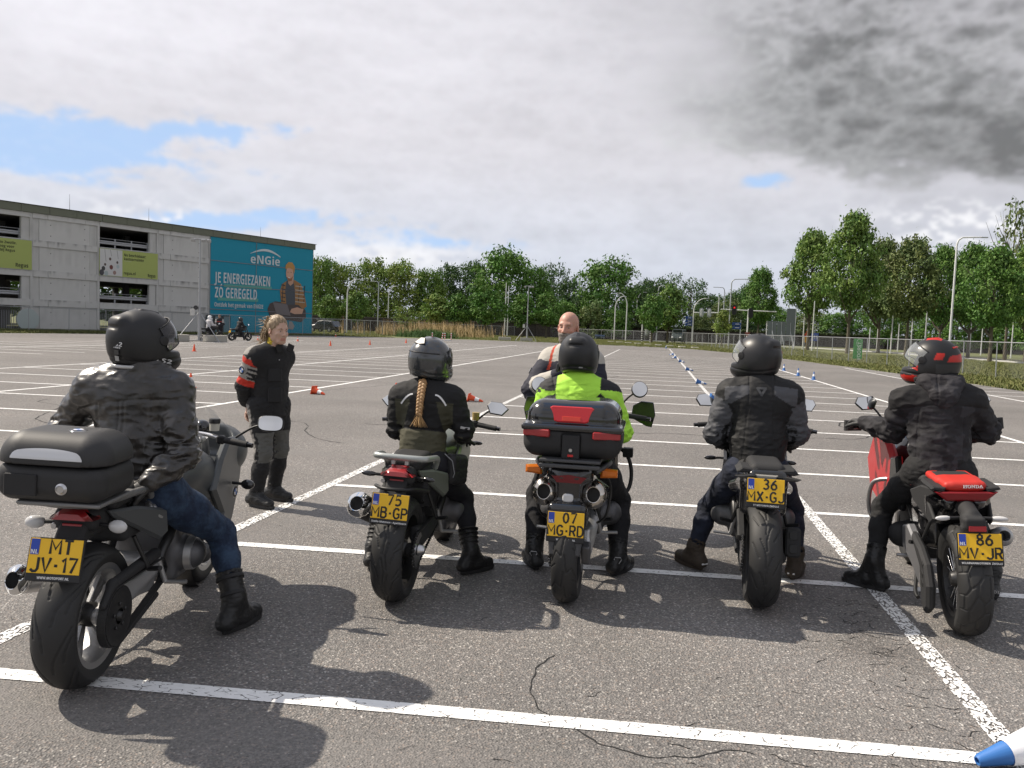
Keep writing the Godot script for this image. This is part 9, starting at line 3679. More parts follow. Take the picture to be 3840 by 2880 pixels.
func make_bike_b() -> void:
	var b := bike("naked motorcycle with olive silver tail under the rider with the plait", V(-1.46, 0, -4.57), 3, 2)
	var olive := mat(lin(0.24, 0.26, 0.22), 0.35, 0.5)
	var w := wheel(b, 0.0, 0.315, 0.18, 0.222, "b", M.dark_metal, 5)
	disc(w, -0.09, 0.13)
	chain(b, 0.118, 0.315, -0.5, 0.38)
	swingarm(b, M.black_matt, 0.085)
	engine(b, M.engine)
	front_end(b, 1.50, "b", M.dark_metal, M.dark_metal, 0.92, 0.955, -1.06, 0.4, M.black)
	bmw_tail(b, olive)
	text("F800R", 0.02, M.ink, b, at_turn(V(0.152, 0.735, -0.13), 0, 77, -16), "lettering", 0.002, true, "Droid Sans", 1.0, 0.075)
	var mb := MB.new()
	obj("hugger", blob_mesh(V(-0.13, 0.3, -0.5), V(0.16, 0.72, 0.0), 0.01, [["c", V(-0.05, 0.62, -0.19), V(0.05, 0.62, -0.19), 0.05, 0.05, 0.03], ["c", V(0.1, 0.5, -0.2), V(0.11, 0.45, -0.42), 0.03, 0.03, 0.03], ["c", V(-0.05, 0.62, -0.19), V(0.1, 0.5, -0.22), 0.05, 0.04, 0.03], ["-c", V(-0.2, 0.315, 0), V(0.2, 0.315, 0), 0.33, 0.33, 0.005]]), M.black_matt, b)
	mb.lathe([Vector2(0, 0.02), Vector2(0.02, 0.018), Vector2(0.032, 0.0), Vector2(0.036, -0.02)], Transform3D(Basis(Vector3.BACK, -PI / 2), V(0.145, 0.315, 0)), 20)
	obj("axle_nut", mb, M.steel, b)
	muffler(b, V(-0.17, 0.36, -0.45), V(-0.235, 0.575, 0.09), 0.072, M.black_matt, M.chrome)
	plate(b, V(0.0, 0.612, 0.245), -13, [DIGIT_SEVEN, DIGIT_FIVE], [LETTER_M, LETTER_B, DASH, LETTER_G, LETTER_P], "Stella Motoren - Apeldoorn")
	indicator(b, V(-0.08, 0.755, 0.05), V(-0.21, 0.762, 0.08), M.black_gloss, 0.014)
	indicator(b, V(0.08, 0.755, 0.05), V(0.2, 0.755, 0.08), M.black_gloss, 0.014)
	pipe(b, "plate_brace", [V(0.13, 0.64, -0.15), V(0.11, 0.695, 0.1), V(0.04, 0.705, 0.19), V(-0.06, 0.705, 0.19), V(-0.13, 0.7, 0.1)], 0.011, M.black)
	obj("seat", blob_mesh(V(-0.2, 0.68, -0.85), V(0.2, 0.9, 0.12), 0.01, both([["b", V(0.0, 0.765, -0.55), V(0.13, 0.05, 0.22), 0.045, 0.04], ["b", V(0.0, 0.82, -0.14), V(0.1, 0.035, 0.17), 0.03, 0.04]])), grain(mat(lin(0.016, 0.016, 0.017), 0.7), M.leather_n, 10.0, 0.4), b)
	pipe(b, "grab_rail", [V(0.145, 0.775, -0.22), V(0.168, 0.84, -0.16), V(0.16, 0.865, 0.0), V(0.12, 0.872, 0.08), V(-0.12, 0.872, 0.08), V(-0.16, 0.865, 0.0), V(-0.168, 0.84, -0.16), V(-0.145, 0.775, -0.22)], 0.019, mat(lin(0.4, 0.42, 0.4), 0.35, 0.5))
	for s in [-1.0, 1.0]:
		mb = MB.new()
		mb.box(T(V(s * 0.04, 0.85, 0.07)), V(0.025, 0.045, 0.03), 0.004)
		obj("rail_bracket", mb, M.alu, b)
		mirror(b, V(s * 0.24, 0.97, -1.08), V(s * 0.385, 1.075, -1.12), [Vector2(-s * -0.085, 0.0), Vector2(-s * -0.03, 0.045), Vector2(-s * 0.05, 0.05), Vector2(-s * 0.075, 0.02), Vector2(-s * 0.05, -0.04), Vector2(-s * -0.04, -0.05)], V(0.12, 0.34, 1), M.black)
		indicator(b, V(s * 0.14, 0.8, -1.22), V(s * 0.27, 0.8, -1.20), M.black_gloss, 0.014)
		mb = MB.new()
		mb.prism([Vector2(-0.7, 0.76), Vector2(-0.85, 0.88), Vector2(-1.10, 0.86), Vector2(-1.18, 0.74), Vector2(-1.05, 0.6), Vector2(-0.85, 0.62)], 0.04, Transform3D(Basis(Vector3.UP, -PI / 2), V(s * 0.185, 0, 0)), 0.015)
		obj("tank_panel", mb, olive, b)
	obj("tank_cover", blob_mesh(V(-0.26, 0.6, -1.2), V(0.26, 1.0, -0.6), 0.011, both([["e", V(0.04, 0.8, -0.88), V(0.15, 0.13, 0.26), 0.05]])), olive, b)
	mb = MB.new()
	mb.lathe([Vector2(0, -0.025), Vector2(0.025, -0.025), Vector2(0.027, 0.03), Vector2(0, 0.03)], T(V(0.24, 1.01, -1.08)), 18)
	obj("brake_reservoir", mb, mat(lin(0.35, 0.25, 0.08), 0.4), b)
	obj("headlight", blob_mesh(V(-0.15, 0.72, -1.42), V(0.15, 1.0, -1.15), 0.011, both([["e", V(0.03, 0.86, -1.28), V(0.1, 0.1, 0.09), 0.03]])), M.black_gloss, b)

func make_bike_c() -> void:
	var b := bike("black adventure tourer with red lensed top box in the middle of the row", V(-0.455, 0, -4.85), 0, 0)
	var w := wheel(b, 0.0, 0.315, 0.15, 0.222, "c", M.dark_metal, 5)
	disc(w, 0.085, 0.13)
	chain(b, -0.105, 0.315, -0.5, 0.38)
	swingarm(b, M.alu, 0.095)
	engine(b, M.engine)
	front_end(b, 1.54, "c", M.dark_metal, M.steel, 1.0, 1.045, -1.04, 0.42, M.black)
	var mb := MB.new()
	mb.prism([Vector2(-0.108, 0.1), Vector2(0.108, 0.1), Vector2(0.088, -0.055), Vector2(-0.088, -0.055)], 0.02, at_turn(V(0, 0.405, 0.265), -14, 0, 0), 0.006)
	obj("mud_flap", mb, grain(mat(lin(0.05, 0.05, 0.052), 0.6), M.fine_n, 16.0, 0.3), b)
	plate(b, V(0.0, 0.525, 0.262), -9, [DIGIT_ZERO, DIGIT_SEVEN], [LETTER_M, LETTER_G, DASH, LETTER_R, LETTER_D], "WWW.ESVANA.NL")
	obj("tail_unit", blob_mesh(V(-0.22, 0.45, -0.62), V(0.22, 0.9, 0.26), 0.009, both([["b", V(0, 0.7, 0.06), V(0.075, 0.12, 0.12), 0.03, 0.03], ["b", V(0.0, 0.8, -0.12), V(0.13, 0.055, 0.28), 0.04, 0.03], ["c", V(0.07, 0.8, 0.13), V(0.17, 0.66, -0.1), 0.04, 0.06, 0.03], ["b", V(0, 0.57, 0.12), V(0.11, 0.07, 0.12), 0.03, 0.03]])), M.black_gloss, b)
	for s in [-1.0, 1.0]:
		muffler(b, V(s * 0.16, 0.6, -0.36), V(s * 0.146, 0.695, 0.17), 0.078, M.black_gloss, mat(lin(0.5, 0.47, 0.43), 0.16, 1.0), 0.86)
		indicator(b, V(s * 0.12, 0.812, 0.06), V(s * 0.155, 0.812, 0.06), M.black, 0.02)
		var q := part("indicator", b)
		mb = MB.new()
		mb.prism([Vector2(-0.05, -0.022), Vector2(0.05, -0.03), Vector2(0.05, 0.03), Vector2(-0.05, 0.022)] if s > 0 else [Vector2(-0.05, -0.03), Vector2(0.05, -0.022), Vector2(0.05, 0.022), Vector2(-0.05, 0.03)], 0.05, Transform3D(Basis(Vector3.BACK, PI if s > 0 else PI), V(s * 0.225, 0.808, 0.06)), 0.012)
		obj("amber_lens", mb, M.amber, q)
		mirror(b, V(s * 0.2, 1.07, -1.04), V(s * 0.362, 1.240, -1.0), round_shape(0.058, 0.06), V(0.12, 0.34, 1), M.black)
		mb = MB.new()
		mb.prism([Vector2(-0.09 * s, -0.03), Vector2(-0.08 * s, 0.06), Vector2(-0.02 * s, 0.095), Vector2(0.07 * s, 0.09), Vector2(0.09 * s, 0.0), Vector2(0.07 * s, -0.09), Vector2(0.03 * s, -0.085)], 0.012, at_turn(V(s * 0.395, 1.055, -1.10), -8, -s * 14, 0), 0.004)
		obj("hand_guard", mb, M.black_gloss, b)
		pipe(b, "crash_bar", [V(s * 0.12, 0.88, -1.08), V(s * 0.3, 0.74, -1.08), V(s * 0.32, 0.52, -1.05), V(s * 0.16, 0.36, -0.85)], 0.014, M.black)
		pipe(b, "case_rail", [V(s * 0.16, 0.86, 0.06), V(s * 0.23, 0.7, -0.1), V(s * 0.21, 0.52, -0.12), V(s * 0.15, 0.44, -0.22)], 0.008, M.dark_metal)
		mb = MB.new()
		mb.prism([Vector2(-0.72, 0.82), Vector2(-0.9, 0.98), Vector2(-1.25, 0.98), Vector2(-1.35, 0.78), Vector2(-1.15, 0.58), Vector2(-0.92, 0.6)], 0.05, Transform3D(Basis(Vector3.UP, -PI / 2), V(s * 0.215, 0, 0)), 0.02)
		obj("tank_panel", mb, M.black_gloss, b)
		var al := part("auxiliary_lamp", b)
		mb = MB.new()
		mb.box(T(V(s * 0.3, 0.775, -1.06)), V(0.075, 0.07, 0.05), 0.008)
		obj("lamp_body", mb, M.black, al)
		mb = MB.new()
		for k in 8:
			mb.box(T(V(s * 0.3 - 0.032 + k * 0.009, 0.775, -1.025)), V(0.003, 0.066, 0.03))
		obj("cooling_fins", mb, M.black, al)
	mb = MB.new()
	mb.loft([[V(-0.125, 0.795, 0.1), V(0, 0.81, 0.1), V(0.125, 0.795, 0.1), V(0.085, 0.755, 0.1), V(-0.085, 0.755, 0.1)], [V(-0.1, 0.792, 0.185), V(0, 0.806, 0.195), V(0.1, 0.792, 0.185), V(0.07, 0.758, 0.19), V(-0.07, 0.758, 0.19)]])
	obj("tail_light", mb, mat(lin(0.14, 0.008, 0.012), 0.08), b)
	mb = MB.new()
	mb.prism(round_shape(0.032, 0.024, 3.0), 0.03, T(V(0, 0.672, 0.2)), 0.006)
	obj("plate_lamp", mb, M.clear, b)
	mb = MB.new()
	mb.box(at_turn(V(0, 0.632, 0.205), -8, 0, 0), V(0.085, 0.032, 0.015), 0.003)
	obj("reflector", mb, M.red_reflector, b)
	obj("seat", blob_mesh(V(-0.22, 0.74, -0.9), V(0.22, 0.98, 0.05), 0.011, both([["b", V(0.0, 0.81, -0.58), V(0.15, 0.05, 0.24), 0.045, 0.04], ["b", V(0.0, 0.86, -0.2), V(0.13, 0.04, 0.2), 0.03, 0.04]])), M.black_matt, b)
	var rk := mat(lin(0.075, 0.076, 0.08), 0.5, 0.4)
	mb = MB.new()
	mb.box(T(V(0, 0.885, 0.03)), V(0.36, 0.022, 0.34), 0.008)
	mb.box(T(V(0, 0.855, 0.19)), V(0.36, 0.026, 0.03), 0.008)
	obj("luggage_rack", mb, rk, b)
	pipe(b, "grab_rail", [V(0.14, 0.8, -0.28), V(0.215, 0.84, -0.15), V(0.205, 0.85, 0.04), V(0.15, 0.82, 0.13)], 0.016, rk)
	pipe(b, "grab_rail", [V(-0.14, 0.8, -0.28), V(-0.215, 0.84, -0.15), V(-0.205, 0.85, 0.04), V(-0.15, 0.82, 0.13)], 0.016, rk)
	mb = MB.new()
	var rows := []
	for j in 7:
		var r := []
		for i in 13:
			var a := lerpf(-1.0, 1.0, i / 12.0)
			r.append(V(sin(a) * (0.22 - 0.01 * j), 1.02 + j * 0.052 - 0.05 * absf(sin(a)), -1.42 + j * 0.045 + (1.0 - cos(a)) * 0.2))
		rows.append(r)
	mb.loft(rows, false, false)
	obj("windscreen", mb, M.glass, b)
	obj("tank_cover", blob_mesh(V(-0.28, 0.6, -1.3), V(0.28, 1.1, -0.6), 0.012, both([["e", V(0.05, 0.88, -0.95), V(0.18, 0.16, 0.28), 0.05]])), M.black_gloss, b)
	obj("brake_caliper", blob_mesh(V(0.04, 0.2, -0.16), V(0.18, 0.5, 0.16), 0.008, [["b", V(0.11, 0.33, 0.1), V(0.028, 0.06, 0.04), 0.012, 0.01, V(0.3, 0, 0)]]), M.engine, b)
	var t := part("top_box", b)
	obj("lower_shell", blob_mesh(V(-0.36, 0.86, -0.4), V(0.36, 1.1, 0.26), 0.01, both([["b", V(0, 1.0, -0.08), V(0.285, 0.1, 0.24), 0.08, 0.03], ["-b", V(0, 1.17, -0.1), V(0.5, 0.115, 0.4), 0.005, 0.004], ["-b", V(0, 0.96, 0.2), V(0.055, 0.09, 0.05), 0.01, 0.006]])), M.black_matt, t)
	obj("lid", blob_mesh(V(-0.36, 1.02, -0.42), V(0.36, 1.3, 0.26), 0.01, both([["b", V(0, 1.10, -0.09), V(0.272, 0.125, 0.225), 0.1, 0.03], ["b", V(0, 1.072, -0.08), V(0.296, 0.018, 0.25), 0.016, 0.015], ["-b", V(0, 0.93, -0.1), V(0.5, 0.122, 0.5), 0.005, 0.004]])), M.black_gloss, t)
	mb = MB.new()
	mb.prism([Vector2(-0.13, 0.045), Vector2(-0.115, 0.055), Vector2(0.115, 0.055), Vector2(0.13, 0.045), Vector2(0.1, -0.035), Vector2(0.08, -0.042), Vector2(-0.08, -0.042), Vector2(-0.1, -0.035)], 0.02, at_turn(V(-0.005, 1.145, 0.131), -17, 0, 0), 0.006)
	obj("centre_lens", mb, mat(lin(0.52, 0.022, 0.03), 0.16), t)
	mb = MB.new()
	mb.box(at_turn(V(-0.005, 1.128, 0.146), -17, 0, 0), V(0.11, 0.03, 0.006), 0.003)
	obj("lens_inset", mb, mat(lin(0.62, 0.05, 0.03), 0.2), t)
	for s in [-1.0, 1.0]:
		mb = MB.new()
		mb.box(at_turn(V(s * 0.205, 1.040, 0.158), 0, s * 14, 0), V(0.165, 0.046, 0.03), 0.008)
		obj("side_lens", mb, M.red_lens, t)
	mb = MB.new()
	mb.box(T(V(0, 0.965, 0.163)), V(0.105, 0.14, 0.02), 0.006)
	obj("latch", mb, M.black_matt, t)
	mb = MB.new()
	mb.lathe([Vector2(0, 0.006), Vector2(0.01, 0.006), Vector2(0.012, 0.0)], Transform3D(Basis(Vector3.RIGHT, PI / 2), V(0, 0.948, 0.174)), 14)
	obj("lock", mb, M.steel, t)
	mb = MB.new()
	mb.box(T(V(0, 0.915, 0.172)), V(0.034, 0.015, 0.014), 0.003)
	obj("release_button", mb, mat(lin(0.55, 0.02, 0.02), 0.4), t)
	mb = MB.new()
	mb.prism(round_shape(0.11, 0.028, 2.6), 0.006, at_turn(V(0, 1.212, 0.06), -62, 0, 0), 0.002)
	obj("lid_badge", mb, M.black_gloss, t)

func make_bike_d() -> void:
	var b := bike("black naked motorcycle with short right exhaust under the rider in grey and black", V(0.705, 0, -5.09), -2, 0)
	var w := wheel(b, 0.0, 0.318, 0.185, 0.222, "d", M.dark_metal, 5)
	disc(w, 0.09, 0.13)
	chain(b, -0.118, 0.318, -0.5, 0.38)
	swingarm(b, M.black_matt, 0.1)
	engine(b, M.engine)
	front_end(b, 1.50, "d", M.dark_metal, mat(lin(0.35, 0.24, 0.08), 0.35, 0.8), 0.95, 1.0, -1.0, 0.4, M.black)
	plate(b, V(-0.015, 0.742, 0.185), -12, [DIGIT_THREE, DIGIT_SIX], [LETTER_M, LETTER_X, DASH, LETTER_G, LETTER_J], "TT MOTOREN ZWOLLE")
	obj("tail_unit", blob_mesh(V(-0.24, 0.5, -0.66), V(0.24, 0.9, 0.2), 0.009, both([["b", V(0.0, 0.8, -0.12), V(0.11, 0.05, 0.25), 0.03, 0.03], ["b", V(0.03, 0.66, -0.26), V(0.11, 0.12, 0.2), 0.04, 0.05], ["c", V(0.05, 0.8, 0.06), V(0.16, 0.68, -0.3), 0.04, 0.04, 0.03]])), M.black_gloss, b)
	var mb := MB.new()
	mb.prism([Vector2(-0.05, 0.8), Vector2(0.14, 0.81), Vector2(0.165, 0.7), Vector2(0.09, 0.62), Vector2(-0.1, 0.6)], 0.15, Transform3D(Basis(Vector3.UP, -PI / 2), Vector3.ZERO), 0.02)
	obj("plate_carrier", mb, M.black_matt, b)
	for s in [-1.0, 1.0]:
		mb = MB.new()
		mb.prism([Vector2(s * 0.055, 0.86), Vector2(s * 0.15, 0.868), Vector2(s * 0.18, 0.84), Vector2(s * 0.15, 0.832), Vector2(s * 0.06, 0.835)], 0.22, T(V(0, 0.0, 0.0)), 0.008)
		obj("grab_handle", mb, M.black_matt, b)
		mb = MB.new()
		mb.prism([Vector2(s * 0.055, 0.815), Vector2(s * 0.1, 0.83), Vector2(s * 0.19, 0.815), Vector2(s * 0.165, 0.803), Vector2(s * 0.06, 0.795)], 0.04, T(V(0, 0, 0.115)), 0.006)
		obj("indicator_light", mb, mat(lin(0.05, 0.048, 0.045), 0.2), b)
		mirror(b, V(s * 0.24, 1.02, -1.02), V(s * 0.35, 1.165, -1.05), [Vector2(-s * -0.075, 0.005), Vector2(-s * -0.06, 0.04), Vector2(-s * 0.0, 0.05), Vector2(-s * 0.075, -0.005), Vector2(-s * 0.04, -0.045), Vector2(-s * -0.045, -0.045)], V(0.12, 0.34, 1), M.black_gloss)
		indicator(b, V(s * 0.17, 0.72, -1.22), V(s * 0.32, 0.715, -1.20), M.black_gloss, 0.016)
		mb = MB.new()
		mb.prism([Vector2(-0.72, 0.78), Vector2(-0.88, 0.92), Vector2(-1.15, 0.92), Vector2(-1.24, 0.78), Vector2(-1.12, 0.52), Vector2(-0.95, 0.6)], 0.05, Transform3D(Basis(Vector3.UP, -PI / 2), V(s * 0.19, 0, 0)), 0.02)
		obj("tank_panel", mb, M.black_gloss, b)
	mb = MB.new()
	mb.prism([Vector2(-0.065, 0.012), Vector2(0.065, 0.012), Vector2(0.045, -0.02), Vector2(-0.045, -0.02)], 0.03, T(V(-0.01, 0.822, 0.135)), 0.006)
	obj("tail_light", mb, mat(lin(0.3, 0.29, 0.26), 0.12), b)
	obj("seat", blob_mesh(V(-0.2, 0.72, -0.88), V(0.2, 0.92, 0.14), 0.01, both([["b", V(0.0, 0.775, -0.58), V(0.135, 0.05, 0.22), 0.045, 0.04], ["b", V(0.0, 0.845, -0.1), V(0.095, 0.035, 0.19), 0.03, 0.04]])), M.black_matt, b)
	var e := part("exhaust", b)
	obj("can", blob_mesh(V(0.06, 0.2, -0.5), V(0.3, 0.56, 0.08), 0.008, [["b", V(0.178, 0.385, -0.1), V(0.042, 0.085, 0.12), 0.02, 0.01, V(-0.28, 0, 0)], ["c", V(0.17, 0.36, -0.18), V(0.13, 0.3, -0.46), 0.055, 0.03, 0.04]]), mat(lin(0.2, 0.2, 0.21), 0.3, 0.9), e)
	mb = MB.new()
	mb.prism([Vector2(-0.045, -0.07), Vector2(-0.045, 0.08), Vector2(-0.03, 0.095), Vector2(0.03, 0.095), Vector2(0.045, 0.08), Vector2(0.045, -0.07), Vector2(0.03, -0.085), Vector2(-0.03, -0.085)], 0.06, at_turn(V(0.178, 0.405, 0.005), -14, 0, 0), 0.01)
	obj("end_cap", mb, M.black_matt, e)
	for y in [0.045, -0.035]:
		mb = MB.new()
		mb.prism([Vector2(-0.024, -0.018), Vector2(-0.024, 0.018), Vector2(-0.012, 0.027), Vector2(0.012, 0.027), Vector2(0.024, 0.018), Vector2(0.024, -0.018), Vector2(0.012, -0.027), Vector2(-0.012, -0.027)], 0.006, at_turn(V(0.178, 0.405, 0.005), -14, 0, 0) * T(V(0, y, 0.032)), 0.002)
		obj("outlet", mb, M.ink, e)
	mb = MB.new()
	mb.prism([Vector2(-0.55, 0.52), Vector2(-0.2, 0.55), Vector2(-0.02, 0.42), Vector2(-0.05, 0.38), Vector2(-0.25, 0.47), Vector2(-0.55, 0.46)], 0.05, Transform3D(Basis(Vector3.UP, -PI / 2), V(-0.12, 0, 0)), 0.01)
	obj("chain_guard", mb, M.black_matt, b)
	obj("tank_cover", blob_mesh(V(-0.28, 0.6, -1.2), V(0.28, 1.05, -0.6), 0.012, both([["e", V(0.05, 0.82, -0.9), V(0.16, 0.14, 0.26), 0.05]])), M.black_gloss, b)

func make_bike_e() -> void:
	var b := bike("red and black adventure scooter with red seat, rightmost in the row", V(1.83, 0, -4.93), -6, -5)
	var red := mat(lin(0.5, 0.012, 0.016), 0.2)
	red.clearcoat_enabled = true
	red.clearcoat = 0.8
	var w := wheel(b, 0.0, 0.315, 0.17, 0.205, "e", M.dark_metal, 32)
	disc(w, 0.09, 0.12)
	engine(b, M.black_matt)
	front_end(b, 1.58, "e", M.dark_metal, M.steel, 1.0, 1.10, -1.02, 0.42, mat(lin(0.35, 0.27, 0.12), 0.35, 0.7), 32)
	plate(b, V(0.02, 0.565, 0.275), -10, [DIGIT_EIGHT, DIGIT_SIX], [LETTER_M, LETTER_V, DASH, LETTER_J, LETTER_R], "WILDEMANMOTOREN  ZWOLLE")
	var mb := MB.new()
	mb.prism([Vector2(-0.56, 0.5), Vector2(-0.42, 0.535), Vector2(-0.1, 0.4), Vector2(0.03, 0.3), Vector2(0.0, 0.2), Vector2(-0.1, 0.2), Vector2(-0.34, 0.3), Vector2(-0.56, 0.36)], 0.055, Transform3D(Basis(Vector3.UP, -PI / 2 + 0.05), V(-0.17, 0, 0)), 0.012)
	obj("swingarm", mb, mat(lin(0.3, 0.3, 0.31), 0.42, 0.7), b)
	mb = MB.new()
	mb.prism([Vector2(-0.3, 0.515), Vector2(-0.08, 0.475), Vector2(0.07, 0.41), Vector2(0.135, 0.3), Vector2(0.115, 0.17), Vector2(0.03, 0.115), Vector2(-0.03, 0.14), Vector2(-0.05, 0.24), Vector2(-0.06, 0.36), Vector2(-0.28, 0.475)], 0.05, Transform3D(Basis(Vector3.UP, -PI / 2), V(-0.195, 0, 0)), 0.016)
	obj("chain_cover", mb, M.black_matt, b)
	mb = MB.new()
	for k in 3:
		mb.box(at_turn(V(-0.219, 0.4 - k * 0.055, 0.03 - k * 0.006), 20, 0, 0), V(0.008, 0.03, 0.05), 0.003)
	obj("cover_slots", mb, M.ink, b)
	mb = MB.new()
	mb.lathe([Vector2(0, 0.01), Vector2(0.03, 0.01), Vector2(0.034, 0.0)], Transform3D(Basis(Vector3.BACK, PI / 2), V(-0.2, 0.285, -0.1)), 18)
	obj("axle_plate", mb, M.alu, b)
	obj("body_shell", blob_mesh(V(-0.24, 0.34, -0.8), V(0.24, 0.9, 0.12), 0.011, both([["b", V(0.02, 0.72, -0.36), V(0.15, 0.1, 0.3), 0.05, 0.05], ["b", V(0.03, 0.56, -0.52), V(0.13, 0.16, 0.18), 0.05, 0.05], ["c", V(0.07, 0.76, 0.02), V(0.13, 0.68, -0.4), 0.045, 0.06, 0.04]])), M.black_gloss, b)
	obj("seat", blob_mesh(V(-0.22, 0.76, -0.86), V(0.22, 0.95, 0.12), 0.009, both([["b", V(0.0, 0.8, -0.6), V(0.14, 0.045, 0.2), 0.04, 0.04], ["b", V(0.0, 0.852, -0.15), V(0.105, 0.026, 0.2), 0.025, 0.02]])), M.black_matt, b)
	obj("seat_cover", blob_mesh(V(-0.22, 0.76, -0.5), V(0.22, 0.95, 0.16), 0.008, both([["b", V(0.015, 0.86, -0.045), V(0.095, 0.026, 0.125), 0.024, 0.02], ["b", V(0.078, 0.858, -0.22), V(0.04, 0.022, 0.16), 0.02, 0.02]])), grain(mat(lin(0.52, 0.028, 0.018), 0.55), M.leather_n, 10.0, 0.25), b)
	text("HONDA", 0.017, M.white, b, at_turn(V(0.035, 0.862, 0.0935), -6, 0, 0), "lettering", 0.004, true, "Droid Serif", 1.0, 0.1)
	for s in [-1.0, 1.0]:
		mb = MB.new()
		mb.prism([Vector2(s * 0.1, 0.855), Vector2(s * 0.165, 0.862), Vector2(s * 0.175, 0.845), Vector2(s * 0.11, 0.828)], 0.3, T(V(0, 0, -0.06)), 0.006)
		obj("grab_handle", mb, M.black_matt, b)
		mb = MB.new()
		mb.prism([Vector2(0.1, 0.835), Vector2(-0.2, 0.82), Vector2(-0.4, 0.76), Vector2(-0.34, 0.7), Vector2(-0.05, 0.62), Vector2(0.02, 0.66), Vector2(-0.1, 0.76)], 0.022, Transform3D(Basis(Vector3.UP, -PI / 2 - s * 0.12), V(s * 0.145, 0, 0)), 0.008)
		obj("tail_panel", mb, M.black_matt, b)
		indicator(b, V(s * 0.04, 0.705, 0.17), V(s * 0.165, 0.703, 0.19), M.clear, 0.013)
		mb = MB.new()
		mb.prism([Vector2(-0.8, 0.56), Vector2(-0.78, 0.82), Vector2(-0.9, 0.98), Vector2(-1.02, 1.07), Vector2(-1.16, 1.02), Vector2(-1.30, 0.84), Vector2(-1.26, 0.62), Vector2(-1.10, 0.54)], 0.06, Transform3D(Basis(Vector3.UP, -PI / 2 - s * 0.2), V(s * 0.045, 0, 0.0)), 0.022)
		obj("front_flank", mb, red, b)
		mb = MB.new()
		mb.prism([Vector2(-0.7, 0.56), Vector2(-0.74, 0.92), Vector2(-0.84, 0.9), Vector2(-0.88, 0.7), Vector2(-0.8, 0.55)], 0.05, Transform3D(Basis(Vector3.UP, -PI / 2 - s * 0.2), V(s * 0.055, 0, 0.0)), 0.012)
		obj("leg_shield", mb, M.black_gloss, b)
		pipe(b, "crash_bar", [V(s * 0.18, 0.74, -0.86), V(s * 0.335, 0.7, -0.96), V(s * 0.345, 0.46, -1.0), V(s * 0.16, 0.34, -0.9)], 0.015, mat(lin(0.5, 0.5, 0.5), 0.35, 0.8))
		mirror(b, V(s * 0.25, 1.13, -1.04), V(s * 0.355, 1.245, -1.06), [Vector2(-s * -0.055, 0.045), Vector2(-s * 0.05, 0.05), Vector2(-s * 0.075, 0.01), Vector2(-s * 0.05, -0.045), Vector2(-s * -0.03, -0.05), Vector2(-s * -0.075, 0.0)], V(0.12, 0.34, 1), M.black_gloss)
		mb = MB.new()
		mb.prism([Vector2(-0.07 * s, 0.02), Vector2(0.08 * s, 0.035), Vector2(0.085 * s, -0.04), Vector2(-0.03 * s, -0.045)], 0.05, at_turn(V(s * 0.42, 1.095, -1.08), 0, -s * 20, 0), 0.012)
		obj("hand_guard", mb, M.black_matt, b)
	mb = MB.new()
	mb.prism([Vector2(-0.16, 0.02), Vector2(0.16, 0.02), Vector2(0.1, -0.032), Vector2(-0.1, -0.032)], 0.05, T(V(0, 0.812, 0.075)), 0.01)
	obj("tail_light", mb, mat(lin(0.2, 0.006, 0.01), 0.12), b)
	obj("plate_carrier", blob_mesh(V(-0.12, 0.5, -0.2), V(0.12, 0.82, 0.32), 0.008, both([["c", V(0, 0.76, -0.02), V(0, 0.715, 0.19), 0.045, 0.04, 0.02], ["b", V(0, 0.69, 0.22), V(0.05, 0.03, 0.05), 0.015, 0.02], ["b", V(0, 0.63, 0.235), V(0.06, 0.04, 0.02), 0.01, 0.02]])), M.black_matt, b)
	mb = MB.new()
	mb.box(at_turn(V(0.01, 0.665, 0.272), -8, 0, 0), V(0.085, 0.03, 0.015), 0.003)
	obj("reflector", mb, M.red_reflector, b)
	muffler(b, V(0.17, 0.42, -0.45), V(0.2, 0.57, 0.02), 0.052, M.dark_metal, M.alu)
	obj("windscreen", (func() -> MB:
		var q := MB.new()
		var rows := []
		for j in 6:
			var r := []
			for i in 11:
				var a := lerpf(-1.0, 1.0, i / 10.0)
				r.append(V(sin(a) * 0.17, 1.05 + j * 0.05, -1.42 + j * 0.035 + (1.0 - cos(a)) * 0.15))
			rows.append(r)
		q.loft(rows, false, false)
		return q).call(), M.glass, b)
	pipe(b, "side_stand", [V(-0.13, 0.3, -0.55), V(-0.2, 0.16, -0.3), V(-0.2, 0.13, -0.22)], 0.012, M.dark_metal)
	obj("centre_fairing", blob_mesh(V(-0.24, 0.55, -1.5), V(0.24, 1.1, -0.85), 0.012, both([["e", V(0.04, 0.84, -1.18), V(0.15, 0.2, 0.22), 0.05]])), M.black_gloss, b)
# ---------------------------------------------------------------- the two learners by the garage

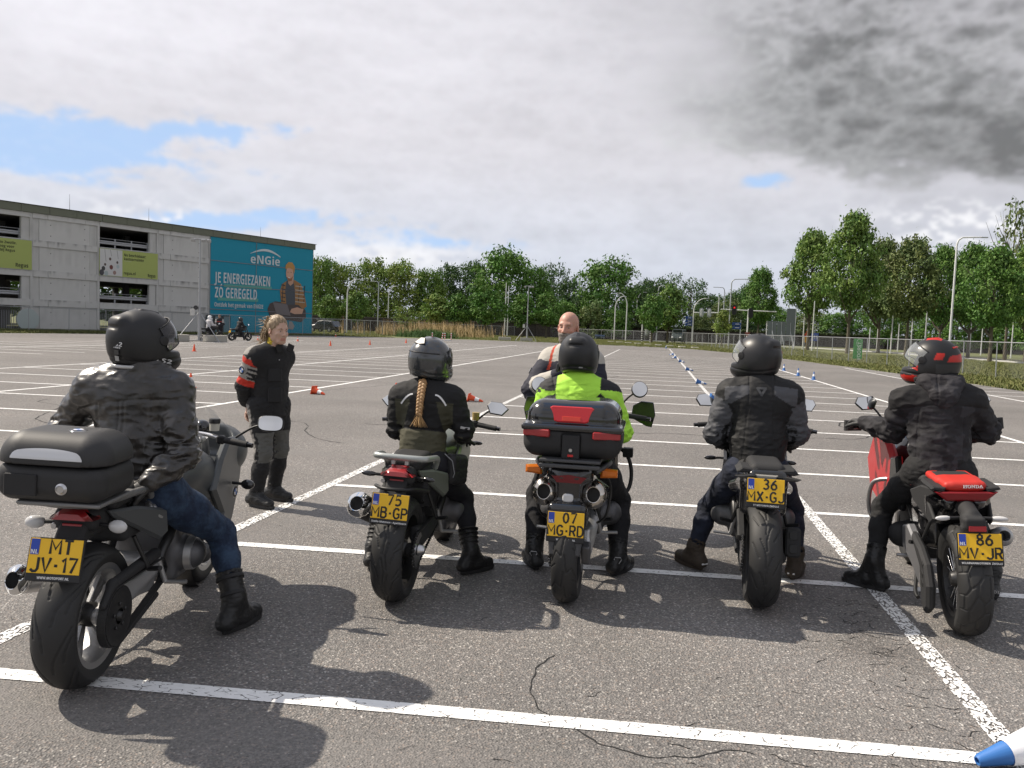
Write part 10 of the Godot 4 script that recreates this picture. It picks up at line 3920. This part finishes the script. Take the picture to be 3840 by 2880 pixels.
func far_rider(p: Vector3, yaw: float, lean: float, jc: Color, hc: Color, who: String, push: float) -> void:
	var b := thing("motorcycle", "dark motorcycle far off by the garage under the rider in the %s" % who, "motorcycle", p, 0.0, "far motorcycles by the garage")
	b.transform.basis = Basis(Vector3.UP, deg_to_rad(yaw)) * Basis(Vector3.BACK, -deg_to_rad(lean))
	for z in [0.0, -1.42]:
		wheel(b, z, 0.31, 0.15 if z == 0.0 else 0.12, 0.215, "a", M.dark_metal, 5, false)
	obj("body", blob_mesh(V(-0.25, 0.25, -1.4), V(0.25, 1.0, 0.25), 0.02, both([["b", V(0, 0.78, -0.2), V(0.11, 0.05, 0.35), 0.04, 0.04], ["e", V(0.03, 0.84, -0.85), V(0.16, 0.15, 0.28), 0.05], ["b", V(0, 0.45, -0.7), V(0.17, 0.18, 0.22), 0.05, 0.05], ["c", V(0, 0.38, -0.5), V(0.08, 0.31, 0.0), 0.06, 0.04, 0.03]])), M.black, b)
	for s in [-1.0, 1.0]:
		pipe(b, "fork_tube", [V(s * 0.09, 0.3, -1.42), V(s * 0.09, 0.98, -1.1)], 0.028, M.dark_metal, 6)
		mirror(b, V(s * 0.25, 1.0, -1.05), V(s * 0.38, 1.16, -1.05), round_shape(0.09, 0.06), V(0.2, 0.35, 1), M.black)
	pipe(b, "handlebar", [V(-0.38, 1.0, -1.0), V(0.38, 1.0, -1.0)], 0.02, M.black, 6)
	plate(b, V(0, 0.64, 0.2), -10, [], [], "")
	var J := {"base": p, "fwd": V(-sin(deg_to_rad(yaw)), 0, -cos(deg_to_rad(yaw)))}
	var f: Vector3 = J.fwd
	var rt := f.cross(Vector3.UP)
	J.hip = f * 0.5 + V(0, 0.82, 0)
	J.chest = f * (0.58 + push) + V(0, 1.25 - push * 0.3, 0)
	J.waist = J.hip.lerp(J.chest, 0.45)
	J.neck = J.chest + V(0, 0.15, 0) + f * 0.03
	J.head = J.neck + V(0, 0.14, 0) + f * 0.03
	for q in [["L", -1.0], ["R", 1.0]]:
		var s: float = q[1]
		J[q[0] + "S"] = J.chest + V(0, 0.05, 0) + rt * 0.19 * s
		J[q[0] + "E"] = J.chest + rt * 0.27 * s - V(0, 0.2, 0) + f * 0.1
		J[q[0] + "W"] = J.chest + rt * 0.24 * s - V(0, 0.22, 0) + f * 0.33
		J[q[0] + "H"] = J.hip + rt * 0.1 * s
		J[q[0] + "K"] = J.hip + rt * 0.3 * s - V(0, 0.34, 0) + f * 0.2
		J[q[0] + "A"] = J.hip + rt * (0.36 + (0.25 if push > 0.0 and s > 0.0 else 0.0)) * s + f * 0.08
		J[q[0] + "A"].y = 0.1
		J[q[0] + "T"] = J[q[0] + "A"] + f * 0.2
	var t := thing("person", "far-off rider in a %s seated on a motorcycle by the garage" % who, "person", p, 0.0, "far riders by the garage")
	obj("body", body_mesh(J, 1.0, lin(0.4, 0.26, 0.2)), vmat(0.6), t)
	obj("jacket", jacket_mesh(J, 1.0, func(_p: Vector3, _n: Vector3) -> Color:
		return jc, {"cell": 0.018, "fat": 1.05}), vmat(0.8), t)
	obj("trousers", trousers_mesh(J, 1.0, func(_p: Vector3, _n: Vector3) -> Color:
		return lin(0.012, 0.012, 0.014), 0.98, 1.05, 0.004, 0.02), vmat(0.85), t)
	helmet(t, J.head, frame(f, Vector3.UP), mat(hc, 0.35))

func make_far_people() -> void:
	far_rider(V(-30.2, 0, -50.4), -24, 3, lin(0.5, 0.49, 0.5), lin(0.8, 0.8, 0.8), "white jacket", 0.0)
	far_rider(V(-28.9, 0, -52.0), -22, 4, lin(0.015, 0.015, 0.016), lin(0.03, 0.03, 0.032), "black suit", 0.12)
	var fw := V(0.3, 0, 0.95).normalized()
	var rt := fw.cross(Vector3.UP)
	var J := {"base": V(-30.5, 0, -53.2), "fwd": fw, "hip": V(0, 0.95, 0), "chest": V(0, 1.32, 0), "waist": V(0, 1.12, 0), "neck": V(0, 1.49, 0.02), "head": V(0, 1.66, 0.04)}
	for q in [["L", -1.0], ["R", 1.0]]:
		var s: float = q[1]
		J[q[0] + "S"] = J.chest + V(0, 0.06, 0) + rt * 0.19 * s
		J[q[0] + "E"] = J.chest + rt * 0.28 * s - V(0, 0.22, 0)
		J[q[0] + "W"] = J.chest + rt * 0.16 * s - V(0, 0.3, 0) + fw * 0.22
		J[q[0] + "H"] = J.hip + rt * 0.1 * s
		J[q[0] + "K"] = J.hip + rt * 0.12 * s - V(0, 0.45, 0)
		J[q[0] + "A"] = rt * 0.14 * s + V(0, 0.1, 0)
		J[q[0] + "T"] = J[q[0] + "A"] + fw * 0.2
	var t := thing("person", "far-off standing man in a cap and dark vest between the far motorcycles", "person", J.base)
	obj("body", body_mesh(J, 1.0, lin(0.45, 0.28, 0.2)), vmat(0.6), t)
	obj("jacket", jacket_mesh(J, 1.0, func(p: Vector3, _n: Vector3) -> Color:
		return lin(0.4, 0.38, 0.36) if arm_near(J, p)[2] < 0.1 and p.y > 1.2 else (lin(0.4, 0.06, 0.05) if absf(p.y - 1.28) < 0.03 else lin(0.02, 0.02, 0.025)), {"cell": 0.018}), vmat(0.8), t)
	obj("trousers", trousers_mesh(J, 1.0, func(_p: Vector3, _n: Vector3) -> Color:
		return lin(0.015, 0.015, 0.018), 0.98, 1.05, 0.004, 0.02), vmat(0.85), t)
	var mb := MB.new()
	mb.ball(J.head + V(0, 0.045, -0.01), V(0.088, 0.075, 0.1), 14)
	mb.box(Transform3D(frame(fw, Vector3.UP), J.head + V(0, 0.04, 0) + fw * 0.11), V(0.13, 0.012, 0.08), 0.004)
	obj("cap", mb, mat(lin(0.16, 0.11, 0.09), 0.8), t)
var clock := 0

func lap(s: String) -> void:
	print(s, " ", Time.get_ticks_msec() - clock)
	clock = Time.get_ticks_msec()

func _ready() -> void:
	clock = Time.get_ticks_msec()
	make_camera()
	make_sky()
	lap("sky")
	base_materials()
	make_ground()
	lap("ground")
	make_garage()
	make_walls()
	make_fences()
	lap("garage, walls, fences")
	make_trees()
	lap("trees")
	make_grass()
	make_poles()
	make_signals()
	make_vehicles()
	make_cones()
	make_masts()
	lap("far")
	make_rider_a()
	lap("A")
	make_rider_b()
	lap("B")
	make_rider_c()
	lap("C")
	make_rider_d()
	lap("D")
	make_rider_e()
	lap("E")
	make_woman()
	lap("woman")
	make_instructor()
	lap("man")
	make_bike_a()
	lap("bike A")
	make_bike_b()
	lap("bike B")
	make_bike_c()
	make_bike_d()
	lap("bike D")
	make_bike_e()
	make_far_people()
	lap("bikes")

func V(x: float, y: float, z: float) -> Vector3:
	return Vector3(x, y, z)

func T(p: Vector3) -> Transform3D:
	return Transform3D(Basis(), p)
